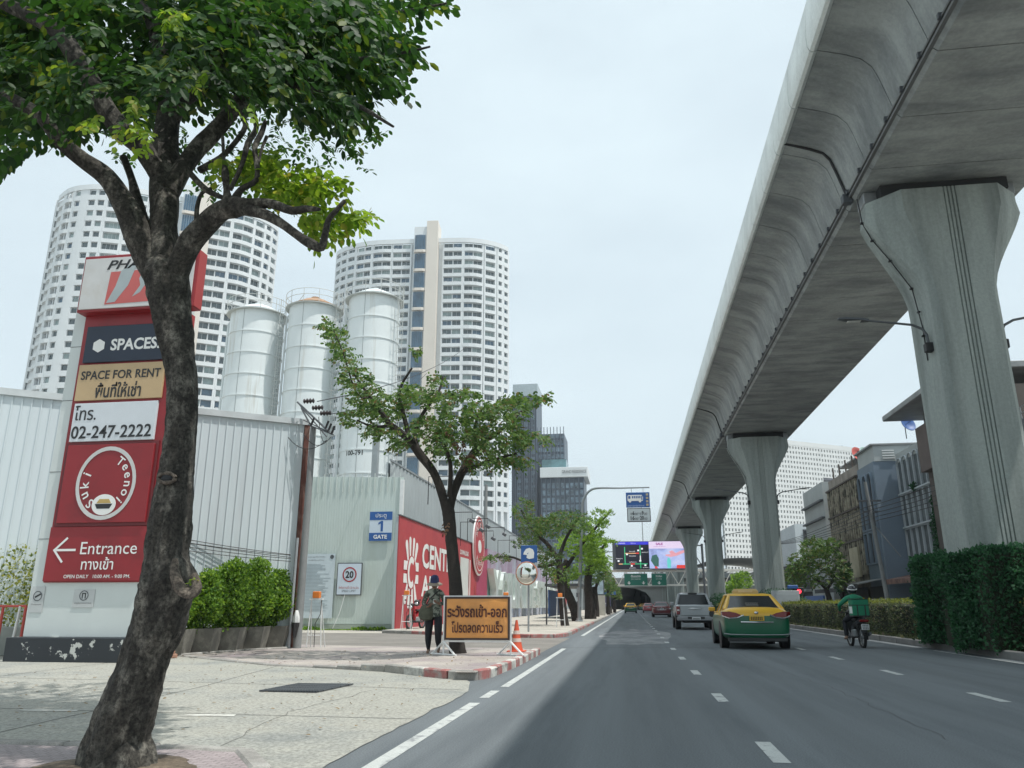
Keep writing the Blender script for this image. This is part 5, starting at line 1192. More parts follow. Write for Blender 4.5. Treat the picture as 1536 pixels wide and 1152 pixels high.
a3b=px_sprays([(200,205,26,22),(205,160,18,10),(255,25,25,18),(285,120,20,12),(80,100,14,8),(140,185,20,10),(365,165,20,12)],34,4.9,5.5,.26,9,.075,.4,-.5,zc)
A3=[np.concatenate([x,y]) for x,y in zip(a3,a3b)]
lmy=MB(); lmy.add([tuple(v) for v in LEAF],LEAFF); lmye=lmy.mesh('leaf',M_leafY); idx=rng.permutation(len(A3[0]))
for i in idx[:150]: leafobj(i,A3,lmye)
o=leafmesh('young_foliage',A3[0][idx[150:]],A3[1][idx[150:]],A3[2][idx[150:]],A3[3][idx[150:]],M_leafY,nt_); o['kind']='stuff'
a5=px_sprays([(292,868,6,8)],6,5.9,6,.08,7,.03,.3,.4,tuple(at(285,880,6)))
leafmesh('stub_sprig',*a5,M_leafY,nt_)
# ---- second tree, on the pavement island
t2=thing('street_tree','forked street tree with thin crown on the pavement behind the orange sign','tree',(-4.3,20,0.14))
mb=MB(); T=20.0
limb(mb,[(690,1002,T,34),(688,990,T,27),(685,960,T,23),(684,900,T,20),(681,850,T,18.5),(676,800,T,17),(673,770,T,18),(670,752,T,14)],16,5,20,.12); mb.build('trunk',M_bark2,t2,True)
for i,b in enumerate([[(672,775,T,14),(662,738,T,13),(650,708,T,13),(631,683,T,14),(612,658,T-.2,12),(587,638,T-.4,9),(570,616,T-.6,7),(556,597,T-.7,5),(530,560,T-.9,3)],
 [(613,660,T-.1,9),(609,636,T-.1,7),(600,602,T,6),(601,580,T,4),(618,552,T,3)],[(631,683,T,9),(622,655,T+.3,7),(631,627,T+.5,6),(645,605,T+.6,5),(658,588,T+.8,4),(664,565,T+.9,3)],
 [(674,768,T,13),(680,741,T+.1,12),(692,710,T+.3,13),(714,674,T+.5,11),(728,660,T+.6,8),(748,648,T+.7,6),(790,610,T+.9,3)],[(693,708,T+.2,8),(712,700,T,6),(740,690,T-.3,5),(775,680,T-.6,3)],
 [(587,638,T-.4,6),(560,640,T-.8,4),(535,630,T-1,2)],[(674,745,T,8),(676,700,T-.3,6),(668,672,T-.6,5),(655,650,T-.9,3)],[(714,674,T+.5,7),(712,640,T+.4,5),(725,610,T+.3,3)],[(556,597,T-.7,4),(535,590,T-1,3),(515,530,T-1.2,2),(500,495,T-1.3,1.5)]]):
    m_=MB(); limb(m_,b,9,3,i+40,.12); m_.build('branch',M_bark2,t2,True)
bl2=[(492,488,12,8),(505,505,18,14),(520,535,20,16),(535,565,24,16),(552,592,30,20),(545,625,36,14),(575,648,30,10),(585,610,32,20),(625,535,10,10),(625,590,28,14),(660,600,30,16),(655,572,14,8),(685,640,40,24),(720,615,30,14),(758,615,34,18),(790,600,24,9),(814,594,12,6),(750,655,46,22),(795,655,30,9),(720,688,44,14),(775,690,24,10),(660,665,26,16),(640,640,26,16),(600,665,16,9),(700,590,20,8)]
c2_=tuple(at(675,680,T)); g_=px_sprays(bl2,1400,18.3,21.7,.36,9,.105,.9,-.25,c2_)
o=leafmesh('foliage',*g_,M_leafB,t2); o['kind']='stuff'
g2=px_sprays([(690,665,16,8),(700,690,14,10),(672,650,10,6),(735,640,14,6),(668,790,4,10)],26,19,20.5,.28,7,.09,.3,-.8,c2_)
leafmesh('withered_leaves',*g2,mat('withered_leaf',(.16,.085,.045),.8,var=.3,scale=9),t2)
# ---- street trees farther along the kerb
def street_tree(lb,base,Y,trunk,bl,n,dY,leaf=.13,M=M_leafB,grp='street trees along the hoarding'):
    t=thing('street_tree',lb,'tree',(base.x,base.y,.14),group=grp); m=MB()
    limb(m,[(x,y,Y,w) for x,y,w in trunk[0]],10,3,int(Y),.12); m.build('trunk',M_bark2,t,True)
    for b in trunk[1:]: m=MB(); limb(m,[(x,y,Y,w) for x,y,w in b],7,3,int(Y)+1,.12); m.build('branch',M_bark2,t,True)
    cx=np.mean([b[0] for b in bl]); cy=max(b[1] for b in bl)+10
    g=px_sprays(bl,n,Y-dY,Y+dY,.5,9,leaf,.9,-.2,tuple(at(cx,cy,Y))); o=leafmesh('foliage',*g,M,t); o['kind']='stuff'
street_tree('slim street tree right of the traffic mirror, crown against the slate hotel',at(847,940,48),48,[[(848,946,16),(846,925,12),(842,890,10),(840,860,10),(838,835,9)],[(838,840,8),(820,815,6),(795,790,4),(782,765,3)],[(838,838,7),(848,810,5),(862,785,4)],[(838,845,5),(805,850,4),(770,836,3),(745,836,2)]],
 [(785,765,16,18),(800,790,26,16),(828,790,30,16),(850,775,34,9),(860,790,26,10),(815,835,30,16),(745,836,26,6),(835,860,22,10),(790,812,22,10)],750,2.0)
street_tree('leaning dark trunked street tree directly behind the lamp post',at(866,937,60),62,[[(868,940,18),(862,915,14),(852,890,12),(845,865,10),(850,840,8)],[(850,850,7),(870,820,5),(895,790,4),(915,768,2)]],
 [(885,782,26,7),(903,768,16,5),(912,772,8,4),(880,800,26,10),(865,815,30,14),(850,860,22,12),(880,830,24,14),(905,785,10,6)],700,2.4,.15,M_leafC)
street_tree('thick trunked street tree beside the lamp post',at(885,933,72),72,[[(886,934,18),(884,905,14),(882,875,12),(884,850,10)],[(884,855,7),(895,835,5),(908,815,3)]],
 [(890,815,22,12),(905,812,12,5),(895,835,20,12),(880,850,18,12),(905,845,12,10),(920,812,9,2.5)],520,2.6,.17,M_leafC)
street_tree('twin trunked street tree before the lit bus shelter panel',at(893,928,86),86,[[(894,930,13),(893,905,10),(892,880,8)],[(892,885,5),(900,865,4)]],[(897,850,14,12),(905,862,10,10),(888,868,12,9),(900,838,10,8)],320,3,.18)
street_tree('small street tree before the screens gantry leg',at(912,925,105),105,[[(913,924,6),(912,900,5),(912,885,4)]],[(912,870,9,12),(908,885,8,9),(918,880,6,9)],200,3,.2)
street_tree('farthest street tree left of the underpass',at(921,920,135),135,[[(922,919,5),(922,900,4)]],[(922,885,8,10),(927,893,5,7),(918,878,6,8)],180,3.5,.24)
street_tree('broad green tree across the road before the white house',at(1232,925,78),78,[[(1247,915,10),(1243,895,8),(1238,880,7)],[(1240,885,5),(1225,868,4)],[(1240,885,5),(1255,862,4)]],
 [(1225,822,24,16),(1205,842,22,18),(1240,838,28,18),(1190,862,14,16),(1222,865,30,14),(1262,862,16,18),(1250,815,12,8)],900,3.2,.2,M_leafB,grp='trees on the far side of the median')
street_tree('dark small tree leaning before the stained shophouse',at(1268,900,82),82,[[(1262,905,5),(1266,880,4)]],[(1268,858,9,14),(1262,880,8,9)],130,1.5,.2,M_leafD,grp='trees on the far side of the median')
street_tree('pale green tree between the second and third piers',at(1112,905,115),115,[[(1112,905,5),(1112,885,4)]],[(1112,870,16,14),(1100,880,12,10)],300,4,.25,M_leafC,grp='trees on the far side of the median')
# ================================================================= HEDGES
def hedge(name,lb,x0,x1,y0,y1,z0,z1,n,size,M,Mtop=None,cat='hedge',step=.6,amp=.1):
    t=thing(name,lb,cat,((x0+x1)/2,y0,z0)); mb=MB(); ny=max(2,int((y1-y0)/step)); R=[]
    def off(y,s): return amp*noise.noise(Vector((y*1.1,s*7.3,x0)))
    for i in range(ny+1):
        y=y0+(y1-y0)*i/ny; R.append([(x0+.12+off(y,1),y,z0),(x0+.10+off(y,2),y,z1-.15),(x0+.25,y,z1-.07+off(y,3)*.5),(x1-.25,y,z1-.07+off(y,4)*.5),(x1-.10,y,z1-.15),(x1-.1,y,z0)])
    mb.loft(R); mb.build('branch_mass',mat('hedge_twigs',(.016,.022,.010),.95,var=.4,scale=5),t,True)
    L_=y1-y0; per=[(z1-z0),(x1-x0),(z1-z0),.0]; W_=x1-x0; H_=z1-z0; tot=L_*(H_*2+W_)+2*W_*H_
    k=rng.random(n)*tot; P=np.zeros((n,3)); N=np.zeros((n,3)); y=y0+rng.random(n)*L_; u=rng.random(n)
    a=k<L_*H_; b=(~a)&(k<L_*(H_+W_)); c=(~a)&(~b)&(k<L_*(2*H_+W_)); d=~(a|b|c)
    P[a]=np.stack([x0+0*u[a],y[a],z0+u[a]*H_],1); N[a]=(-1,0,.3); P[b]=np.stack([x0+u[b]*W_,y[b],z1+0*u[b]],1); N[b]=(0,0,1); P[c]=np.stack([x1+0*u[c],y[c],z0+u[c]*H_],1); N[c]=(1,0,.3)
    P[d]=np.stack([x0+u[d]*W_,np.where(rng.random(d.sum())<.5,y0,y1),z0+rng.random(d.sum())*H_],1); N[d]=(0,-1,.3)
    P+=rng.normal(size=P.shape)*.05-N*.04*rng.random(n)[:,None]+np.stack([amp*np.sin(y*2.3),0*y,amp*.35*np.sin(y*1.7+1)],1)*1.0
    A=N*.5+rng.normal(size=P.shape)*.7+np.array([0,0,.4]); NN=N+rng.normal(size=P.shape)*.5
    S_=size*(.6+.8*rng.random(n))
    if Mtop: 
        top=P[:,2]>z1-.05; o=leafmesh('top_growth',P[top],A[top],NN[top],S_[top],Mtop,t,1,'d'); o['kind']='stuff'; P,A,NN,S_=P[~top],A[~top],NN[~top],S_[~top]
    o=leafmesh('foliage',P,A,NN,S_,M,t,1.1,'d'); o['kind']='stuff'; return t
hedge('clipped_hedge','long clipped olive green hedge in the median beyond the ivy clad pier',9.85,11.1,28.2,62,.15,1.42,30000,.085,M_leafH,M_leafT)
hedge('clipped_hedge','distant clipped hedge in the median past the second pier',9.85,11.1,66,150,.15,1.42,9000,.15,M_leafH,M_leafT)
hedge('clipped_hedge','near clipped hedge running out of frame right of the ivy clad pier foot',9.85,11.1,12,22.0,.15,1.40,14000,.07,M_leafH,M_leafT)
hedge('dark_hedge','taller dark glossy hedge behind the near median hedge',11.6,12.5,12,22.2,.15,2.75,22000,.11,M_leafD)
hedge('ivy_clump','dense dark green ivy wrapped round the foot of the nearest pier',9.12,12.1,22.4,27.4,.17,2.66,46000,.095,M_leafD,cat='ivy',amp=.24)
P_,_=blobs([(9.7,23.6,2.5,.4,.6,.5),(10.6,23.0,2.6,.6,.4,.4),(9.5,25.8,2.5,.4,.8,.45),(9.35,24.5,1.2,.35,1.2,1.0),(9.9,22.7,1.2,.8,.3,1.0),(11.2,23.2,2.7,.5,.4,.4),(9.0,24.6,2.2,.35,.8,.7),(9.05,23.2,.9,.3,.5,.7),(10.0,22.3,1.9,.5,.25,.5),(11.0,22.3,1.1,.6,.25,.6)],9000)
tag(leafmesh('ivy_shoots',P_,unit(9000)+np.array([0,0,.4]),unit(9000),.06+.06*rng.random(9000),M_leafD,None,1,'d'),'loose ivy shoots creeping up the nearest pier','ivy',kind='stuff')
def bush(name,lb,bl,n,size,M,loc,grp=None,cat='shrub',stems=None):
    t=thing(name,lb,cat,loc,group=grp); P,u=blobs(bl,n); A=u*.6+rng.normal(size=P.shape)*.8+np.array([0,0,.05])
    m=MB()
    for b in bl[:3]:
        for k in range(4):
            a=rng.random()*6.28; m.tube([(loc[0]+.05*math.cos(a),loc[1]+.05*math.sin(a),loc[2]+.0),(b[0]+b[3]*.4*math.cos(a),b[1]+b[4]*.4*math.sin(a),b[2])],[.018,.008],5)
    m.build('stems',M_bark2,t)
    o=leafmesh('foliage',P,A,u+rng.normal(size=P.shape)*.4,size*(.6+.8*rng.random(n)),M,t,1.15,'d'); o['kind']='stuff'; return t
for k,(x,y,sx,sz,g) in enumerate(((10.2,60.3,1.2,.9,'dark round bush at the foot of the second pier'),(10.5,97.5,1.4,1.1,'dark bush at the foot of the third pier'),(10.5,135.5,1.5,1.2,'dark bush at the foot of the fourth pier'))):
    bush('pier_bush',g,[(x,y,1.35,sx*1.3,1.2,sz*1.3),(x-.6,y-.4,.9,sx*.9,.9,.9),(x+1.0,y,1.5,1.1,1.0,1.0),(x+1.6,y-.5,1.1,.9,.9,.9)],6500,.13+.03*k,M_leafD,(x,y,.15),'bushes at the pier feet')
n=2600; X=rng.uniform(9.5,9.95,n); Yv=rng.uniform(28,70,n); P_=np.stack([X,Yv,.15+0*X],1); D_=np.stack([rng.normal(size=n)*.6,rng.normal(size=n)*.6,.3+rng.random(n)],1)
tag(leafmesh('dry_weeds',P_,D_,unit(n),.07+.14*rng.random(n),M_leafH,None),'dry weeds and litter leaves along the median kerb','weeds',kind='stuff')
# planters and shrubs before the warehouse
M_plant=mat('planter_concrete',(.17,.165,.145),.9,var=.25,scale=2,fine=.15,col2=(.30,.29,.25),m2=(.5,.7),s2=2)
for k in range(5):
    x,y=-12.25+.26*k,20.35+.98*k
    lb=('first','second','third','fourth','fifth')[k]+' grey flared concrete planter counted from the near tree'
    t=thing('planter',lb,'planter',(x,y,.02),math.radians(12),'concrete planters in front of the warehouse')
    m=MB(); w0,w1=.36,.47; m.loft([[(-w0,-w0,0),(w0,-w0,0),(w0,w0,0),(-w0,w0,0)],[(-w1,-w1,.66),(w1,-w1,.66),(w1,w1,.66),(-w1,w1,.66)],[(-w1+.06,-w1+.06,.66),(w1-.06,-w1+.06,.66),(w1-.06,w1-.06,.66),(-w1+.06,w1-.06,.66)],[(-w1+.07,-w1+.07,.56),(w1-.07,-w1+.07,.56),(w1-.07,w1-.07,.56),(-w1+.07,w1-.07,.56)]])
    m.build('trough',M_plant,t,local=True); MB().box(-.38,.38,-.38,.38,.55,.57).build('soil',M_soil,t,local=True)
    H_=(1.2,1.45,1.85,1.95,1.6)[k]; R_b=(.55,.62,.72,.70,.58)[k]
    bush('potted_shrub',('leftmost bright green shrub in the first planter','rounded bright green shrub in the second planter','tall bright green shrub in the middle planter','tallest bright green shrub in the fourth planter','bright green shrub in the last planter by the corner pole')[k],
      [(x,y,.72+H_*.52,R_b,R_b,H_*.48),(x+R_b*.5,y-.25,.7+H_*.38,R_b*.55,R_b*.55,H_*.3),(x-R_b*.5,y+.1,.75+H_*.6,R_b*.6,R_b*.6,H_*.3),(x+.1,y-.1,.72+H_*.88,R_b*.5,R_b*.5,.3),(x-.1,y-.35,.78,R_b*.6,R_b*.4,.25)],7500,.085,M_leafC,(x,y,.6),'shrubs in the concrete planters')
bush('yellow_bush','yellow green bush behind the barrier at the left edge',[(-17.2,20.2,2.3,1.3,.8,.8),(-18.4,20.0,2.0,1.2,.8,1.0),(-16.3,20.4,1.6,.8,.7,.9),(-17.5,20,1.2,1.4,.7,.9)],5500,.085,leafmat('leaf_yellow_bush',(.05,.10,.02),(.30,.31,.07),.35),(-17.2,20.2,0))
# loose bricks and litter by the planters
bk=thing('brick_pile','few broken bricks stacked at the end of the planter row','brick pile',(-11.7,19.3,.02)); bme=MB().bbox(-.11,.11,-.055,.055,0,.07,.008).mesh('brick',mat('brick_red',(.36,.20,.14),.9,var=.3,scale=5))
for k,(x,y,z,a) in enumerate(((-11.75,19.45,.02,.2),(-11.6,19.25,.02,.9),(-11.9,19.3,.02,-.3),(-11.75,19.4,.09,.5),(-11.95,19.55,.02,1.2))): piece('brick',bme,bk,Matrix.Translation((x,y,z))@Matrix.Rotation(a,4,'Z')@Matrix.Scale(1.3,4))
n=700; X=rng.uniform(-12,-3,n); Yv=rng.uniform(8,23,n); P_=np.stack([X,Yv,.02+.13*np.clip((X+6.8)/2.6,0,1)*(Yv>15.5)],1); P_[:,2]+=.006
tag(leafmesh('fallen_leaves',P_,np.stack([rng.normal(size=n),rng.normal(size=n),.1+0*X],1),np.stack([0*X,0*X,1+0*X],1)+rng.normal(size=(n,3))*.2,.03+.035*rng.random(n),mat('dry_leaf',(.22,.15,.07),.9,var=.5,scale=3),None),'dry fallen leaves scattered on the apron and pavement','fallen leaves',kind='stuff')
# ================================================================= VEHICLES
VS=1.15   # the whole place is laid out a little over life size, vehicles included
M_tyre=mat('tyre',(.018,.018,.019),.8,var=.1,local=True); M_rim=mat('rim',(.35,.36,.37),.3,metal=.8,var=0); M_tl=mat('tail_lamp',(.17,.008,.010),.2,var=0,coat=.5); M_chr=mat('chrome',(.62,.64,.65),.15,metal=.9,var=0)
M_carg=mat('car_glass',(.016,.02,.023),.08,var=0,spec=.5); M_plas=mat('black_plastic',(.02,.021,.022),.5,var=0)
def paint(n,c): return mat(n,c,.28,var=0,coat=.8,spec=.6)
def wheel_mesh(r=.33,w=.21):
    a=MB(); a.lathe([(r*.62,-w/2),(r*.93,-w/2),(r,-w/2+.03),(r,w/2-.03),(r*.93,w/2),(r*.62,w/2)],n=24,M=Matrix.Rotation(math.pi/2,4,'Y'))
    b=MB(); 
    b.lathe([(.0,-w/2+.03),(r*.64,-w/2+.03),(r*.64,w/2-.03),(0,w/2-.03)],n=20,M=Matrix.Rotation(math.pi/2,4,'Y'))
    for k in range(5):
        for s in (-1,1): b.add(*_spoke(r,s*(w/2-.028),2*math.pi*k/5))
    return a.mesh('tyre',M_tyre,True),b.mesh('rim',M_rim,True)
def _spoke(r,x,a):
    c,s=math.cos(a),math.sin(a); P=[(u,v) for u,v in ((.03,-.04),(r*.6,-.03),(r*.6,.03),(.03,.04))]
    o=1 if x>0 else -1
    return [(x+o*dx,u*c-v*s,u*s+v*c) for dx in (0,.015) for u,v in P],[(0,1,2,3),(4,5,6,7),(0,1,5,4),(1,2,6,5),(2,3,7,6),(3,0,4,7)]
WT,WR=wheel_mesh()
def twotone(a,b,z):
    n='two_tone_%d'%int(z*100)
    if n in bpy.data.materials: return bpy.data.materials[n]
    m=a.copy(); m.name=n; t=m.node_tree; p=t.nodes['Principled BSDF']; tc=nd(t,'ShaderNodeTexCoord'); sp=nd(t,'ShaderNodeSeparateXYZ'); gt=nd(t,'ShaderNodeMath',operation='GREATER_THAN'); gt.inputs[1].default_value=z
    mx=nd(t,'ShaderNodeMix',data_type='RGBA'); mx.inputs['A'].default_value=b.node_tree.nodes['Principled BSDF'].inputs['Base Color'].default_value; mx.inputs['B'].default_value=a.node_tree.nodes['Principled BSDF'].inputs['Base Color'].default_value
    l=t.links.new; l(tc.outputs['Object'],sp.inputs[0]); l(sp.outputs['Z'],gt.inputs[0]); l(gt.outputs[0],mx.inputs['Factor']); l(mx.outputs['Result'],p.inputs['Base Color']); return m
def sedan(name,lb,loc,rz,top,low,split=.93,group=None,cat='car',taxi=False,L=4.6,detail=True,plate=None):
    t=thing(name,lb,cat,loc,rz,group,VS)
    def sec(y,w,zb,zs,zt):   # half section from bottom centre to deck centre
        return [(0,zb),(w*.80,zb),(w*.97,zb+.10),(w*1.0,zb+.26),(w,zs-.16),(w*.985,zs-.03),(w*.92,zt),(w*.5,zt+.03),(0,zt+.04)]
    ST=[(-2.30,.70,.36,.80,.86),(-2.27,.80,.28,.88,.99),(-2.17,.855,.24,.93,1.045),(-1.95,.88,.22,.95,1.06),(-1.5,.895,.20,.95,1.04),(-.9,.9,.19,.93,.97),(0,.9,.19,.91,.94),(.8,.9,.19,.90,.94),(1.2,.895,.19,.88,.95),(1.7,.875,.20,.82,.88),(2.05,.84,.22,.74,.78),(2.25,.72,.26,.62,.66),(2.3,.6,.34,.52,.56)]
    mb=MB(); R=[]
    for y,w,zb,zs,zt in ST:
        h=sec(y,w,zb,zs,zt); R.append([(x,y,z) for x,z in h]+[(-x,y,z) for x,z in h[-2:0:-1]])
    mb.loft(R)
    me=mb.mesh('body',[twotone(top,low,split) if top is not low else top]); 
    o=put('body',me,t); m=o.modifiers.new('s','SUBSURF'); m.levels=m.render_levels=1
    dg=bpy.context.evaluated_depsgraph_get(); dg.update(); m2=bpy.data.meshes.new_from_object(o.evaluated_get(dg)); o.modifiers.clear(); o.data=m2
    for p in m2.polygons: p.use_smooth=True; p.material_index=0
    # cabin glass, roof and pillars
    gl=MB(); lo=[(-.73,-1.78,1.0),(.73,-1.78,1.0),(.80,-1.2,.93),(.80,.7,.90),(.72,1.30,.93),(-.72,1.30,.93),(-.80,.7,.90),(-.80,-1.2,.93)]; hi=[(-.54,-1.02,1.40),(.54,-1.02,1.40),(.585,-.8,1.41),(.585,.2,1.415),(.54,.42,1.39),(-.54,.42,1.39),(-.585,.2,1.415),(-.585,-.8,1.41)]
    gl.loft([lo,hi]); gl.build('window_glass',M_carg,t,local=True)
    rf=MB(); rf.loft([[(x*1.03,y*1.02,z-.01) for x,y,z in hi],[(x*.98,y*.98,z+.03) for x,y,z in hi],[(x*.7,y*.75,z+.058) for x,y,z in hi]]); rf.build('roof',top,t,True,local=True)
    pl=MB()
    for s in (-1,1):
        pl.tube([(s*.765,-1.72,.99),(s*.66,-1.38,1.21),(s*.565,-1.0,1.405)],[.075,.055,.04],6); pl.tube([(s*.75,1.22,.93),(s*.57,.42,1.40)],.032,6); pl.tube([(s*.80,-.25,.92),(s*.60,-.3,1.41)],.03,6); pl.tube([(s*.585,-1.0,1.405),(s*.60,-.3,1.42),(s*.585,.42,1.40)],.03,6)
        pl.tube([(s*.81,-1.5,.97),(s*.82,-.9,.94),(s*.82,1.2,.93)],.03,6)
    pl.build('pillars',top,t,True,local=True)
    for s in (-1,1):
        for y in (-1.35,1.38):
            w=put('wheel',WT,t,Matrix.Translation((s*.785,y,.33))); put('rim',WR,w)
            MB().lathe([(.38,-.02),(.385,.0),(.38,.02)],(0,0,0),24,M=Matrix.Translation((s*.885,y,.34))@Matrix.Rotation(math.pi/2,4,'Y')).build('wheel_arch',M_plas,t,local=True)
        m=MB(); m.bbox(s*.86-.02,s*1.0+.02 if s>0 else s*.86+.0,0,.13,0,.1,.02) if False else m.bbox(min(s*.84,s*1.04),max(s*.84,s*1.04),.62,.75,.96,1.08,.025); m.build('mirror',top,t,local=True)
        if detail:
            m=MB(); q=[(.40,.885),(.46,.835),(.80,.82),(.90,.87),(.90,.965),(.72,.975),(.52,.935)]
            m.loft([[(s*min(x,.70+(x-.7)*.35 if x>.7 else x),-2.325,z) for x,z in q],[(s*(x if x<.8 else x-.02),-2.20,z) for x,z in q],[(s*x,-1.98,z) for x,z in q]]); m.build('tail_lamp',M_tl,t,local=True)
            m=MB(); m.tube([(s*.34,-2.36,.88),(s*.50,-2.36,.815),(s*.70,-2.34,.80),(s*.88,-2.2,.86)],.021,5); m.build('chrome_strip',M_chr,t,local=True)
    if detail:
        MB().tube([(-.42,-2.335,.70),(0,-2.345,.695),(.42,-2.335,.70)],.018,6).build('boot_trim',M_chr,t,local=True)
        MB().bbox(-.76,.76,-2.30,-2.1,.20,.30,.02).build('bumper_lower',M_plas,t,local=True)
        MB().tube([(-.86,-2.2,.40),(-.7,-2.335,.385),(0,-2.37,.375),(.7,-2.335,.385),(.86,-2.2,.40)],.014,5).build('bumper_trim',M_grey,t,local=True)
        MB().sphere((0,-2.325,.94),(.06,.02,.035),10).build('emblem',M_chr,t,local=True)
        m=MB(); m.box(-.6,.6,.0,.01,0,.012); 
        for k in range(4): m.box(-.6,.6,0,.012,.04*k,.04*k+.004)
    P=plate or (.55,.57,.58); Mp=mat('plate_%d'%int(P[0]*1000),P,.5,var=0)
    pp=MB().bbox(-.19,.19,-2.362,-2.342,.735,.855,.006).build('number_plate',Mp,t,local=True)
    m=MB(); 
    for row,zz,h in ((0,.81,.028),(1,.755,.045)):
        for k in range(7): 
            if random.random()<.85: m.box(-.155+.045*k,-.125+.045*k,-2.366,-2.3625,zz,zz+h)
    m.build('plate_characters',M_lblk,pp,local=True)
    return t
py_=mat('taxi_yellow',(.72,.41,.018),.35,var=0,coat=.35); pg_=mat('taxi_green',(.004,.105,.048),.35,var=0,coat=.3)
tx=sedan('taxi','yellow over green taxi saloon in the middle lane with a beige roof sign',(3.86,28.3,0),math.radians(-1.5),py_,pg_,.86,taxi=True,cat='taxi',plate=(.62,.38,.03),group=None)
MB().loft([[(-.36,-.16,1.475),(.36,-.16,1.475),(.36,.06,1.475),(-.36,.06,1.475)],[(-.37,-.16,1.53),(.37,-.16,1.53),(.37,.06,1.53),(-.37,.06,1.53)],[(-.31,-.12,1.60),(.31,-.12,1.60),(.31,.02,1.60),(-.31,.02,1.60)]]).build('roof_sign',mat('sign_beige',(.50,.36,.16),.5,var=.05,local=True),tx,local=True)
MB().bbox(-.2,.2,-.165,-.155,1.50,1.56,.002).build('roof_sign_panel',mat('sign_beige2',(.58,.46,.26),.5),tx,local=True)
m_=MB()
for k in range(3): m_.box(-.17,.17,-1.55+.06*k,-1.54+.06*k,1.12+.035*k,1.124+.035*k)
m_.build('window_sticker',M_lwht,tx,local=True)
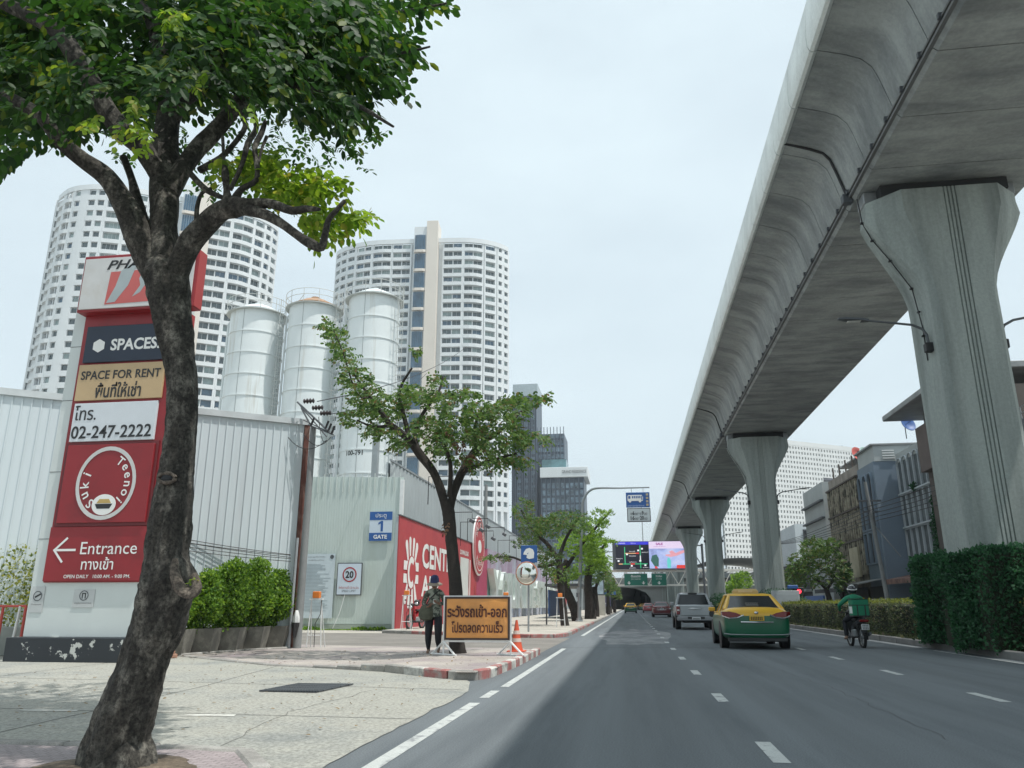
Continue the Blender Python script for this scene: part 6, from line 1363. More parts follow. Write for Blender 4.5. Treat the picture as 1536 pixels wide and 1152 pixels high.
# pickup
def pickup(loc,rz):
    t=thing('pickup_truck','silver grey double cab pickup truck ahead of the taxi','pickup truck',loc,rz,None,VS); pb=paint('pickup_grey',(.31,.335,.35)); pb2=mat('bumper_silver',(.22,.23,.24),.4,metal=.4,var=0)
    mb=MB(); R=[]
    for y,w,zb,zt in ((-2.52,.86,.60,1.12),(-2.48,.89,.55,1.15),(-1.0,.91,.50,1.16),(-.9,.92,.48,1.14),(.6,.92,.46,1.10),(1.1,.92,.46,1.13),(1.9,.90,.48,1.08),(2.35,.84,.5,.98),(2.5,.72,.55,.85)):
        h=[(0,zb),(w*.9,zb),(w,zb+.15),(w*1.01,zb+.35),(w*.97,zt-.05),(w*.90,zt),(0,zt+.01)]; R.append([(x,y,z) for x,z in h]+[(-x,y,z) for x,z in h[-2:0:-1]])
    mb.loft(R); mb.build('body',pb,t,True,local=True)
    MB().bbox(-.70,.70,-2.38,-1.0,1.165,1.172,.001).build('bed_floor_shadow',M_plas,t,local=True)
    gl=MB(); lo=[(-.80,-.92,1.12),(.80,-.92,1.12),(.82,.9,1.08),(.78,1.25,1.08),(-.78,1.25,1.08),(-.82,.9,1.08)]; hi=[(-.64,-.74,1.66),(.64,-.74,1.66),(.64,.35,1.68),(.60,.5,1.66),(-.60,.5,1.66),(-.64,.35,1.68)]
    gl.loft([lo,hi]); gl.build('window_glass',M_carg,t,local=True)
    MB().loft([[(x*1.04,y*1.03,z-.015) for x,y,z in hi],[(x,y,z+.04) for x,y,z in hi],[(x*.8,y*.8,z+.075) for x,y,z in hi]]).build('roof',pb,t,True,local=True)
    p=MB()
    for s in (-1,1): p.tube([(s*.83,-.93,1.12),(s*.66,-.74,1.67)],.06,6); p.tube([(s*.8,1.22,1.08),(s*.62,.48,1.67)],.035,6); p.tube([(s*.84,.0,1.1),(s*.66,-.02,1.68)],.035,6); p.box(-.84,.84,-.97,-.90,1.10,1.17)
    p.build('pillars',pb,t,True,local=True)
    MB().bbox(-.70,.70,-2.555,-2.50,.66,1.13,.02).build('tailgate',pb,t,local=True)
    MB().loft([[(-.38,-2.56,.985),(-.1,-2.58,1.02),(.1,-2.58,1.02),(.38,-2.56,.985),(.1,-2.57,.965),(-.1,-2.57,.965)],[(-.38,-2.57,.985),(-.1,-2.60,1.02),(.1,-2.60,1.02),(.38,-2.57,.985),(.1,-2.60,.965),(-.1,-2.60,.965)]]).build('tailgate_handle',M_chr,t,local=True)
    MB().bbox(-.90,.90,-2.66,-2.45,.42,.60,.03).build('rear_bumper',pb2,t,local=True); MB().bbox(-.4,.4,-2.665,-2.5,.50,.605,.01).build('bumper_step',M_plas,t,local=True)
    for s in (-1,1):
        a,b=sorted((s*.74,s*.90)); MB().bbox(a,b,-2.56,-2.44,.70,1.08,.02).build('tail_lamp',mat('tail_lamp_smoke',(.16,.02,.025),.2,var=0,coat=.5) if s<0 else M_plas,t,local=True)
        MB().bbox(a+.02,b-.02,-2.565,-2.5,.86,.94,.005).build('lamp_insert',M_chr,t,local=True) if s<0 else MB().lathe([(0,0),(.16,0),(.17,.02),(0,.03)],n=18,M=Matrix.Translation((.78,-2.57,.74))@Matrix.Rotation(math.pi/2,4,'X')).build('reversing_mirror',M_plas,t,local=True)
        for y in (-1.45,1.6): w=put('wheel',WT,t,Matrix.Translation((s*.80,y,.38))@Matrix.Scale(1.15,4)); put('rim',WR,w); MB().lathe([(.44,-.03),(.45,0),(.44,.03)],n=24,M=Matrix.Translation((s*.905,y,.40))@Matrix.Rotation(math.pi/2,4,'Y')).build('wheel_arch',M_plas,t,local=True)
        a,b=sorted((s*.86,s*1.08)); MB().bbox(a,b,.75,.85,1.12,1.30,.03).build('mirror',pb,t,local=True)
    pp=MB().bbox(-.2,.2,-2.69,-2.67,.47,.59,.005).build('number_plate',mat('plate_white',(.60,.62,.62),.5,var=0),t,local=True)
    m=MB(); 
    for k in range(7): m.box(-.16+.046*k,-.13+.046*k,-2.695,-2.69,.49,.545)
    m.build('plate_characters',M_lblk,pp,local=True)
    MB().bbox(-.22,.22,-.80,-.70,1.66,1.74,.02).build('brake_lamp',M_plas,t,local=True); MB().lathe([(.06,0),(.06,.12)],n=10,M=Matrix.Translation((0,-2.5,.36))).build('tow_ball',M_plas,t,local=True); MB().box(-.6,.6,-2.3,2.2,.32,.5).build('chassis',M_plas,t,local=True)
    return t
pickup((3.52,48.3,0),math.radians(-.5))
sedan('red_car','dark red saloon car driving ahead of the pickup',(3.36,94.5,0),0,paint('car_maroon',(.13,.010,.016)),paint('car_maroon',(.13,.01,.016)))
sedan('pink_red_car','bright red car beyond the dark red saloon',(3.1,152,0),0,paint('car_red',(.38,.03,.05)),paint('car_red',(.38,.03,.05)))
sedan('taxi','green and yellow taxi far ahead in the left lane',(-.15,140,0),0,py_,pg_,.9,cat='taxi',plate=(.62,.38,.03))
sedan('taxi','small distant green and yellow taxi near the underpass',(3.2,232,0),0,py_,pg_,.9,cat='taxi',plate=(.62,.38,.03))
sedan('dark_car','distant dark car entering the underpass',(5.6,222,0),0,paint('car_dark',(.03,.03,.035)),paint('car_dark',(.03,.03,.035)))
sedan('silver_car','distant silver car beside the left kerb near the underpass',(1.3,250,0),0,paint('car_silver',(.4,.41,.42)),paint('car_silver',(.4,.41,.42)))
sedan('pale_car','white car roof showing over the hedge before the roadside tree',(16.2,78,0),math.pi,paint('car_white',(.62,.63,.62)),paint('car_white',(.62,.63,.62)))
sedan('parked_car','white parked car showing over the hedge under the rusty awning',(20.4,69,.13),math.pi,paint('car_white',(.62,.63,.62)),paint('car_white',(.6,.6,.6)))
sedan('parked_car','grey parked car showing over the hedge by the utility pole',(20.3,61,.13),math.pi,paint('car_silver',(.4,.41,.42)),paint('car_silver',(.4,.4,.4)))
# ================================================================= PEOPLE (one skinned body each)
def body(name,joints,bones,mats,pick,parent,sub=1):
    me=bpy.data.meshes.new(name); names=list(joints); me.from_pydata([joints[n][:3] for n in names],[(names.index(a),names.index(b)) for a,b in bones],[])
    o=put(name,me,parent); o.modifiers.new('skin','SKIN'); o.modifiers['skin'].use_smooth_shade=True
    for i,n in enumerate(names):
        v=me.skin_vertices[0].data[i]; r=joints[n][3]; v.radius=(r,joints[n][4] if len(joints[n])>4 else r); v.use_root=(n=='pelvis')
    m=o.modifiers.new('sub','SUBSURF'); m.levels=m.render_levels=sub
    dg=bpy.context.evaluated_depsgraph_get(); dg.update(); m2=bpy.data.meshes.new_from_object(o.evaluated_get(dg)); o.modifiers.clear(); o.data=m2; m2.name=name
    m2.materials.clear()
    for m_ in mats: m2.materials.append(m_)
    B=[(Vector(joints[a][:3]),Vector(joints[b][:3]),a,b) for a,b in bones]
    for p in m2.polygons:
        c=p.center; best=None
        for a,b,na,nb in B:
            d=b-a; t=max(0,min(1,(c-a).dot(d)/max(d.length_squared,1e-9))); q=(c-(a+d*t)).length
            if best is None or q<best[0]: best=(q,na,nb,t)
        p.material_index=pick(best[1],best[2],best[3],c); p.use_smooth=True
    return o
def hand(J,B,side,wrist,d,curl,s=1.):
    'palm, four unequal fingers and a thumb off its side'
    w=Vector(J[wrist][:3]); d=Vector(d).normalized(); c=Vector(curl).normalized(); n=d.cross(c).normalized()
    J['palm'+side]=(*(w+d*.055*s),.026*s,.014*s); B.append((wrist,'palm'+side)); J['knuck'+side]=(*(w+d*.085*s),.028*s,.012*s); B.append(('palm'+side,'knuck'+side))
    for i,(off,L_) in enumerate(((-.027,.066),(-.009,.075),(.009,.071),(.027,.055))):
        k=w+d*.095*s+n*off*s; a='f%d%s'%(i,side); J[a+'a']=(*k,.0095*s); J[a+'b']=(*(k+(d*.6+c*.5)*L_*.5*s),.0088*s); J[a+'c']=(*(k+(d*.75+c*1.15)*L_*.62*s),.0075*s)
        B.append(('knuck'+side,a+'a')); B.append((a+'a',a+'b')); B.append((a+'b',a+'c'))
    k=w+d*.035*s-n*.034*s; J['th'+side+'a']=(*k,.012*s); J['th'+side+'b']=(*(k+d*.035*s+c*.02*s-n*.012*s),.010*s); J['th'+side+'c']=(*(k+d*.055*s+c*.045*s-n*.004*s),.008*s)
    B+= [('palm'+side,'th'+side+'a'),('th'+side+'a','th'+side+'b'),('th'+side+'b','th'+side+'c')]
M_skin=mat('skin',(.24,.13,.085),.55,var=.08,local=True)
def head_parts(t,c,rot=0,face=1,hair=None,helmet=None,dark=False):
    'head with nose, brow, mouth, ears; faces -Y before rot'
    Mx=Matrix.Translation(c)@Matrix.Rotation(rot,4,'Z')@Matrix.Rotation(-.25 if face else .0,4,'X')
    return Mx
# pedestrian: hat, camouflage jacket, shoulder bag, mid stride towards the camera
pd=thing('person','person in blue brimmed hat, camouflage jacket and black trousers walking with a bag','person',(-5.12,20.6,.11),math.radians(8),None,1.12)
J={'pelvis':(0,0,.90,.15,.11),'waist':(0,0,1.04,.145,.10),'chest':(0,-.01,1.24,.165,.11),'collar':(0,-.02,1.38,.10,.085),'neck':(0,-.035,1.45,.052),'skull0':(0,-.055,1.52,.070,.085),'skull1':(0,-.06,1.60,.075,.09),
'hipL':(.095,0,.86,.125),'kneeL':(.12,-.12,.48,.092),'shinL':(.12,-.08,.28,.078),'ankL':(.115,.10,.13,.045),'heelL':(.115,.13,.06,.038),'toeL':(.12,-.04,.04,.032),
'hipR':(-.095,0,.86,.125),'kneeR':(-.115,-.02,.47,.092),'shinR':(-.12,.0,.26,.076),'ankR':(-.11,.01,.10,.045),'heelR':(-.11,.03,.045,.036),'toeR':(-.12,-.15,.03,.032),
'shoL':(.17,-.02,1.34,.075),'elbL':(.25,-.02,1.10,.058),'wriL':(.13,-.20,1.10,.036),'shoR':(-.17,-.02,1.34,.075),'elbR':(-.26,.02,1.09,.058),'wriR':(-.16,-.17,1.02,.036)}
B=[('pelvis','waist'),('waist','chest'),('chest','collar'),('collar','neck'),('neck','skull0'),('skull0','skull1'),('pelvis','hipL'),('hipL','kneeL'),('kneeL','shinL'),('shinL','ankL'),('ankL','heelL'),('heelL','toeL'),('pelvis','hipR'),('hipR','kneeR'),('kneeR','shinR'),('shinR','ankR'),('ankR','heelR'),('heelR','toeR'),('collar','shoL'),('shoL','elbL'),('elbL','wriL'),('collar','shoR'),('shoR','elbR'),('elbR','wriR')]
hand(J,B,'L','wriL',(-.6,-.5,.25),(-.3,.1,.9)); hand(J,B,'R','wriR',(.7,-.6,.15),(.2,.1,.9))
M_camo=mat('camouflage',(.26,.28,.23),.85,var=.2,scale=4,local=True,col2=(.06,.075,.06),m2=(.49,.52),s2=9); M_trou=mat('trousers_black',(.018,.02,.026),.85,var=.15,local=True); M_shoe=mat('shoe_tan',(.28,.18,.13),.7,var=.1,local=True)
def pk(a,b,t,c):
    if a.startswith(('palm','knuck','f0','f1','f2','f3','th')) or (a.startswith('wri')): return 3
    if b in('skull0','skull1') or (a=='neck'): return 3
    if a.startswith(('ank','heel')): return 2
    if a.startswith(('hip','knee','shin')) or (a=='pelvis' and b.startswith('hip') ): return 1
    if a.startswith('elb') and t>.93: return 3
    return 0
body('body',J,B,[M_camo,M_trou,M_shoe,M_skin],pk,pd,2)
m_=MB(); m_.sphere((0,-.068,1.535),(.072,.088,.105),16); m_.sphere((0,-.155,1.52),(.014,.018,.026),8); m_.sphere((-.075,-.06,1.525),(.012,.02,.03),8); m_.sphere((.075,-.06,1.525),(.012,.02,.03),8); m_.build('face',M_skin,pd,True,True)
m_=MB(); m_.sphere((-.028,-.145,1.545),(.011,.008,.006),8); m_.sphere((.028,-.145,1.545),(.011,.008,.006),8); m_.sphere((0,-.150,1.478),(.024,.008,.006),8); m_.build('eyes_and_mouth',M_blk,pd,True,True)
m_=MB(); m_.sphere((0,-.03,1.54),(.082,.082,.10),14); m_.build('hair',M_lblk,pd,True,True)
HM=Matrix.Translation((0,-.055,1.575))@Matrix.Rotation(.22,4,'X')
m_=MB(); m_.lathe([(.100,-.01),(.108,.03),(.10,.10),(.085,.15),(.05,.175),(.0,.18)],n=20,M=HM); m_.build('hat_crown',mat('hat_blue',(.035,.045,.12),.85,var=.25,scale=9,local=True),pd,True,True)
m_=MB(); m_.lathe([(.09,.015),(.135,.0),(.185,-.035),(.187,-.045),(.13,-.012),(.09,.0)],n=24,M=HM); m_.build('hat_brim',mat('hat_brim_tan',(.30,.25,.20),.85,var=.15,local=True),pd,True,True)
m_=MB(); m_.loft([[(-.17+a*.09*math.cos(t_)*1.6,-.14+a*.07*math.sin(t_),z) for t_ in [k*math.pi/5 for k in range(10)]] for z,a in ((.72,.3),(.75,.95),(.84,1.25),(.95,1.15),(1.05,.8),(1.07,.2))]); m_.build('bag',mat('bag_olive',(.10,.105,.075),.9,var=.3,scale=8,local=True),pd,True,True)
m_=MB(); m_.tube([(-.2,-.14,1.03),(-.1,-.145,1.2),(.04,-.13,1.33),(.13,-.07,1.41),(.12,.05,1.40),(0,.12,1.25),(-.2,.06,1.04)],.014,6); m_.build('bag_strap',M_blk,pd,True,True)
m_=MB(); m_.loft([[((.165+d)*math.cos(t_),(.125+d)*math.sin(t_)-.005,z) for t_ in [k*math.pi/8 for k in range(16)]] for z,d in ((.80,.02),(.82,.035),(.95,.02),(1.08,.012))],cap=False); m_.build('jacket_hem',M_camo,pd,True,True)
m_=MB(); m_.box(.0,.05,-.245,-.235,1.1,1.2,M=Matrix.Translation((0,.01,0))); m_.build('phone',M_wht,pd,local=True)
# ================================================================= MOTORCYCLES
def wheel2(r=.29,w=.09):
    a=MB(); P=[(0,r*math.cos(t),r*math.sin(t)) for t in [k*math.pi/14 for k in range(29)]]; a.tube(P,w/2,8,cap=False)
    b=MB(); b.tube([(0,(r-.06)*math.cos(t),(r-.06)*math.sin(t)) for t in [k*math.pi/12 for k in range(25)]],.018,6,cap=False)
    for k in range(6): t=k*math.pi/3; b.tube([(0,0,0),(0,(r-.06)*math.cos(t),(r-.06)*math.sin(t))],.014,5)
    b.lathe([(.05,-.06),(.05,.06)],n=10,M=Matrix.Rotation(math.pi/2,4,'Y')); return a.mesh('tyre',M_tyre,True),b.mesh('rim',M_rim,True)
W2=wheel2()
def motorcycle(name,lb,loc,rz,col,plate_=True,lean=0,sc=VS):
    t=thing(name,lb,'motorcycle',loc,rz,None,sc); L_=lambda mb,n,m,s=True: mb.build(n,m,t,s,True)
    for y in (-.62,.62): w=put('wheel',W2[0],t,Matrix.Translation((0,y,.30))); put('rim',W2[1],w)
    m=MB(); m.loft([[(x*a,y,z0+z*b) for x,z in ((-.09,0),(.09,0),(.12,.10),(.07,.2),(-.07,.2),(-.12,.10))] for y,a,z0,b in ((-.95,.35,.78,.5),(-.75,.9,.70,.8),(-.4,1.15,.60,1),(-.05,1.0,.52,1),(.12,.7,.42,.9))]); L_(m,'rear_body',col)
    m=MB(); m.loft([[(x*a,y,z) for x in (-.13,-.05,.05,.13) for _ in (0,)]+[(x*a,y-.05,z) for x in (.13,.05,-.05,-.13)] for y,z,a in ((.22,.35,.6),(.36,.55,1.1),(.46,.78,1.25),(.44,.98,.9))]); L_(m,'leg_shield',col)
    m=MB(); m.bbox(-.15,.15,-.62,.18,.76,.84,.035); L_(m,'seat',M_blk)
    m=MB(); m.loft([[(x*a,y,z0+z) for x,z in ((-.05,0),(.05,0),(.07,.12),(0,.18),(-.07,.12))] for y,z0,a in ((.34,.92,1),(.5,.9,1.3),(.56,.93,.6))]); m.tube([(-.34,.30,1.02),(-.2,.38,1.0),(0,.42,.99),(.2,.38,1.0),(.34,.30,1.02)],.016,6); L_(m,'handlebar',M_plas)
    m=MB(); m.sphere((0,.57,.93),(.10,.05,.08),12); L_(m,'headlight',M_chr)
    m=MB()
    for s in (-1,1): m.tube([(s*.07,.62,.30),(s*.07,.45,.82)],.022,6); m.tube([(s*.09,-.62,.30),(s*.10,-.50,.72)],.028,6); m.tube([(s*.34,.28,1.02),(s*.36,.36,1.20)],.007,4); m.sphere((s*.37,.37,1.24),(.05,.012,.035),8)
    m.box(-.16,.16,-.30,.25,.26,.30); m.tube([(-.28,0,.27),(.28,0,.27)],.014,6); L_(m,'fork_and_frame',M_plas)
    m=MB(); m.bbox(-.11,.11,-.25,.12,.28,.52,.04); L_(m,'engine',M_grey)
    m=MB(); m.tube([(.13,.1,.32),(.16,-.2,.28),(.17,-.35,.32),(.17,-.85,.42)],[.02,.025,.05,.05],10); L_(m,'exhaust',M_dgrey)
    m=MB(); m.loft([[(x,-.62+.38*math.cos(a)*1,.30+.38*math.sin(a)) for x in (-.06,.06)] for a in (2.2,2.6,3.0,3.3)],cap=False); m.bbox(-.06,.06,-1.02,-.94,.42,.72,.015); L_(m,'rear_mudguard',M_plas)
    m=MB(); m.bbox(-.13,.13,-1.0,-.93,.74,.81,.02); L_(m,'tail_lamp',M_tl)
    if plate_:
        m=MB(); m.bbox(-.11,.11,-1.045,-1.03,.52,.68,.005); p=m.build('number_plate',MATS['plate_white'],t,False,True); m=MB()
        for z in (.63,.585,.54): 
            for k in range(4): m.box(-.08+.044*k,-.05+.044*k,-1.049,-1.045,z,z+.03)
        m.build('plate_characters',M_dgrey,p,local=True)
    m=MB(); m.tube([(.1,.1,.28),(.2,.0,.02)],.012,5); L_(m,'side_stand',M_plas)
    return t
mc=motorcycle('motorcycle','black delivery motorcycle with a white number plate beside the median kerb',(7.22,27.9,0),math.radians(1),mat('bike_black',(.025,.026,.028),.35,var=0,coat=.5),sc=1.07)
rd=thing('person','motorcycle rider in a green jacket and helmet with a green delivery box behind','person',(7.22,27.9,0),math.radians(1),None,1.07)
J={'pelvis':(0,-.30,.93,.16,.13),'waist':(0,-.27,1.08,.15,.12),'chest':(0,-.20,1.30,.175,.13),'collar':(0,-.16,1.46,.12,.10),'neck':(0,-.13,1.53,.06),'skull0':(0,-.11,1.60,.075),'skull1':(0,-.10,1.68,.08),
'hipL':(.12,-.22,.90,.11),'kneeL':(.22,.20,.78,.082),'shinL':(.22,.14,.5,.065),'ankL':(.20,.08,.34,.05),'heelL':(.20,.04,.29,.042),'toeL':(.22,.22,.28,.036),
'hipR':(-.12,-.22,.90,.11),'kneeR':(-.24,.18,.76,.082),'shinR':(-.26,.10,.5,.065),'ankR':(-.28,.02,.30,.05),'heelR':(-.28,-.02,.25,.042),'toeR':(-.30,.16,.24,.036),
'shoL':(.20,-.16,1.42,.085),'elbL':(.36,.0,1.20,.062),'wriL':(.33,.24,1.06,.04),'shoR':(-.20,-.16,1.42,.085),'elbR':(-.40,-.02,1.22,.062),'wriR':(-.33,.24,1.06,.04)}
B=[('pelvis','waist'),('waist','chest'),('chest','collar'),('collar','neck'),('neck','skull0'),('skull0','skull1'),('pelvis','hipL'),('hipL','kneeL'),('kneeL','shinL'),('shinL','ankL'),('ankL','heelL'),('heelL','toeL'),('pelvis','hipR'),('hipR','kneeR'),('kneeR','shinR'),('shinR','ankR'),('ankR','heelR'),('heelR','toeR'),('collar','shoL'),('shoL','elbL'),('elbL','wriL'),('collar','shoR'),('shoR','elbR'),('elbR','wriR')]
hand(J,B,'L','wriL',(0,.5,-.2),(0,-.3,-.9)); hand(J,B,'R','wriR',(0,.5,-.2),(0,-.3,-.9))
M_gj=mat('jacket_green',(.012,.20,.105),.7,var=.12,scale=4,local=True)
def pk2(a,b,t,c):
    if a.startswith(('palm','knuck','f0','f1','f2','f3','th','wri')): return 3
    if b in('skull0','skull1') or a=='neck': return 3
    if a.startswith(('ank','heel')): return 2
    if a.startswith(('hip','knee','shin')) or (a=='pelvis' and b.startswith('hip')): return 1
    return 0
body('body',J,B,[M_gj,M_trou,M_shoe,M_skin],pk2,rd,2)
m_=MB(); m_.sphere((0,-.06,1.62),(.07,.09,.10),14); m_.sphere((0,.035,1.60),(.014,.02,.024),8); m_.build('face',M_skin,rd,True,True)
m_=MB(); m_.sphere((0,-.10,1.68),(.135,.155,.145),20); m_.build('helmet',mat('helmet_black',(.03,.032,.04),.25,var=0,coat=.5),rd,True,True)
m_=MB(); m_.tube([(.136*math.cos(a),-.10+.160*math.sin(a),1.70+.03*math.sin(a)) for a in [math.pi+math.pi*k/10 for k in range(11)]],.016,6); m_.sphere((0,-.12,1.80),(.07,.08,.03),10); m_.build('helmet_stripe',M_wht,rd,True,True)
m_=MB(); m_.bbox(-.20,-.135,-.42,-.25,.95,1.30,.02); m_.build('side_pad',M_wht,rd,False,True)
bx=thing('delivery_box','square green insulated delivery box with black straps on the motorcycle rider back','delivery box',(7.22,27.9,0),math.radians(1),None,1.07)
MB().bbox(-.24,.24,-.82,-.42,.90,1.40,.03).build('box',M_gj,bx,False,True)
m_=MB()
for z in (1.21,1.385): m_.bbox(-.247,.247,-.827,-.413,z,z+.022,.004)
for x in (-.12,.10): m_.bbox(x,x+.035,-.828,-.81,.92,1.22,.003)
m_.bbox(-.245,.245,-.826,-.414,.885,.925,.004); m_.build('straps',M_blk,bx,False,True)
MB().bbox(-.246,-.236,-.78,-.5,.98,1.18,.002).build('side_panel',M_wht,bx,False,True)
rb=motorcycle('motorcycle','parked red motorcycle against the red hoarding behind the walking person',(-11.1,40.8,.14),math.radians(168),mat('bike_red',(.42,.02,.03),.3,var=0,coat=.6),False)
hl=thing('helmet','black helmet hung on the parked red motorcycle','helmet',(-11.05,40.7,1.3)); MB().sphere((-11.0,40.5,1.42),(.16,.18,.17),14).build('shell',M_plas,hl,True); MB().sphere((-11.0,40.36,1.38),(.11,.06,.07),10).build('visor',M_chr,hl,True)
# ================================================================= STREET FURNITURE
os_=thing('roadworks_sign','orange Thai warning sign on white folding legs at the pavement corner','sign',(-3.7,19.2,.14))
x0,x1,z0,z1=-4.50,-2.90,.50,1.50
M_or=mat('sheet_orange',(.72,.32,.085),.5,var=.10,scale=2.5,col2=(.58,.27,.09),m2=(.45,.7),s2=1.6)
nx,nz_=26,16; vs=[];fs=[]
for j in range(nz_+1):
    for i in range(nx+1):
        x=x0+.03+(x1-x0-.06)*i/nx; z=z0+.03+(z1-z0-.06)*j/nz_; e=min(i,nx-i,j,nz_-j)
        d=.014*noise.noise(Vector((x*4+z*2.5,z*5-x*2,1)))+.012*math.sin((x-3)*9+z*6)*math.exp(-j*.25)
        vs.append((x,19.18-(.004+abs(d)) if e>0 else 19.18,z))
for j in range(nz_):
    for i in range(nx): k=j*(nx+1)+i; fs.append((k,k+1,k+nx+2,k+nx+1))
MB().add(vs,fs).build('sheet',M_or,os_,True)
MB().box(x0,x1,19.2,19.22,z0,z1).build('backing',M_grey,os_)
m_=MB(); m_.box(x0,x1,19.165,19.20,z1-.045,z1); m_.box(x0,x1,19.165,19.20,z0,z0+.045); m_.box(x0,x0+.045,19.165,19.20,z0+.045,z1-.045); m_.box(x1-.045,x1,19.165,19.20,z0+.045,z1-.045); m_.build('dark_border',mat('border_brown',(.045,.025,.02),.5),os_)
text('ระวังรถเข้า-ออก',1.46,.30,(-3.70,19.15,1.17),0,mat('text_brown',(.075,.02,.012),.6),os_,bold=.03); text('โปรดลดความเร็ว',1.26,.27,(-3.69,19.145,.80),0,MATS['text_brown'],os_,bold=.025)
for xx in (x0-.02,x1+.02):
    mm=MB(); mm.box(xx-.018,xx+.018,19.19,19.235,.14,z1+.03); mm.build('post',M_wht,os_)
    mm=MB(); mm.tube([(xx,19.2,.46),(xx+.34,18.93,.17)],.024,6); mm.tube([(xx,19.2,.46),(xx-.34,19.5,.17)],.024,6); mm.tube([(xx-.38,19.52,.165),(xx+.38,18.92,.165)],.024,6); mm.build('folding_leg',M_wht,os_)
MB().box(x0-.02,x1+.02,19.195,19.225,z1,z1+.03).build('top_rail',M_wht,os_); MB().box(x0-.02,x1+.02,19.195,19.225,z0-.05,z0-.01).build('bottom_rail',M_wht,os_)
MB().bbox(x1-.16,x1-.04,19.18,19.26,z1+.03,z1+.10,.01).build('warning_lamp',mat('lamp_orange',(.75,.22,.04),.4),os_)
cn=thing('traffic_cone','orange traffic cone with faded white bands beside the orange sign','traffic cone',(-2.98,20.9,.14))
M_cone=mat('cone_orange',(.62,.10,.045),.55,var=.12,scale=4); ct=(-2.98,20.9,.14)
MB().bbox(-3.21,-2.75,20.67,21.13,.14,.18,.01).build('base',M_cone,cn)
MB().lathe([(.17,.04),(.145,.13),(.088,.45),(.032,.76),(.027,.79),(.0,.79)],ct,22).build('cone_body',M_cone,cn,True)
for a,b,ra,rb_ in ((.25,.34,.127,.111),(.44,.53,.094,.079)): MB().lathe([(ra,a),(rb_,b)],ct,22).build('reflective_band',mat('band_faded',(.62,.50,.44),.5),cn,True)
# mirror and helmet sign post
mp_=thing('traffic_mirror','round convex traffic mirror on a grey post beside the pavement','traffic mirror',(-4.66,36.5,.14))
MB().tube([(-4.66,36.5,.14),(-4.63,36.5,4.0)],.045,8).build('post',M_grey,mp_,True)
m_=MB(); m_.sphere((-4.72,36.38,2.72),(.47,.10,.49),28); m_.build('mirror_face',mat('mirror_glass',(.80,.80,.74),.04,metal=1.,var=0),mp_,True)
m_=MB(); m_.tube([(-4.72+.48*math.cos(a),36.40,2.72+.50*math.sin(a)) for a in [k*math.pi/18 for k in range(37)]],.035,6,cap=False); m_.build('rim',mat('mirror_rim',(.48,.20,.12),.5),mp_,True)
hs=thing('helmet_sign','square blue sign with a white helmet symbol above the traffic mirror','sign',(-4.6,36.4,3.2))
MB().bbox(-4.98,-4.22,36.40,36.43,3.20,3.98,.01).build('board',M_blue,hs); MB().box(-4.98,-4.22,36.41,36.43,2.95,3.17).build('lower_plate',mat('plate_grey',(.42,.45,.47),.5),hs)
F=frame((-4.6,36.395,3.6),0); m_=MB(); m_.prism([(.22,-.20),(.24,.05),(.18,.20),(.02,.27),(-.14,.22),(-.24,.08),(-.27,-.03),(-.10,-.06),(-.12,-.18),(.0,-.24)][::-1],0,.004,0,F); m_.build('helmet_symbol',M_lwht,hs)
MB().prism([(-.10,.0),(-.02,.06),(-.06,-.02)],0,.008,0,F).build('visor_cut',M_blue,hs); text('สวมหมวกนิรภัย',.6,.12,(-4.6,36.40,3.06),0,M_lblk,hs)
# lamp post with bus lane sign on its arm
bl=thing('mast_arm_post','tall grey post with a long curved arm over the road','signal mast',(-3.9,60.5,.14))
P_,R_=smooth_path([(-3.9,60.5,.14,.15),(-3.78,60.5,3,.14),(-3.62,60.5,6,.12),(-3.5,60.5,8.2,.11),(-3.35,60.5,9.2,.10),(-2.9,60.5,9.85,.09),(-2.2,60.5,10.08,.08),(-.5,60.5,10.05,.06),(1.75,60.5,10.05,.05)],4); MB().tube(P_,R_,12).build('post',mat('post_grey',(.24,.27,.28),.5,metal=.3,var=.08),bl,True)
MB().lathe([(.3,0),(.3,.05),(.2,.12),(.18,.25)],(-3.9,60.5,.14),14).build('base_flange',M_grey,bl); MB().box(-4.03,-3.77,60.32,60.68,2.2,2.6).build('collar_plate',M_grey,bl)
for x in (.35,1.25): MB().tube([(x,60.5,10.05),(x,60.5,9.65)],.02,5).build('hanger',M_grey,bl)
bs=thing('bus_lane_sign','blue bus sign over a pale panel of bus lane hours hanging from the mast arm','sign',(.8,60.4,7.4))
MB().bbox(-.08,1.72,60.42,60.5,8.52,9.68,.02).build('bus_panel',M_blue,bs); MB().bbox(-.04,1.74,60.42,60.5,7.42,8.48,.02).build('hours_frame',M_dgrey,bs); MB().box(.02,1.68,60.40,60.419,7.49,8.41).build('hours_panel',mat('panel_palegrey',(.46,.52,.54),.5,var=.04),bs)
F=frame((.62,60.41,9.2),0); m_=MB(); 
m_.prism([(-.58,-.18),(.58,-.18),(.60,.10),(.50,.28),(-.50,.28),(-.58,.20)],0,.006,0,F); m_.prism([(-.40+.1*math.cos(a),-.2+.1*math.sin(a)) for a in [k*math.pi/6 for k in range(12)]],0,.007,0,F); m_.prism([(.36+.1*math.cos(a),-.2+.1*math.sin(a)) for a in [k*math.pi/6 for k in range(12)]],0,.007,0,F); m_.build('bus_symbol',M_lwht,bs)
m_=MB()
for k in range(5): m_.prism([(-.24+.14*k,.02),(-.15+.14*k,.02),(-.15+.14*k,.2),(-.24+.14*k,.2)],.008,.010,0,F)
m_.prism([(-.52,.0),(-.36,.0),(-.36,.2),(-.52,.2)],.008,.010,0,F); m_.prism([(.47,-.12),(.55,-.12),(.55,.2),(.47,.2)],.008,.010,0,F); m_.build('bus_windows',M_blue,bs)
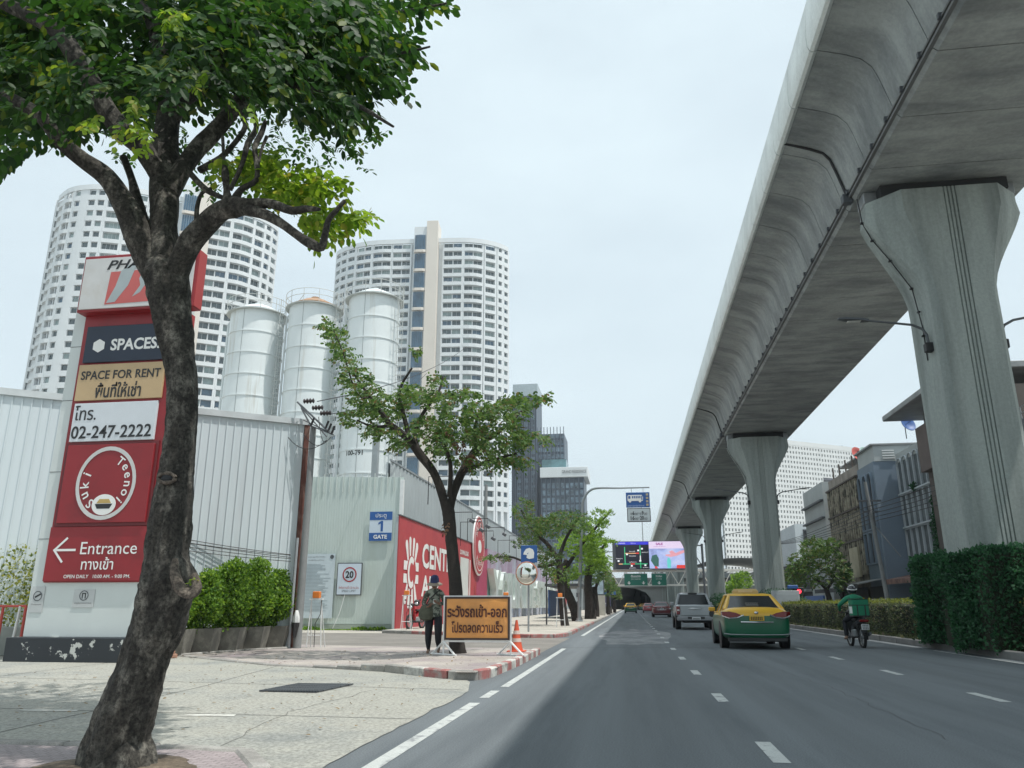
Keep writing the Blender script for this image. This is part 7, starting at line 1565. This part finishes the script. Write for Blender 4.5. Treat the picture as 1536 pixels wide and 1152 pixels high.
for k in range(4): MB().box(1.44,1.62,60.405,60.415,8.64+.26*k,8.80+.26*k).build('side_mark',mat('mark_tan',(.45,.38,.25),.5),bs)
text('เฉพาะรถประจำทาง',1.25,.15,(.66,60.41,8.66),0,mat('text_paleblue',(.42,.52,.68),.5),bs)

for zz,row in ((8.09,(('0',0),('6',1),('00',0),('-',0),('0',0),('9',1),('00',0))),(7.72,(('16',1),('00',0),('-',0),('20',1),('00',0)))):
    wd=[(.15 if b else .115)*len(c_)*(.7 if c_=='-' else 1) for c_,b in row]; xx=.85-sum(wd)/2-.03*(len(row)-1)/2
    for (c_,b),w_ in zip(row,wd):
        text(c_,w_,.30 if b else (.04 if c_=='-' else .18),(xx+w_/2,60.395,zz-(0 if b or c_=='-' else .06)),0,M_lblk,bs,bold=.03 if b else .0); xx+=w_+.03
# thin posts, stands with orange lamps
o=MB().tube([(-5.25,50,.14),(-5.2,50,4.2)],.05,8).build('sign_post',M_dgrey,smooth=True); tag(o,'thin dark bare post standing between the mirror and the slim tree','post')
def stand(lb,loc,h,grp='folding stands with orange warning lamps'):
    t=thing('lamp_stand',lb,'warning lamp',loc,0,grp); m=MB(); x,y,z=loc
    for dx in (-.16,.16): m.tube([(x+dx*1.5,y,z),(x+dx,y,z+h)],.018,5); m.tube([(x+dx*1.5,y+.35,z),(x+dx,y,z+h)],.016,5)
    m.tube([(x-.2,y,z+.25*h),(x+.2,y,z+.25*h)],.016,5); m.box(x-.22,x+.22,y-.06,y+.06,z+h,z+h+.04); m.build('frame',M_wht,t); MB().bbox(x-.12,x+.12,y-.08,y+.08,z+h+.05,z+h+.26,.02).build('lamp',MATS['lamp_orange'],t)
    MB().tube([(x+.18,y,z+h),(x+.2,y-.1,z+h*.7),(x+.05,y-.1,z+h*.5),(x+.1,y-.2,z+.02)],.012,5).build('wire',M_blk,t)
stand('orange lamp on a thin white stand before the notice boards',(-10.0,24.6,.02),1.45); stand('orange lamp on a white stand left of the walking person',(-10.9,38.2,.14),1.6); stand('orange lamp on a white stand right of the traffic mirror',(-3.9,44.5,.14),1.55)
# red and white barrier at the left edge
br=thing('barrier_gate','red and white tubular barrier at the left edge beside the sign tower base','barrier',(-15.9,18.7,0)); M_rp=mat('barrier_red',(.48,.07,.055),.5,var=.15)
m_=MB(); 
for x in (-16.9,-16.1,-15.45): m_.tube([(x,18.7,.0),(x,18.7,1.3)],.035,8)
m_.tube([(-16.9,18.7,1.28),(-15.45,18.7,1.28)],.03,8); m_.build('red_tubes',M_rp,br,True)
m_=MB(); m_.tube([(-15.68,18.68,.15),(-15.6,18.68,1.28)],.03,8); m_.bbox(-16.75,-16.2,18.6,18.66,.1,1.25,.01); m_.build('white_board',M_wht,br)
m_=MB(); m_.tube([(-16.2+.3*math.cos(a),18.5,.3+.3*math.sin(a)) for a in [k*math.pi/12 for k in range(25)]],.025,6,cap=False); m_.build('wheel_hoop',M_rp,br,True)
o=MB().bbox(-20.5,-15.0,19.5,19.75,0,.75,.02).build('low_wall',mat('low_wall_grey',(.33,.35,.33),.85,var=.15)); tag(o,'low grey wall behind the red and white barrier','wall')
# far kerbside items
def item(nm,lb,cat,parts):
    t=thing(nm,lb,cat,parts[0][1]); 
    for pn,c,s,M in parts: MB().bbox(c[0]-s[0]/2,c[0]+s[0]/2,c[1]-s[1]/2,c[1]+s[1]/2,c[2],c[2]+s[2],.02).build(pn,M,t)
item('light_box','tall pale advertising light box beside the twin trunked tree','advert board',[('frame',(-4.1,97,2.4),(1.9,.3,3.6),M_dgrey),('poster',(-4.1,96.83,2.6),(1.7,.02,3.2),mat('poster_blue',(.40,.50,.56),.4,var=.3,scale=1.5)),('plinth',(-3.9,97,.14),(1.6,.5,2.3),mat('plinth_stone',(.42,.40,.35),.8))])
item('litter_bin','white litter bin on the far pavement','litter bin',[('bin_body',(-3.6,104,.14),(.6,.6,1.3),M_wht),('lid',(-3.6,104,1.46),(.75,.7,.15),M_wht)])
item('kiosk','dark blue and purple kiosk on the far pavement','kiosk',[('cabin',(-4.0,120,.14),(2.0,2,2.6),mat('kiosk_purple',(.16,.14,.26),.5,var=.3)),('canopy',(-3.6,119.2,2.8),(2.8,3.2,.5),M_blue),('counter',(-3.6,118.9,.14),(1.6,.3,1.0),M_brn)])
item('shelter','dark roadside shelter roof between the far street trees','bus shelter',[('roof',(-6.2,80,3.0),(3.4,12,.25),M_dgrey),('bench',(-6.6,80,.5),(.6,8,.1),M_grey),('back_panel',(-7.6,80,.3),(.1,11,2.4),M_blue),('post',(-4.8,75,.14),(.15,.15,2.9),M_grey),('post',(-4.8,85,.14),(.15,.15,2.9),M_grey)])
item('cabinet','pale grey control cabinet in the median before the second pier','cabinet',[('housing',(9.0+1.3,56.2,.15),(1.7,.8,2.1),mat('cabinet_grey',(.40,.43,.44),.6,var=.06)),('door',(10.3,55.79,.3),(1.4,.02,1.7),mat('cabinet_door',(.36,.39,.40),.6))])
sg=thing('traffic_light','small traffic light with a lit red lamp over the median hedge','traffic light',(11.9,60,.15))
MB().tube([(11.9,60.1,.15),(11.9,60.1,2.6)],.05,8).build('post',M_dgrey,sg); MB().bbox(11.55,12.3,59.9,60.2,1.95,2.55,.03).build('housing',M_blk,sg); MB().bbox(11.2,11.9,59.85,60.1,2.45,2.7,.03).build('hood',M_blue,sg)
disc(0,0,.16,(11.95,59.88,2.26),0,mat('lamp_red_lit',(.5,.02,.03),.4,var=0,emit=(1.,.04,.07),estr=2.2),sg,'red_lamp',t=.02,n=20); disc(0,0,.1,(11.5,59.88,2.2),0,MATS['lamp_orange'],sg,'side_reflector',t=.02,n=16)
# right side pole with lamp arm
o=thing('utility_pole','leaning grey concrete pole with stays before the slate shophouse','utility pole',(20.7,70,.13),group=None)
MB().tube([(21.0,70,.13),(20.3,70,11.5)],[.2,.13],10).build('pole',MATS['pole_concrete'],o,True); MB().tube([(21.0,70.4,.13),(20.75,70.4,5.8)],.1,8).build('spare_pole',M_grey,o,True); MB().tube([(20.5,70,8),(22.4,70,5.2)],.04,6).build('stay',M_grey,o); m_=MB(); m_.box(19.6,21.4,69.9,70.05,9.8,9.95); m_.box(19.8,21.2,69.9,70.05,8.9,9.02); m_.build('crossarm',M_dgrey,o)
for k in range(5): cable('street_cable','black cable strung along the far shop fronts',sag(Vector((20.0+.25*k,120,9.9)),Vector((20.0+.3*k,70,9.3-.25*k)),.5),.03,'cables along the far shop fronts')
for k in range(5): cable('street_cable','black cable strung along the far shop fronts',sag(Vector((20.0+.3*k,70,9.3-.25*k)),Vector((20.4+.3*k,20,9.5-.25*k)),.5),.03,'cables along the far shop fronts')
# median posters and clutter on the far side
item('shop_board','blue shopfront board across the road behind the hedge','shop board',[('board',(19.9,92,.8),(.2,9,1.5),M_blue),('panel',(19.8,99,.6),(.2,3,2.2),mat('clutter_red',(.22,.08,.07),.6,var=.5,scale=2))])
# rooftop plants beside slate house, climbing plant on arcade front
P_,_=blobs([(24.6,67.3,7.3,.4,.8,1.6),(24.6,67.0,9.2,.35,.6,.9),(24.5,66.8,5.6,.5,.8,1.0)],1600); tag(leafmesh('climbing_plant',P_,unit(1600),unit(1600),.16+.1*rng.random(1600),M_leafD,None),'dark climbing plant on the arcade front beside the pier','climbing plant',kind='stuff')
P_,_=blobs([(24.6,71.2,11.2,.25,.6,.35)],200); tag(leafmesh('ledge_plant',P_,unit(200),unit(200),.14+.1*rng.random(200),M_leafD,None),'small plant growing on the upper arch ledge','plant',kind='stuff')
# ================================================================= HAZE
hz=bpy.data.materials.new('thin_city_haze'); hz.use_nodes=True; t=hz.node_tree; t.nodes.clear(); o_=t.nodes.new('ShaderNodeOutputMaterial'); v_=t.nodes.new('ShaderNodeVolumePrincipled')
v_.inputs['Color'].default_value=(.90,.96,1.0,1); v_.inputs['Density'].default_value=.00028; v_.inputs['Anisotropy'].default_value=.2; t.links.new(v_.outputs[0],o_.inputs['Volume'])
h=MB().box(-1520,1520,-420,2520,-1.1,168).build('haze',hz); tag(h,kind='stuff')
